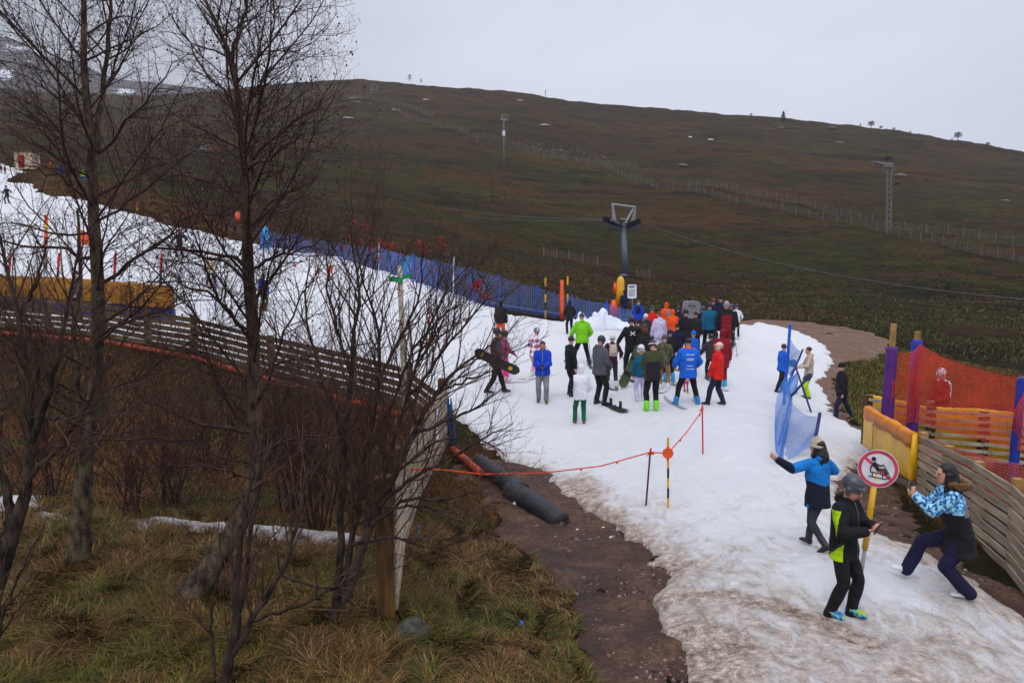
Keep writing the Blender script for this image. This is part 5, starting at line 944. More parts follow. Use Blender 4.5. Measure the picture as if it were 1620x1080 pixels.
    p = at(217, 335); simple_pole(p, P3(217, 320, p.y), .05, [P_['yellow'], P_['orange']], 'short yellow and orange marker on the brown bank', bands=[0, 1])
    p = at(522, 436); m = MB(); m.rings([[V3(x, d, z) for x, z in ((-.2, .5), (.2, .5), (.08, .12), (-.06, .12))] for d in (0, .03)]); m.tube([(0, .015, -.1), (0, .015, .14)], .02, 6); o = m.build('flag', [P_['orange']], None); o.location = p; tag(o, 'small orange pennant low in the snow near the blue netting', 'flag')
    # wooden pole with green sign
    p = base_at(641, 19.8); r = empty('sign_post', p); tag(r, 'tall wooden pole with a green arrow board, rising behind the brown fence', 'sign post'); t = P3(632, 420, p.y) - p; m = MB(); m.tube([(0, 0, -.3), t * .5, t], [.075, .07, .065], 10); m.build('pole', [WOODL], r, True)
    s = P3(626, 442, p.y - .1) - p; m = MB(); m.box(s, .36, .03, .13, Matrix.Rotation(.1, 3, 'Y')); m.build('sign_board', [P_['green']], r); s = P3(641, 438, p.y + .05) - p; m = MB(); m.box(s, .42, .03, .09, Matrix.Rotation(-.25, 3, 'Y')); m.build('sign_board', [P_['green']], r)
    # yellow padding wall at the left
    pts = [base_at(x, Y) for x, Y in ((-60, 31.5), (20, 31.3), (100, 31.2), (200, 30.8), (278, 30.2))]; padding(pts, .55, 1.4, .3, 'yellow padding wall in the snow behind the first tall tree', seed=11, m=PAD_SHADED, flap=False); padding([p + V3(0, .15, 0) for p in pts], .0, .53, .16, 'dark blue padding strip under the yellow padding wall', seed=12, m=P_['navy'], flap=False)
    # blue rescue board leaning at the far end of the netting
    for x, y0, y1, lb in ((421, 358, 392, 'light blue pad standing at the left end of the blue netting'), (643, 404, 432, 'blue and white pad tied to the blue netting behind the rowan')):
        p = at(x, y1 + 6 if x > 500 else y1); m = MB(); h = (P3(x, y0, p.y) - p).z; m.loft([((0, 0, z * h), (1, 0, 0), (0, 1, 0), w, .12) for z, w in ((0, .3), (.1, .34), (.5, .28), (.9, .18), (1, .06))], 12); o = m.build('blue_pad', [P_['lblue']], None, True); o.location = p + V3(0, -.1, 0); tag(o, lb, 'padding')
def build_round_sign():
    b = at(1349, 940); c = P3(1389, 741, 8.55); b = on(P3(1349, 940, 8.5).x, b.y); r = empty('round_sign', b); tag(r, 'round white sign with red ring and black sledge rider on a yellow post', 'sign')
    c = P3(1389, 741, b.y + .05) - b; pdir = c.normalized(); m = MB(); m.tube([V3(0, 0, -.05), c * .42], .022, 10); m.build('lower_post', [P_['silver']], r, True); m = MB(); m.tube([c * .36, c * .97 + V3(0, .03, 0)], .033, 10); m.build('yellow_post', [P_['yellow']], r, True)
    fw = Vector((-.42, -1, .14)).normalized(); u = Vector((0, 0, 1)); u = (u - fw * u.dot(fw)).normalized(); u = (u + u.cross(fw) * -.10).normalized(); s = u.cross(fw).normalized() * 1; R = .205
    def disc(r0, r1, h0, h1, name, m_, n=40, sub=None):
        mb = MB(); A = np.linspace(0, 2 * math.pi, n, endpoint=False)
        ring = lambda q, h: [c + (s * math.cos(a) + u * math.sin(a)) * q + fw * h for a in A]
        if r0 == 0: mb.rings([ring(r1, h0), ring(r1, h1)])
        else:
            V = ring(r0, h0) + ring(r1, h0) + ring(r1, h1) + ring(r0, h1); Fs = []
            for k in range(4):
                for j in range(n): Fs.append((k * n + j, k * n + (j + 1) % n, ((k + 1) % 4) * n + (j + 1) % n, ((k + 1) % 4) * n + j))
            mb.add(V, Fs)
        return mb.build(name, [m_], r)
    SR = mat('sign_red', srgb(200, 66, 92), .5, bump=0); disc(0, R, -.006, .0, 'sign_disc', P_['white']); disc(R * .80, R * .965, .0, .003, 'red_ring', SR)
    mb = MB(); a = (-s + u) * .7071; w = (s + u) * .7071 * .017; e = R * .80
    mb.add([c + a * e * 1.0 + w + fw * h for h in (.0005, .0025)] + [c + a * e - w + fw * h for h in (.0005, .0025)] + [c - a * e + w + fw * h for h in (.0005, .0025)] + [c - a * e - w + fw * h for h in (.0005, .0025)], [(0, 1, 3, 2), (4, 6, 7, 5), (0, 4, 5, 1), (2, 3, 7, 6), (1, 5, 7, 3), (0, 2, 6, 4)]); mb.build('red_slash', [SR], r)
    mb = MB(); q = lambda x, y: c + s * x + u * y + fw * .0045
    def ln(P, t): mb.tube([q(x, y) for x, y in P], t, 8)
    mb.tube([q(-.035, .105) - fw * .003, q(-.035, .105) + fw * .001], .024, 14); ln([(-.035, .07), (.0, -.005), (.012, -.02)], .020) ; ln([(.0, -.01), (.06, -.005), (.085, -.06)], .013); ln([(-.025, .06), (.03, .03), (.06, .04)], .008); ln([(-.03, .055), (-.07, .02), (-.075, -.02)], .008)
    ln([(-.10, -.075), (.07, -.115), (.115, -.09), (.10, -.045)], .0055); ln([(-.08, -.03), (.075, -.065), (.10, -.05)], .0055); ln([(-.06, -.035), (-.06, -.085)], .005); ln([(.04, -.055), (.04, -.105)], .005); ln([(.06, .04), (.10, -.045)], .004)
    mb.build('sledge_rider_symbol', [P_['black']], r)
def build_lift():
    DST = mat('painted_steel', srgb(98, 106, 122), .5, scale=2, mixw=.12, bump=0); DSM = mat('dull_steel', srgb(112, 108, 106), .7, bump=0); DK = mat('dark_wheels', srgb(30, 32, 38), .6, bump=0)
    heads = []
    # nearest tower: mast, crossbar with sheaves, lifting frame
    b = base_at(987, 78); r = empty('lift_tower', b); tag(r, 'nearest grey ski lift tower with a trapezoid lifting frame above its dark wheels', 'lift tower'); D = b.y
    def L(px, py, dy=0): return P3(px, py, D + dy) - b
    m = MB(); t = L(986, 358); m.tube([t * -.05, t], [.34, .26], 12); m.build('mast', [DST], r, True)
    m = MB(); m.tube([L(987, 434), L(987, 436)], .40, 12); m.build('collar', [P_['silver']], r, True)
    m = MB(); m.box(L(986, 357), 3.0, .5, .6); m.tube([L(967, 348, -1.5), L(986, 358), L(1003, 352, 1.5)], [.12, .2, .12], 8); m.build('crossarm', [DST], r)
    m = MB(); m.tube([L(968, 323, -1), L(1005, 328, 1)], .11, 6)
    for x, x2 in ((969, 970), (969, 974)): m.tube([L(x, 323, -1), L(x2, 350, -1)], .08, 6)
    for x2, y2 in ((998, 356), (1003, 355)): m.tube([L(1005, 328, 1), L(x2, y2, 1)], .08, 6)
    m.tube([L(1003, 328, 1), L(989, 353, 0)], .09, 6); m.tube([L(982, 346), L(992, 347)], .06, 6); m.tube([L(1000, 344, 1), L(1004, 344, 1)], .05, 6); m.tube([L(970, 343, -1), L(973, 343, -1)], .05, 6); m.build('lifting_frame', [P_['silver']], r)
    wm = MB(); wm.tube([(0, -.1, 0), (0, .1, 0)], .26, 14); wme = wm.me(); wme.materials.append(DK)
    for i in range(8):
        for x0, y0, x1, y1 in ((957, 347, 980, 354), (994, 357, 1010, 350)):
            q = L(x0 + (x1 - x0) * i / 7, y0 + (y1 - y0) * i / 7, -.6); o = bpy.data.objects.new('sheave_wheel', wme); COL.objects.link(o); o.parent = r; o.location = q
    heads.append((b + L(958, 346), b + L(1009, 349)))
    # second tower on the right
    b = base_at(1395, 112); D = b.y; r = empty('lift_tower', b); tag(r, 'leaning lattice ski lift tower on the right hillside, its head turned left', 'lift tower')
    m = MB()
    for dx in (-4, 3): m.tube([V3(dx * .09, 0, -.5), L(1407 + dx, 262)], .10, 6)
    for i in range(12):
        f0, f1 = i / 12, (i + 1) / 12; p0, p1 = V3(-.36, 0, -.5).lerp(L(1403, 262), f0), V3(.27, 0, -.5).lerp(L(1410, 262), f1); m.tube([p0, p1], .06, 4); p0, p1 = V3(.27, 0, -.5).lerp(L(1410, 262), f0), V3(-.36, 0, -.5).lerp(L(1403, 262), f1); m.tube([p0, p1], .06, 4)
    m.build('lattice_mast', [DSM], r); m = MB(); m.tube([L(1380, 256), L(1395, 259), L(1413, 260)], [.12, .22, .2], 6); m.box(L(1404, 262), 1.3, .5, .5); m.tube([L(1413, 260), L(1411, 275)], .12, 6); m.tube([L(1378, 257), L(1380, 262)], .15, 6); m.build('head_arm', [DSM], r); m = MB(); m.box(L(1405, 251), .7, .7, .5); m.build('top_box', [DK], r); m = MB(); m.tube([L(1408, 295), L(1424, 288)], .08, 5); m.tube([L(1420, 292), L(1419, 288)], .3, 8); m.build('side_arm', [DK], r)
    heads.append((b + L(1380, 256), b + L(1413, 260)))
    for x, y0, y1, D_, lb in ((797, 182, 222, 170, 'faint ski lift tower with a small white plate, in the middle of the hillside'), (590, 134, 166, 300, 'tiny ski lift tower near the crest above the paling fences'), (320, 228, 258, 140, 'ski lift tower seen through the branches left of the second tall tree')):
        b = base_at(x, D_); D = b.y; r = empty('lift_tower', b); tag(r, lb, 'lift tower'); k = D / F; m = MB(); m.tube([(0, 0, -1), L(x, y0 + 4)], [.22, .16], 8); m.build('mast', [DSM], r, True); m = MB(); m.tube([L(x - 5, y0 + 8), L(x + 6, y0 + 9)], .22, 6); m.tube([L(x - 4, y0 + 8), L(x - 3, y0)], .1, 5); m.tube([L(x + 6, y0 + 9), L(x + 6, y0 + 1)], .1, 5); m.tube([L(x - 3, y0), L(x + 6, y0 + 1)], .1, 5); m.build('head_frame', [STEEL], r)
        if x == 797: m = MB(); m.box(L(797, 211, -.6), .6, .1, 1.0); m.build('plate', [P_['white']], r)
    def cable(a, b_, sag, label, r=.016):
        P = [Vector(a).lerp(Vector(b_), i / 24) - Vector((0, 0, 4 * sag * (i / 24) * (1 - i / 24))) for i in range(25)]; m = MB(); m.tube([p - P[0] for p in P], r, 4); o = m.build('lift_cable', [STEEL], None, True); o.location = P[0]; tag(o, label, 'cable')
    cable(P3(540, 280, 150), heads[0][0], 2.0, 'upper lift cable running left from the nearest tower'); cable(P3(520, 284, 154), heads[0][0] + V3(.3, .3, -.1), 2.4, 'lower lift cable running left from the nearest tower')
    cable(heads[0][1], P3(1680, 478, 46), 1.2, 'lift cable running right from the nearest tower to the edge of the photo', .014)
def build_moor():
    paling_fence([(1090, 292), (1200, 312), (1290, 330), (1360, 350), (1400, 362), (1500, 371), (1630, 392)], 1.9, 'upper long paling fence crossing the right hillside past the lattice tower')
    paling_fence([(1090, 302), (1180, 322), (1280, 344), (1370, 360), (1440, 376), (1530, 398), (1630, 420)], 1.7, 'lower long paling fence crossing the right hillside')
    paling_fence([(860, 405), (900, 410), (945, 420)], 1.35, 'short paling fence left of the nearest lift tower', 2.2)
    paling_fence([(1008, 437), (1028, 440)], 1.2, 'shortest paling fence, just right of the nearest lift mast', 1.5)
    paling_fence([(818, 240), (860, 250), (930, 262), (1008, 265)], 2.0, 'paling fence in the middle of the hillside, upper', 3)
    paling_fence([(750, 218), (800, 226), (855, 242), (950, 262), (990, 283), (1040, 300), (1090, 303)], 2.0, 'paling fence in the middle of the hillside, lower, beside the pale stones', 3)
    paling_fence([(560, 155), (625, 166), (686, 186)], 2.6, 'high paling fence near the crest', 4, r=.08)
    paling_fence([(620, 172), (650, 190), (740, 212)], 2.2, 'high paling fence below the crest with a pale gap', 4, r=.07)
    # boulders and old snow patches
    rr = random.Random(5); RK = mat('pale_rock', srgb(126, 118, 110), .9, col2=srgb(80, 72, 66), scale=.8, bump=.6, bscale=2); SN = mat('snow_patch', (.8, .82, .88), .7, bump=.2)
    def lump(c, sx, sy, sz, m_, name, label, cat, group, seed):
        q = random.Random(seed); m = MB(); n = 12; R = []
        for z, s in ((-.3, .9), (0, 1), (.35, .92), (.7, .65), (1, .25)): R.append([V3(math.cos(a) * sx * s * q.uniform(.8, 1.15), math.sin(a) * sy * s * q.uniform(.8, 1.15), z * sz * q.uniform(.9, 1.1)) for a in np.linspace(0, 2 * math.pi, n, endpoint=False)])
        m.rings(R); o = m.build(name, [m_], None, True); o.location = c; tag(o, label, cat, group); return o
    for i, (x, y, w, lb) in enumerate(((1423, 278, 1.6, 'largest pale boulder on the right hillside above the lattice tower'), (1327, 227, 1.8, 'flat pale rock on the upper right hillside'), (1079, 262, 1.4, 'pale boulder in the middle of the hillside'), (1235, 203, 1.6, 'pale rock close under the right skyline'), (1315, 203, 1.8, 'pale rock under the skyline left of the round pine'), (1590, 318, .9, 'reddish pale rock at the right edge of the hillside'), (563, 163, 2, 'pale rock near the crest left of the high fence'))):
        lump(at(x, y), w, w * .7, w * .35, RK, 'boulder', lb, 'rock', 'rocks on the hillside', i)
    for i, (x, y, w, lb) in enumerate(((561, 156, 2.6, 'largest old snow patch near the crest on the left'), (549, 187, 2.0, 'old snow patch left of the fence below the crest'), (822, 159, 1.5, 'small old snow patch below the middle of the crest'), (861, 198, 1.9, 'thin old snow patch in the middle of the hillside'), (674, 158, 1.5, 'faint old snow patch right of the high fence'), (1124, 221, 1.1, 'small snow fleck on the right hillside'), (1092, 217, .7, 'tiny snow fleck left of the pair on the right hillside'), (626, 174, 1.4, 'old snow patch at the fence below the crest'))):
        lump(at(x, y) + V3(0, 0, -.05), w, w * .8, .3, SN, 'snow_patch', lb, 'snow patch', 'old snow patches on the hillside', 40 + i)
    V, Q = [], []
    for i in range(200):
        f = rr.random(); x, y = (740 + 240 * f + rr.gauss(0, 8), 218 + 32 * f + rr.gauss(0, 3)) if i < 170 else (570 + 70 * f, 160 + 12 * f + rr.gauss(0, 4)); c = at(x, y); s = rr.uniform(.08, .3); b = len(V)
        for dx, dy, dz in ((-1, -1, 0), (1, -1, 0), (1, 1, 0), (-1, 1, 0), (-.5, -.6, 1), (.6, -.4, 1), (.4, .6, .9), (-.6, .5, 1)): V.append(c + V3(dx * s * rr.uniform(.6, 1.2), dy * s, dz * s * .7))
        for f_ in ((0, 1, 5, 4), (1, 2, 6, 5), (2, 3, 7, 6), (3, 0, 4, 7), (4, 5, 6, 7)): Q.append([b + k for k in f_])
    o = link('scree', mesh_np(np.array([tuple(v) for v in V]), np.array(Q)), [RK], None, False); tag(o, 'pale loose stones scattered along the hillside fences', 'scree', kind='stuff')
    # hut
    p = at(44, 268); r = empty('hut', p); tag(r, 'small pale hut at the top of the snow, far left', 'hut'); HW = mat('hut_wall', srgb(190, 168, 140), .8, bump=.1); m = MB(); m.box((0, 0, .9), 2.0, 1.6, 1.9); m.build('wall', [HW], r); m = MB(); m.box((0, 0, 1.92), 2.3, 1.9, .12); m.build('roof', [WOODD], r); m = MB(); m.box((-.2, -.83, .8), .7, .05, 1.4); m.build('door', [CL['dred']], r)
    # trees on the skyline
    TG = mat('pine_needles', srgb(44, 46, 38), .9, scale=3, mixw=.3, bump=0)
    L_ = [(648, 124, 8, 'bush'), (666, 127, 5, 'bush'), (863, 147, 6, 'thin'), (1188, 184, 7, 'bush'), (1239, 189, 13, 'cone'), (1282, 193, 5, 'thin'), (1361, 199, 6, 'thin'), (1378, 202, 11, 'round'), (1392, 204, 7, 'lean'), (1402, 206, 5, 'bush'), (1412, 208, 8, 'lean'), (1440, 212, 7, 'bush'), (1452, 215, 6, 'bush'), (1506, 221, 5, 'thin'), (1515, 222, 13, 'round'), (1562, 232, 8, 'round')]
    LAB = {648: 'small bush on the crest right of the highest point', 666: 'tiny bush on the crest, second from the left', 863: 'thin lone sapling on the middle of the crest', 1188: 'low pine on the skyline left of the cone shaped tree', 1239: 'dense cone shaped tree on the right skyline', 1282: 'thin sapling just right of the cone shaped tree', 1361: 'thin sapling left of the round pine on the skyline', 1378: 'round topped pine, tallest of the clump on the right skyline', 1392: 'small leaning pine right of the round topped pine', 1402: 'low bush in the middle of the skyline clump', 1412: 'leaning pine at the right end of the skyline clump', 1440: 'low bush left of a pair on the right skyline', 1452: 'low bush right of a pair on the right skyline', 1506: 'thin sapling beside the tall round tree at far right', 1515: 'tall flat topped tree at the far right of the skyline', 1562: 'last small round tree on the right skyline'}
    for i, (x, y, h, k) in enumerate(L_):
        q = random.Random(i + 3); s = pix(x, y + 3); c = at(x, y + 3); Y = c.y; mh = h * 1.15 / F * Y; r = empty('pine_tree' if k != 'bush' else 'bush', c); tag(r, LAB[x], 'tree' if k != 'bush' else 'bush', 'trees on the skyline'); m = MB(); lean = .25 if k == 'lean' else 0
        m.tube([(0, 0, -.5), (lean * mh * .5, 0, mh * .6), (lean * mh, 0, mh * .95)], [.16, .1, .04], 5)
        for j in range(7): a = q.uniform(0, 6.3); z = mh * q.uniform(.3, .9); m.tube([(lean * z, 0, z), (lean * z + math.cos(a) * mh * .3, math.sin(a) * mh * .3, z + mh * .12)], [.05, .02], 4)
        m.build('trunk', [BARK], r); V, Q = [], []
        for j in range({'bush': 220, 'cone': 520, 'round': 420, 'thin': 60, 'lean': 200}[k]):
            z = q.random()
            if k == 'cone': rr_ = .36 * (1 - z) + .04; zz = .08 + .92 * z
            elif k == 'round': zz = .5 + .5 * z; rr_ = .42 * math.sqrt(max(.05, 1 - ((zz - .72) / .32) ** 2))
            elif k == 'bush': zz = .1 + .8 * z; rr_ = .5 * (1 - z * .6)
            elif k == 'thin': zz = .4 + .6 * z; rr_ = .15
            else: zz = .45 + .5 * z; rr_ = .3
            a = q.uniform(0, 6.3); d = rr_ * math.sqrt(q.random()) * mh; c0 = V3(lean * zz * mh + math.cos(a) * d, math.sin(a) * d, zz * mh); w = mh * .05; b = len(V)
            for _ in range(4): V.append(c0 + V3(q.uniform(-w, w), q.uniform(-w, w), q.uniform(-w, w)))
            Q.append([b, b + 1, b + 2, b + 3])
        link('crown', mesh_np(np.array([tuple(v) for v in V]), np.array(Q)), [TG], r, False)
def build_litter():
    rr = random.Random(9); WH = mat('heap_snow', (.72, .76, .84), .7, bump=.15, scale=3, bscale=5, mixw=.03); WS = mat('lump_snow', (.74, .76, .82), .7, bump=.3, scale=10); RK = mat('grey_stone', srgb(84, 84, 74), .8, col2=srgb(44, 44, 36), scale=12, bump=.8, bscale=25)
    def stone(x, y, w, m_, name, label, cat, grp=None, sq=.6, z=0, seed=0):
        q = random.Random(seed + int(x)); p = at(x, y); m = MB(); n = 10; R = []
        for zz, s in ((-.5, .7), (0, 1), (.45, .88), (.85, .5), (1, .15)): R.append([V3(math.cos(a) * w * s * q.uniform(.78, 1.15), math.sin(a) * w * .8 * s * q.uniform(.8, 1.15), zz * w * sq * q.uniform(.9, 1.1)) for a in np.linspace(0, 6.283, n, endpoint=False)])
        m.rings(R); o = m.build(name, [m_], None, True); o.location = p + V3(0, 0, z); tag(o, label, cat, grp); return o
    stone(652, 1003, .22, RK, 'rock', 'grey rock half sunk in grass at the foot of the brown end post', 'rock', sq=.8); stone(848, 872, .09, RK, 'rock', 'dark flat stone in the mud left of centre', 'rock'); stone(895, 903, .085, RK, 'rock', 'grey stone among rubble in the mud', 'rock'); stone(903, 906, .05, mat('brick', srgb(140, 72, 56), .8, bump=.4), 'brick_piece', 'small red brick piece beside the grey stone in the mud', 'brick')
    stone(996, 990, .06, RK, 'rock', 'small dark stone in the wet mud near the dirty snow', 'rock')
    for x, y, w, lb in ((820, 797, .12, 'snow lump against the wide black pipe'), (955, 836, .055, 'round snowball on the mud by the snow edge'), (836, 849, .03, 'small snow lump low in the middle of the mud'), (963, 874, .03, 'small snow lump right in the mud'), (913, 838, .035, 'flat snow lump on the mud below the pipe end'), (680, 918, .045, 'small pale snow lump in the grass'), (886, 852, .018, 'tiny white crumb on the mud'), (968, 850, .045, 'snow lump just off the snow edge')): stone(x, y, w, WS, 'snow_lump', lb, 'snow lump', seed=3)
    # plastic bottle, blue litter
    p = at(645, 862); m = MB(); d = V3(.08, -.06, .26); m.tube([(0, 0, .02), d * .1, d * .62, d * .78, d * .84, d], [.03, .034, .034, .018, .013, .013], 12); o = m.build('bottle', [mat('clear_plastic', srgb(120, 126, 140), .15, bump=0, spec=.8)], None, True); o.location = p + V3(.10, 0, .02); tag(o, 'crumpled clear plastic bottle leaning against the pale plank fence', 'bottle'); m = MB(); m.tube([d * 1.0, d * 1.08], .016, 10); m.build('cap', [P_['blue']], o)
    p = at(825, 992); m = MB(); m.rings([[V3(x, y, z + d) for x, y, z in ((-.03, 0, 0), (.0, -.02, .03), (.03, .01, .02), (.02, .03, .05), (-.02, .02, .07))] for d in (0, .006)]); o = m.build('litter', [P_['blue']], None); o.location = p; tag(o, 'scrap of blue plastic in the grass', 'litter')
    # snow heaps by the netting
    for x, y, w, h, lb, pk in ((918, 512, .9, .6, 'rounded snow heap against the blue netting', 1), (955, 518, 1.15, .95, 'jagged snow heap between the bright green jacket and the queue', 3)):
        p = at(x, y); m = MB(); q = random.Random(pk)
        for j in range(9 * pk): a = V3(q.gauss(0, w * .45), q.gauss(0, .2), 0); k = h * .75 * max(.12, (1 - abs(a.x) / w)) * q.uniform(.5, 1); m.cap(a, a + V3(q.uniform(-.1, .1), 0, k), .30, .12, 8)
        o = remesh(m, .05, 'snow_heap', [WH], None, 6); o.location = p; tag(o, lb, 'snow heap')
build_left_fence(); build_right_fence(); build_barrier(); build_blue_fence(); build_poles(); build_round_sign(); build_lift(); build_moor(); build_litter()
# ---------------------------------------------------------------- trees, shrubs, grass
class Twigs:
    """collects polylines by point count and turns them into tapered tubes in one go"""
    def __init__(s): s.d = {}
    def add(s, P, R): s.d.setdefault(len(P), []).append((P, R))
    def mesh(s, nf=lambda r: 4):
        Vs, Qs = [], []; b = 0
        for K, L in s.d.items():
            for n, sel in ((8, [x for x in L if x[1][0] > .03]), (5, [x for x in L if .008 < x[1][0] <= .03]), (3, [x for x in L if x[1][0] <= .008])):
                if not sel: continue
                P = np.array([x[0] for x in sel]); R = np.array([x[1] for x in sel]); T = np.gradient(P, axis=1); T /= np.linalg.norm(T, axis=2, keepdims=True) + 1e-9
                D = P[:, -1] - P[:, 0]; D /= np.linalg.norm(D, axis=1, keepdims=True) + 1e-9; ref = np.where(np.abs(D[:, 2:3]) < .8, np.array([[0.05, .1, 1.0]]), np.array([[1.0, .2, 0.0]])); u = np.cross(T, ref[:, None]); u /= np.linalg.norm(u, axis=2, keepdims=True) + 1e-9; w = np.cross(T, u)
                a = np.arange(n) * 2 * math.pi / n; V = P[:, :, None] + R[:, :, None, None] * (np.cos(a)[None, None, :, None] * u[:, :, None] + np.sin(a)[None, None, :, None] * w[:, :, None])
                M = len(sel); idx = b + np.arange(M * K * n).reshape(M, K, n); nx = np.roll(idx, -1, 2); Qs.append(np.stack([idx[:, :-1], nx[:, :-1], nx[:, 1:], idx[:, 1:]], -1).reshape(-1, 4)); Vs.append(V.reshape(-1, 3)); b += M * K * n
        return mesh_np(np.concatenate(Vs), np.concatenate(Qs))
TR = random.Random(17)
def _rv(s): return np.array([TR.gauss(0, s), TR.gauss(0, s), TR.gauss(0, s)])
def resample(P, n):
    P = np.array(P, float); d = np.r_[0, np.cumsum(np.linalg.norm(np.diff(P, axis=0), axis=1))]; t = np.linspace(0, d[-1], n); return np.stack([np.interp(t, d, P[:, i]) for i in range(3)], -1), d[-1]
def wander(p, d, L, K, bend, up, seg=None):
    P = [np.array(p, float)]; d = np.array(d, float) / np.linalg.norm(d); h = L / (K - 1)
    for i in range(K - 1): P.append(P[-1] + d * h); d = d + _rv(bend) + np.array([0, 0, up]); d /= np.linalg.norm(d)
    return P
def branch_off(tw, P, R, L, level, par, ends):
    """children along a polyline P (radii R, length L)"""
    P = np.array(P); K = len(P); n = max(1, int(L / par['space'][level] * TR.uniform(.8, 1.2))); t0 = par['t0'][level]
    for i in range(n):
        f = t0 + (1 - t0) * (i + TR.random()) / n; x = f * (K - 1); k = min(int(x), K - 2); g = x - k; p = P[k] * (1 - g) + P[k + 1] * g; t = P[k + 1] - P[k]; t /= np.linalg.norm(t) + 1e-9; r = R[k] * (1 - g) + R[k + 1] * g
        a = _rv(1); a -= t * a.dot(t); a /= np.linalg.norm(a) + 1e-9; a[2] += par['lift'][level]; ang = rad(TR.uniform(*par['ang'][level])); d = t * math.cos(ang) + a * math.sin(ang); d /= np.linalg.norm(d)
        l = L * TR.uniform(*par['len'][level]) * (1 - .45 * f); l = min(max(l, par['min'][level]), par['max'][level]); q = 6 if level < 2 else (5 if level == 2 else 4); C = wander(p, d, l, q, par['bend'], par['up'])
        r0 = min(r * .62, par['rmax'][level]); r0 = max(r0, .0015); Rc = np.linspace(r0, max(.0009, r0 * .35), q); tw.add(C, Rc)
        if level + 1 < len(par['space']): branch_off(tw, C, Rc, l, level + 1, par, ends)
        elif TR.random() < par.get('cone', 0): ends.append(C[-1])
ALDER = dict(space=[.125, .10, .10], t0=[.18, .15, .2], ang=[(35, 65), (35, 70), (30, 75)], lift=[.25, .1, .05], len=[(.35, .60), (.35, .65), (.3, .6)], min=[.25, .14, .05], max=[1.0, .42, .16], rmax=[.008, .0034, .0019], bend=.15, up=.05, cone=.13)
def px_line(pts, n):
    P = [tuple(P3(x, y, Y)) for x, y, Y, *r in pts]; R = [a[3] for a in pts]; Q, L = resample(P, n); d = np.r_[0, np.cumsum(np.linalg.norm(np.diff(np.array(P), axis=0), axis=1))]; rr = np.interp(np.linspace(0, d[-1], n), d, R); return Q, rr, L
def buds(ends, size, m, parent, name='cones', n=6, squash=1.4):
    V, Q = [], []
    for e in ends:
        s = size * TR.uniform(.7, 1.3); b = len(V); c = np.array(e)
        for dx, dy, dz in ((0, 0, -squash), (1, 0, 0), (0, 1, 0), (-1, 0, 0), (0, -1, 0), (0, 0, squash)): V.append(c + np.array([dx, dy, dz - squash * .6]) * s)
        Q += [[b, b + 2, b + 1], [b, b + 3, b + 2], [b, b + 4, b + 3], [b, b + 1, b + 4], [b + 5, b + 1, b + 2], [b + 5, b + 2, b + 3], [b + 5, b + 3, b + 4], [b + 5, b + 4, b + 1]]
    if V: return link(name, mesh_np(np.array(V), np.array(Q)), [m], parent, True)
def bark_tube(Q, R, m, parent, name, o0, n=14, seed=1, flare=0):
    q = random.Random(seed); mb = MB(); P = [Vector(p) - o0 for p in Q]; K = len(P); rings = []; ref = Vector((1, .2, 0)); ph = [q.uniform(0, 6.3) for _ in range(6)]
    for i, p in enumerate(P):
        t = (P[min(i + 1, K - 1)] - P[max(i - 1, 0)]).normalized(); u = t.cross(ref).normalized(); w = t.cross(u); r = R[i]
        rings.append([p + (u * math.cos(a) + w * math.sin(a)) * r * (1 + .07 * math.sin(3 * a + ph[0] + i * .25) + .05 * math.sin(5 * a + ph[1] - i * .4) + q.uniform(-.03, .03) + flare * max(0, 1 - i / (K * .12)) * (.5 + .3 * math.sin(4 * a + ph[2]))) for a in [2 * math.pi * j / n for j in range(n)]])
    mb.rings(rings); return mb.build(name, [m], parent, True)
def alder(trunks, limbs, n_auto, label, seed, autolen=(1.4, 2.9), base_r=.03):
    global TR
    TR = random.Random(seed); o0 = Vector(P3(*trunks[0][0][:3])); root = empty('alder_tree', o0); tag(root, label, 'tree'); tw = Twigs(); ends = []
    for k, tr in enumerate(trunks):
        Q, R, L = px_line(tr, 60); Q = Q + np.array([[math.sin(i * .55 + k) * .012, math.cos(i * .4) * .012, 0] for i in range(60)]); R = R * .70; bark_tube(Q, R, BARK, root, 'trunk', o0, seed=seed + k, flare=.5 if k == 0 else 0)
        Qo = Q - np.array(o0); na = n_auto[k]
        for i in range(na):
            f = .20 + .80 * (i + TR.random()) / na; x = f * 59; j = min(int(x), 58); p = Qo[j]; h = max(.0, f); az = TR.uniform(0, 6.283); el = rad(TR.uniform(15, 50) + 22 * f); d = np.array([math.cos(az) * math.cos(el), math.sin(az) * math.cos(el), math.sin(el)])
            l = TR.uniform(*autolen) * (1 - .40 * f ** 2) * (.75 if f < .35 else 1); r0 = min(R[j] * .5, .012 + .012 * TR.random()); C = wander(p, d, l, 8, .10, .045); Rc = np.linspace(r0, .003, 8); tw.add(C, Rc); branch_off(tw, C, Rc, l, 0, ALDER, ends)
        for i in range(int(na * .8)):
            f = .25 + .75 * TR.random(); j = min(int(f * 59), 58); az = TR.uniform(0, 6.283); C = wander(Qo[j], np.array([math.cos(az), math.sin(az), TR.uniform(0, .8)]), TR.uniform(.25, .8), 6, .14, .05); Rc = np.linspace(.006, .002, 6); tw.add(C, Rc); branch_off(tw, C, Rc, .6, 1, ALDER, ends)
    for lm in limbs:
        Q, R, L = px_line(lm, 10); Q = Q - np.array(o0) + np.array([_rv(.022) for _ in range(10)]); R = R * .58; tw.add(list(Q), R); branch_off(tw, Q, R, L, 0, ALDER, ends)
    print('alder tubes', sum(len(v) for v in tw.d.values())); link('crown', tw.mesh(), [TWIG], root, True); tag(buds(ends, .0105, TWIG, root, 'cones'), kind='stuff')
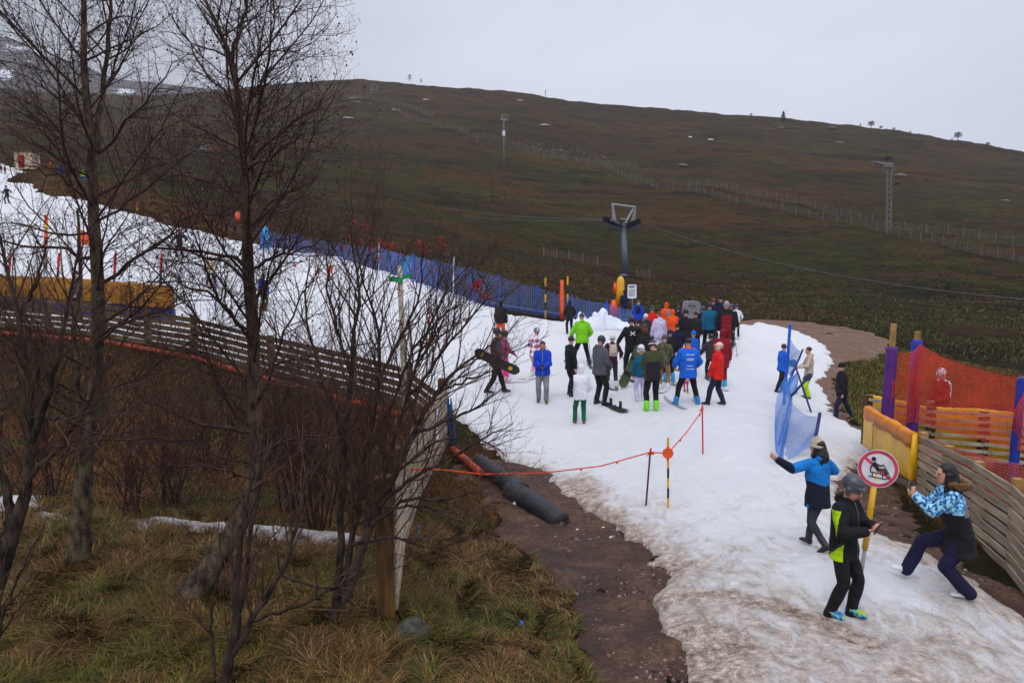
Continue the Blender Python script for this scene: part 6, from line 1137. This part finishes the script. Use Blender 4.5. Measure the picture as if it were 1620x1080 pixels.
def build_trees():
    Y = 9.8
    T1 = [[(122, 892, Y, .19), (130, 800, Y, .155), (140, 700, Y + .05, .14), (150, 600, Y + .1, .125), (156, 500, Y + .1, .115), (152, 400, Y, .10), (148, 300, Y, .085), (140, 200, Y, .07), (134, 100, Y, .055), (130, 0, Y, .042), (122, -110, Y, .026), (118, -230, Y, .01)],
          [(151, 240, Y, .05), (162, 150, Y + .2, .042), (172, 60, Y + .3, .034), (178, -60, Y + .3, .02), (180, -150, Y + .3, .008)],
          [(118, 870, Y + .4, .075), (128, 760, Y + .5, .065), (125, 640, Y + .5, .055), (118, 520, Y + .6, .045), (128, 420, Y + .7, .035), (122, 330, Y + .7, .02)]]
    L1 = [[(156, 245, Y, .035), (200, 195, Y - .2, .028), (235, 160, Y - .3, .02), (262, 122, Y - .4, .014), (292, 88, Y - .5, .006)], [(152, 350, Y, .03), (200, 320, Y - .3, .025), (255, 280, Y - .5, .018), (300, 240, Y - .6, .012), (335, 212, Y - .7, .005)],
          [(165, 445, Y, .045), (210, 412, Y - .2, .038), (255, 388, Y - .4, .028), (290, 345, Y - .5, .018), (330, 325, Y - .5, .008)], [(146, 415, Y, .04), (100, 396, Y - .2, .032), (50, 388, Y - .4, .024), (0, 385, Y - .5, .018), (-50, 370, Y - .5, .01)],
          [(144, 370, Y, .03), (90, 372, Y + .2, .024), (40, 360, Y + .3, .018), (-20, 352, Y + .4, .01)], [(140, 190, Y, .025), (95, 160, Y - .1, .02), (45, 125, Y - .2, .014), (0, 98, Y - .3, .009), (-40, 80, Y - .3, .004)], [(136, 130, Y, .02), (85, 88, Y + .1, .015), (30, 55, Y + .2, .01), (-20, 40, Y + .2, .005)],
          [(142, 235, Y, .026), (95, 208, Y + .2, .02), (45, 180, Y + .3, .014), (0, 165, Y + .4, .008)], [(148, 320, Y, .026), (100, 285, Y - .3, .022), (55, 262, Y - .4, .016), (0, 250, Y - .5, .01)], [(150, 290, Y, .03), (120, 262, Y - .2, .024), (70, 235, Y - .4, .018), (20, 205, Y - .5, .01)],
          [(154, 540, Y, .03), (215, 500, Y - .3, .024), (280, 480, Y - .5, .016), (350, 470, Y - .6, .008)], [(150, 620, Y, .032), (220, 600, Y - .3, .024), (300, 540, Y - .6, .016), (370, 500, Y - .8, .008)], [(140, 700, Y, .03), (230, 690, Y - .3, .022), (320, 700, Y - .5, .014), (390, 660, Y - .6, .008)],
          [(132, 200, Y, .02), (175, 130, Y, .016), (215, 70, Y, .01), (240, 20, Y, .005)], [(134, 90, Y, .02), (175, 40, Y - .3, .014), (205, -20, Y - .4, .008)], [(150, 640, Y, .03), (90, 600, Y - .5, .022), (40, 580, Y - .7, .014), (-10, 540, Y - .8, .008)], [(140, 740, Y, .025), (250, 800, Y - .2, .016), (360, 790, Y - .4, .009), (430, 770, Y - .5, .005)]]
    alder(T1, L1, [30, 12, 5], 'tall bare alder nearest the left edge, its straight trunk in front of the yellow padding', 21)
    Y = 8.9
    T2 = [[(293, 952, Y - .15, .20), (330, 900, Y, .165), (365, 850, Y + .1, .15), (395, 800, Y + .2, .13), (404, 730, Y + .2, .115), (404, 640, Y + .2, .105), (400, 560, Y + .2, .10), (396, 470, Y + .1, .095), (392, 390, Y, .085), (387, 300, Y, .062), (384, 220, Y, .055), (374, 150, Y, .046), (364, 90, Y, .036), (345, 40, Y, .028), (322, -10, Y, .02), (305, -70, Y, .01)],
          [(364, 92, Y, .03), (376, 60, Y, .026), (388, 20, Y, .022), (396, -40, Y, .015), (400, -110, Y, .007)], [(400, 280, Y, .035), (402, 200, Y + .2, .03), (415, 130, Y + .2, .022), (430, 70, Y + .2, .015), (434, 10, Y + .2, .01), (436, -50, Y + .2, .005)]]
    L2 = [[(402, 255, Y, .03), (440, 215, Y - .2, .026), (480, 192, Y - .3, .02), (505, 172, Y - .3, .014), (522, 140, Y - .4, .009), (537, 106, Y - .4, .004)], [(386, 305, Y, .035), (350, 292, Y, .03), (300, 275, Y + .1, .024), (240, 250, Y + .2, .018), (190, 235, Y + .3, .01)],
          [(389, 428, Y, .045), (365, 404, Y, .036), (330, 397, Y - .1, .03), (260, 390, Y - .2, .024), (215, 405, Y - .3, .018), (185, 440, Y - .4, .01)], [(391, 452, Y, .045), (372, 428, Y + .2, .038), (345, 415, Y + .3, .03), (300, 400, Y + .4, .022), (240, 330, Y + .5, .012)],
          [(398, 545, Y, .045), (372, 505, Y - .2, .036), (350, 470, Y - .3, .028), (300, 450, Y - .4, .02), (230, 450, Y - .4, .012)], [(400, 680, Y, .05), (360, 678, Y - .2, .04), (320, 670, Y - .3, .034), (270, 655, Y - .4, .026), (215, 625, Y - .5, .016)], [(402, 640, Y, .04), (430, 600, Y - .2, .032), (445, 540, Y - .3, .024), (470, 480, Y - .4, .016), (500, 420, Y - .5, .008)],
          [(398, 430, Y, .035), (435, 408, Y - .2, .028), (475, 398, Y - .3, .02), (530, 370, Y - .4, .01)], [(392, 370, Y, .03), (420, 330, Y + .2, .024), (455, 300, Y + .3, .018), (500, 290, Y + .4, .01)], [(384, 240, Y, .026), (340, 215, Y - .2, .02), (290, 190, Y - .3, .014), (250, 160, Y - .4, .008)], [(378, 180, Y, .026), (330, 120, Y - .2, .02), (290, 60, Y - .2, .012), (262, 10, Y - .3, .006)],
          [(366, 95, Y, .022), (330, 75, Y + .1, .016), (295, 60, Y + .2, .01), (250, 45, Y + .2, .005)], [(385, 270, Y, .03), (430, 250, Y - .4, .022), (470, 215, Y - .6, .014), (490, 160, Y - .7, .007)], [(404, 720, Y, .04), (470, 690, Y - .3, .03), (540, 690, Y - .5, .02), (600, 660, Y - .7, .01)], [(400, 760, Y, .03), (340, 740, Y - .4, .022), (260, 730, Y - .5, .014)], [(388, 320, Y, .024), (350, 340, Y - .5, .018), (300, 345, Y - .6, .012), (250, 370, Y - .7, .007)],
          [(404, 600, Y, .03), (460, 570, Y + .3, .024), (520, 560, Y + .4, .016), (590, 540, Y + .5, .009)]]
    alder(T2, L2, [30, 7, 11], 'second tall bare alder with a thick mossy leaning base, just right of the first', 22)
    # rowan with berries and the multi stemmed shrubs
    ROW = dict(space=[.11, .10, .10], t0=[.2, .2, .25], ang=[(25, 50), (25, 55), (25, 60)], lift=[.35, .3, .15], len=[(.35, .65), (.35, .6), (.3, .55)], min=[.22, .12, .05], max=[.9, .42, .18], rmax=[.009, .0042, .0024], bend=.10, up=.07, cone=.0)
    def shrub(stems, label, name, par, seed, m=TWIGR, berries=None, cat='shrub', nb=0):
        global TR
        TR = random.Random(seed); o0 = Vector(P3(*stems[0][0][:3])); root = empty(name, o0); tag(root, label, cat); ends = []
        st = MB()
        tw = Twigs(); s2 = Twigs()
        for k, s in enumerate(stems):
            Q, R, L = px_line(s, 16); Q = Q - np.array(o0) + np.array([_rv(.010) for _ in range(16)]); s2.add(list(Q), R); branch_off(tw, Q, R, L, 0, par, ends)
        link('stem', s2.mesh(), [BARKD if m is TWIGR else m], root, True); link('crown', tw.mesh(), [m], root, True)
        if berries:
            V = []
            for bx, by, bY, n in berries:
                c = np.array(P3(bx, by, bY)) - np.array(o0); 
                for _ in range(n): V.append(c + _rv(.020) * np.array([1.3, 1, 1]))
            pts = V; VV, QQ = [], []
            ico = bpy.data.meshes.new('i'); bmx = __import__('bmesh').new(); __import__('bmesh').ops.create_icosphere(bmx, subdivisions=1, radius=.0082); iv = np.array([v.co[:] for v in bmx.verts]); iq = np.array([[v.index for v in f.verts] for f in bmx.faces]); bmx.free()
            for i, c in enumerate(pts): VV.append(iv * TR.uniform(.8, 1.2) + c); QQ.append(iq + i * len(iv))
            tag(link('berries', mesh_np(np.concatenate(VV), np.concatenate(QQ)), [BERRY], root, True), kind='stuff')
        return root
    y = 7.8
    S = [[(528, 975, y, .045), (538, 880, y, .038), (540, 790, y, .034), (545, 690, y, .028), (556, 590, y, .022), (568, 480, y, .015), (560, 400, y, .009), (552, 350, y, .004)],
         [(540, 960, y, .035), (556, 860, y, .030), (572, 770, y, .026), (585, 690, y + .1, .022), (600, 600, y + .2, .018), (602, 520, y + .2, .014), (575, 450, y + .2, .009), (560, 370, y + .2, .004)],
         [(548, 950, y - .1, .045), (578, 860, y - .1, .040), (610, 780, y - .1, .034), (650, 690, y - .1, .026), (690, 620, y - .1, .020), (740, 570, y - .1, .013), (790, 535, y - .1, .006)],
         [(575, 870, y, .025), (610, 740, y, .022), (640, 640, y, .018), (662, 560, y, .014), (690, 490, y, .010), (720, 440, y, .006), (760, 405, y, .004)], [(600, 600, y + .1, .02), (630, 540, y + .1, .016), (660, 480, y, .012), (668, 430, y, .008), (670, 385, y, .004)],
         [(640, 640, y, .018), (700, 560, y - .2, .014), (750, 500, y - .2, .010), (775, 465, y - .2, .007), (740, 410, y - .2, .003)], [(765, 478, y - .2, .006), (800, 465, y - .2, .005), (830, 442, y - .2, .004), (852, 425, y - .2, .002)],
         [(600, 800, y - .2, .022), (660, 750, y - .3, .018), (720, 720, y - .3, .013), (770, 690, y - .3, .009), (812, 668, y - .3, .004)], [(590, 830, y - .2, .022), (640, 790, y - .3, .018), (700, 790, y - .4, .012), (760, 775, y - .4, .008), (800, 750, y - .4, .004)],
         [(580, 720, y, .022), (630, 620, y + .3, .018), (650, 560, y + .3, .014), (700, 500, y + .3, .009), (745, 470, y + .3, .004)], [(600, 800, y - .2, .016), (680, 800, y - .5, .012), (740, 830, y - .5, .008), (640, 900, y - .5, .004)], [(560, 860, y, .02), (620, 850, y - .4, .014), (690, 868, y - .5, .010), (740, 850, y - .5, .006), (770, 800, y - .5, .003)],
         [(545, 700, y, .022), (520, 620, y - .2, .018), (490, 540, y - .2, .013), (480, 460, y - .2, .009), (490, 400, y - .2, .004)], [(556, 590, y, .018), (530, 510, y, .014), (515, 440, y, .010), (520, 380, y, .005)], [(545, 650, y, .02), (480, 610, y + .2, .016), (440, 560, y + .2, .010), (430, 500, y + .2, .005)],
         [(690, 620, y - .1, .014), (740, 600, y - .1, .01), (790, 590, y - .1, .006), (830, 560, y - .1, .003)], [(650, 690, y - .1, .018), (720, 660, y - .1, .014), (760, 640, y - .1, .009), (800, 610, y - .1, .004)], [(610, 760, y - .1, .016), (690, 700, y - .2, .012), (750, 690, y - .2, .008), (800, 720, y - .2, .004)]]
    BR = [(568, 386, y + .2, 26), (588, 392, y + .2, 16), (606, 386, y, 22), (622, 390, y, 26), (640, 400, y, 10), (664, 386, y, 30), (672, 396, y, 24), (696, 380, y, 26), (700, 392, y, 26), (752, 452, y - .2, 34), (762, 462, y - .2, 20), (770, 470, y - .2, 20), (757, 447, y - .2, 18), (577, 358, y, 12), (560, 352, y, 8), (655, 430, y, 10), (632, 460, y, 12), (690, 428, y, 10), (548, 372, y, 10), (497, 440, y - .2, 10), (426, 512, y, 8), (630, 512, y, 10), (717, 512, y, 7), (735, 508, y, 9), (748, 545, y, 4), (650, 455, y, 9), (595, 498, y + .2, 7), (545, 392, y, 10), (520, 455, y, 6), (600, 408, y, 12), (470, 420, y, 6)]
    shrub(S, 'rowan with clusters of dark red berries leaning over the pale plank fence', 'rowan_tree', ROW, 31, berries=BR, cat='tree')
    TH = dict(ROW, space=[.16, .15], t0=[.15, .2], ang=[(20, 50), (25, 60)], max=[.8, .3], cone=0)
    y = 6.9
    shrub([[(350, 1090, y, .05), (375, 1000, y, .042), (372, 920, y, .034), (385, 830, y, .026), (400, 760, y, .016), (395, 690, y, .006)], [(360, 1050, y, .035), (410, 960, y, .028), (450, 900, y, .022), (470, 820, y, .015), (500, 700, y, .008), (495, 620, y, .004)], [(365, 1030, y, .03), (390, 900, y + .2, .024), (400, 800, y + .3, .018), (430, 700, y + .4, .01), (460, 640, y + .4, .004)], [(340, 1070, y, .02), (330, 990, y, .014), (345, 900, y, .009), (350, 840, y, .004)],
           [(400, 980, y, .02), (470, 960, y - .1, .015), (530, 930, y - .2, .010), (600, 880, y - .2, .005)], [(440, 910, y, .014), (510, 930, y - .2, .01), (580, 920, y - .3, .006), (640, 890, y - .3, .003)]], 'many stemmed bare shrub rising from the bottom edge below the leaning alder base', 'shrub', TH, 41)
    y = 7.8
    shrub([[(-10, 925, y, .11), (5, 880, y, .09), (22, 840, y, .075), (42, 770, y, .055), (52, 700, y, .04), (45, 600, y, .032), (30, 500, y, .024), (8, 410, y, .015), (-10, 340, y, .01)], [(20, 840, y, .06), (12, 780, y, .045), (-10, 700, y, .03), (-20, 600, y, .015)], [(50, 700, y, .04), (75, 620, y - .2, .03), (95, 540, y - .3, .022), (110, 470, y - .3, .014), (125, 400, y - .4, .006)], [(42, 760, y, .03), (100, 700, y, .022), (140, 640, y, .014), (175, 560, y, .007)], [(30, 500, y, .022), (60, 440, y, .015), (75, 380, y, .008)], [(48, 660, y, .022), (100, 660, y - .2, .016), (160, 690, y - .3, .01), (210, 680, y - .3, .005)]],
          'dark crooked tree at the left edge with a curved trunk', 'bare_tree', ROW, 42, cat='tree')
    y = 7.2
    shrub([[(-5, 1010, y, .018), (20, 930, y, .013), (45, 880, y, .008), (70, 830, y, .004)], [(-5, 1000, y, .014), (5, 920, y, .01), (10, 850, y, .005)], [(0, 1005, y, .012), (40, 950, y, .008), (62, 900, y, .004)], [(-5, 880, y, .012), (15, 800, y, .008), (20, 740, y, .004)]], 'low twiggy shrub in the grass at the bottom left', 'shrub', TH, 43)
    TWIGB = mat('russet_twig', srgb(82, 54, 40), .8, scale=10, mixw=.3, bump=0); k = 0; LBL = ['grey twiggy bush behind the rowan, lower left of the pale fence', 'dark bush tucked between the second alder and the rowan', 'twiggy bush in front of the brown fence, left of the second alder', 'low bush in the ditch between the two alders', 'spreading bush left of the first alder', 'thin bush right of the first alder base', 'reddish bush on the bank under the orange pipe', 'young bush on the bank beyond the leaning base']
    for (x, yb, Y_, hpx, wpx, ns) in ((500, 830, 11.5, 330, 130, 11), (455, 790, 12.5, 300, 110, 9), (330, 700, 15, 230, 130, 9), (255, 790, 12.6, 230, 120, 9), (70, 790, 13, 270, 130, 10), (200, 820, 11.8, 200, 90, 7), (560, 760, 13.5, 190, 100, 8), (430, 700, 16, 170, 120, 8)):
        q = random.Random(60 + k); b = base_at(x, Y_); t = pix(x, 600); 
        st = []
        for j in range(ns):
            dx = q.uniform(-1, 1) * wpx; h = hpx * q.uniform(.6, 1.0); by = 540 + 0
            # foot in world, tip as photo offset
            sc = Y_ / F; p0 = b + V3(q.uniform(-.15, .15), q.uniform(-.15, .15), -.03); tip = p0 + V3(dx * sc, q.uniform(-.5, .5), h * sc); mid = p0.lerp(tip, .5) + V3(-dx * sc * .15, q.uniform(-.1, .1), .05); st.append([tuple(p0) + (.018,), tuple(mid) + (.011,), tuple(tip) + (.003,)])
        global TR
        TR = random.Random(80 + k); root = empty('bush', b); tag(root, LBL[k], 'bush', 'bare bushes in the ditch'); tw = Twigs(); s2 = Twigs()
        for s in st:
            P = [a[:3] for a in s]; Q, L = resample(P, 10); Q = Q - np.array(b) + np.array([_rv(.012) for _ in range(10)]); R = np.interp(np.linspace(0, 1, 10), [0, .5, 1], [a[3] for a in s]); s2.add(list(Q), R); branch_off(tw, Q, R, L, 0, dict(TH, space=[.13, .12], max=[.7, .28]), [])
        link('stem', s2.mesh(), [TWIG], root, True); link('crown', tw.mesh(), [TWIGB], root, True); k += 1
def blades(name, X, Y, h, w, col, label, m, segs=3, lay=.6, sink=.01, clump=None, zf=None):
    """grass blades: tapered curved strips with a colour per blade"""
    n = len(X); Z = (zf or ground_z)(X, Y) - sink; cl = clump if clump is not None else RNG.uniform(0, 6.283, n); a = cl + RNG.normal(0, .7, n); d = np.stack([np.cos(a), np.sin(a), np.zeros(n)], -1); s = np.stack([-np.sin(a), np.cos(a), np.zeros(n)], -1); hh = h * RNG.uniform(.45, 1.25, n); ly = np.clip(lay + RNG.normal(0, .3, n), .05, 1.5)
    V = np.zeros((n, (segs + 1) * 2, 3)); P0 = np.stack([X, Y, Z], -1)
    for k in range(segs + 1):
        t = k / segs; ang = ly * t * 1.1; hz = hh * (t - .32 * ly * t * t); ho = hh * ly * t * t * .95; c = P0 + d * ho[:, None]; c[:, 2] += np.maximum(hz, .0); wk = (w * (1 - t * .85) * .5); V[:, 2 * k] = c - s * (wk if np.isscalar(wk) else wk[:, None]); V[:, 2 * k + 1] = c + s * (wk if np.isscalar(wk) else wk[:, None])
    idx = np.arange(n * (segs + 1) * 2).reshape(n, -1); Q = np.concatenate([np.stack([idx[:, 2 * k], idx[:, 2 * k + 1], idx[:, 2 * k + 3], idx[:, 2 * k + 2]], -1) for k in range(segs)]); me = mesh_np(V, Q)
    at_ = me.color_attributes.new('tint', 'FLOAT_COLOR', 'POINT'); c4 = np.ones((n, (segs + 1) * 2, 4), np.float32); c4[:, :, :3] = col[:, None, :]; at_.data.foreach_set('color', c4.ravel()); o = link(name, me, [m], None, False); tag(o, label, name.replace('_', ' '), kind='stuff'); return o
def blade_mat():
    m = bpy.data.materials.new('grass_blades'); m.use_nodes = True; nt = m.node_tree; b = nt.nodes['Principled BSDF']; a = nt.nodes.new('ShaderNodeAttribute'); a.attribute_name = 'tint'; nt.links.new(a.outputs['Color'], b.inputs['Base Color']); b.inputs['Roughness'].default_value = .7; b.inputs['Specular IOR Level'].default_value = .25; return m
def build_grass():
    BM = blade_mat()
    def mixc(n, cols, wts, sel):
        C = np.array([srgb(*c) for c in cols]); i = np.array([RNG.choice(len(cols), p=wts[s] / wts[s].sum()) for s in sel]) if n < 5 else None; return C
    def pick(X, Y, table_a, table_b, f, dk=.72):
        A = np.array([srgb(*c) for c in table_a]); B = np.array([srgb(*c) for c in table_b]); n = len(X); u = RNG.random(n) < f; ca = A[RNG.integers(0, len(A), n)]; cb = B[RNG.integers(0, len(B), n)]; c = np.where(u[:, None], cb, ca); return c * RNG.uniform(.6, 1.25, n)[:, None] * dk
    def scatter(n, x0, x1, y0, y1, keep): 
        Y = np.exp(RNG.uniform(math.log(y0), math.log(y1), n)); X = RNG.uniform(x0, x1, n) * np.maximum(Y, 6); k = keep(X, Y); return X[k], Y[k]
    free = lambda X, Y: (sd_poly(X, Y, SNOW) + fbm(X, Y, .9, 3, 21) * .3 < -.12) & (sd_poly(X, Y, MUD) + fbm(X, Y, .8, 3, 51) * .35 < .0)
    # foreground straw and green
    X, Y = scatter(150000, -.80, .36, 6.0, 12.2, free)
    g = vnoise(X / .9, Y / .7, 77) * .6 + vnoise(X / .25, Y / .25, 78) * .4; g = np.clip((g - .36) * 2.0 + RNG.normal(0, .15, len(X)) + np.clip(X + 1.2, 0, 2) * .18, .04, .92); an = vnoise(X / .45, Y / .45, 79) * 14
    col = pick(X, Y, [(150, 112, 62), (122, 86, 44), (186, 150, 98), (92, 62, 36), (140, 84, 38), (74, 54, 30)], [(110, 108, 34), (74, 86, 26), (136, 124, 44), (64, 62, 24)], g); den = vnoise(X / .5, Y / .4, 80)
    hgt = .07 + .15 * np.clip(1 - np.clip(X + 1.4, 0, 1.2) * .55, .3, 1) * (.3 + den); blades('grass', X, Y, hgt, .0100, col, 'long straw coloured and green grass in the foreground left of the mud', BM, 3, 1.15, clump=an)
    # ditch and bank: rusty heather and moss below the fence
    X, Y = scatter(90000, -.78, -.02, 12.0, 30, lambda X, Y: free(X, Y)); g = np.clip((vnoise(X / 1.6, Y / 1.3, 87) - .35) * 2.2, .05, .95)
    col = pick(X, Y, [(140, 90, 38), (106, 66, 36), (166, 112, 46), (78, 50, 34), (118, 60, 34)], [(84, 86, 32), (112, 104, 38), (60, 60, 28)], g, .75); blades('heather', X, Y, .12 + .12 * vnoise(X / .8, Y / .8, 89), .012, col, 'rusty heather and moss on the bank below the brown fence', BM, 2, 1.1)
    # tussocks on the moor behind the snow
    X, Y = scatter(90000, -.7, .75, 33, 105, lambda X, Y: (sd_poly(X, Y, SNOW) < -.6) & (sd_poly(X, Y, MUD) < -.4) & (vnoise(X / 2.5, Y / 2.5, 97) > .30) & (RNG.random(X.shape) > (Y - 45) / 62))
    g = np.clip((vnoise(X / 9, Y / 9, 98) - .4) * 3, .05, .95); col = pick(X, Y, [(92, 66, 44), (70, 50, 38), (122, 84, 50), (78, 62, 38)], [(76, 82, 28), (92, 94, 32), (56, 60, 24)], g, .8); blades('moor_tussocks', X, Y, .16 + .0012 * Y, .03 + .0009 * Y, col, 'dark heather tussocks over the near moor behind the snow', BM, 2, 1.0, sink=.05)
    # fringe by the right fence and the green verge
    V0 = poly([(1300, 620), (1345, 565), (1410, 548), (1620, 590), (1620, 640), (1400, 650), (1392, 720), (1352, 662)]); X, Y = scatter(120000, .3, .66, 15, 36, lambda X, Y: (sd_poly(X, Y, V0) > 0) & (sd_poly(X, Y, MUD) < .1)); col = pick(X, Y, [(130, 110, 56), (100, 84, 42)], [(104, 106, 42), (84, 88, 36), (122, 122, 52)], .65 + 0 * X, 1.0); blades('verge_grass', X, Y, .10, .022, col, 'green verge grass inside the bend of the muddy path', BM, 2, .6)
    C1, C2 = base_at(1400, 16.5), base_at(1625, 10.0); n = 5200; f = RNG.random(n); off = np.abs(RNG.normal(0, .11, n)) + .06; d = (C2 - C1).normalized(); X = C1.x + (C2.x - C1.x) * f - d.y * -off * -1; X = C1.x + (C2.x - C1.x) * f + d.y * off; Y = C1.y + (C2.y - C1.y) * f - d.x * off; k = vnoise(X / .5, Y / .5, 55) > .42; X, Y = X[k], Y[k]; col = pick(X, Y, [(130, 96, 56), (104, 74, 42)], [(80, 72, 36)], .3 + 0 * X); blades('fence_grass', X, Y, .15, .008, col, 'dead grass fringe along the foot of the grey plank fence', BM, 3, .8)
    # gravel on the mud
    n = 9000; X, Y = scatter(n * 3, -.12, .7, 6, 24, lambda X, Y: (sd_poly(X, Y, MUD) > .1) & (sd_poly(X, Y, SNOW) < -.02) & (vnoise(X / .6, Y / .6, 44) > .35)); X, Y = X[:n], Y[:n]; Z = ground_z(X, Y) + .012; n = len(X); s = RNG.gamma(2.0, .0042, n) + .003
    B = np.array([(-1, -1, -.5), (1, -1, -.5), (1, 1, -.5), (-1, 1, -.5), (-.6, -.5, .7), (.5, -.6, .8), (.6, .5, .7), (-.5, .6, .6)]); V = np.stack([X, Y, Z], -1)[:, None] + B[None] * s[:, None, None] * RNG.uniform(.6, 1.3, (n, 8, 3)); q = np.array([(0, 1, 5, 4), (1, 2, 6, 5), (2, 3, 7, 6), (3, 0, 4, 7), (4, 5, 6, 7)]); Q = (q[None] + 8 * np.arange(n)[:, None, None]).reshape(-1, 4)
    me = mesh_np(V, Q); a = me.color_attributes.new('tint', 'FLOAT_COLOR', 'POINT'); c = np.ones((n, 8, 4), np.float32); P = np.array([srgb(*k) for k in ((110, 88, 84), (84, 66, 64), (60, 48, 48), (140, 120, 116), (96, 64, 58))]); c[:, :, :3] = P[RNG.integers(0, 5, n)][:, None]; a.data.foreach_set('color', c.ravel()); tag(link('gravel', me, [BM], None, False), 'small stones in the wet mud', 'gravel', kind='stuff')
    # thin remains of snow in the ditch
    P0 = poly([(0, 775), (60, 800), (150, 825), (260, 818), (300, 825), (420, 832), (520, 842), (600, 852), (600, 860), (500, 853), (400, 848), (280, 838), (180, 838), (60, 822), (0, 800)])
    us = np.linspace(-.72, -.1, 260); Ys = np.linspace(10.6, 14.5, 220); hf = lambda X, Y: np.clip((sd_poly(X, Y, P0) - .16 + fbm(X, Y, .9, 4, 91) * .5) * .3, -.2, .05); me, X, Y = sheet(us, Ys, lambda X, Y: ground_z(X, Y) + .03 + hf(X, Y), lambda X, Y: hf(X, Y) > -.04); setattr_(me, 'dirt', np.full(len(X), .55)); tag(link('ditch_snow', me, SNOWM), 'strip of melting snow in the ditch behind the alders', 'snow', kind='stuff')
def build_haze():
    m = bpy.data.materials.new('haze'); m.use_nodes = True; nt = m.node_tree; nt.nodes.clear(); o = nt.nodes.new('ShaderNodeOutputMaterial'); v = nt.nodes.new('ShaderNodeVolumePrincipled'); v.inputs['Color'].default_value = (.86, .88, .95, 1); v.inputs['Density'].default_value = .00024; v.inputs['Anisotropy'].default_value = .2; nt.links.new(v.outputs[0], o.inputs['Volume'])
    mb = MB(); mb.box((0, 1000, 300), 6400, 2300, 700); ob = mb.build('haze', [m], None); tag(ob, 'thin grey damp air over the hillside', 'haze', kind='stuff')
build_trees(); build_grass(); build_haze()
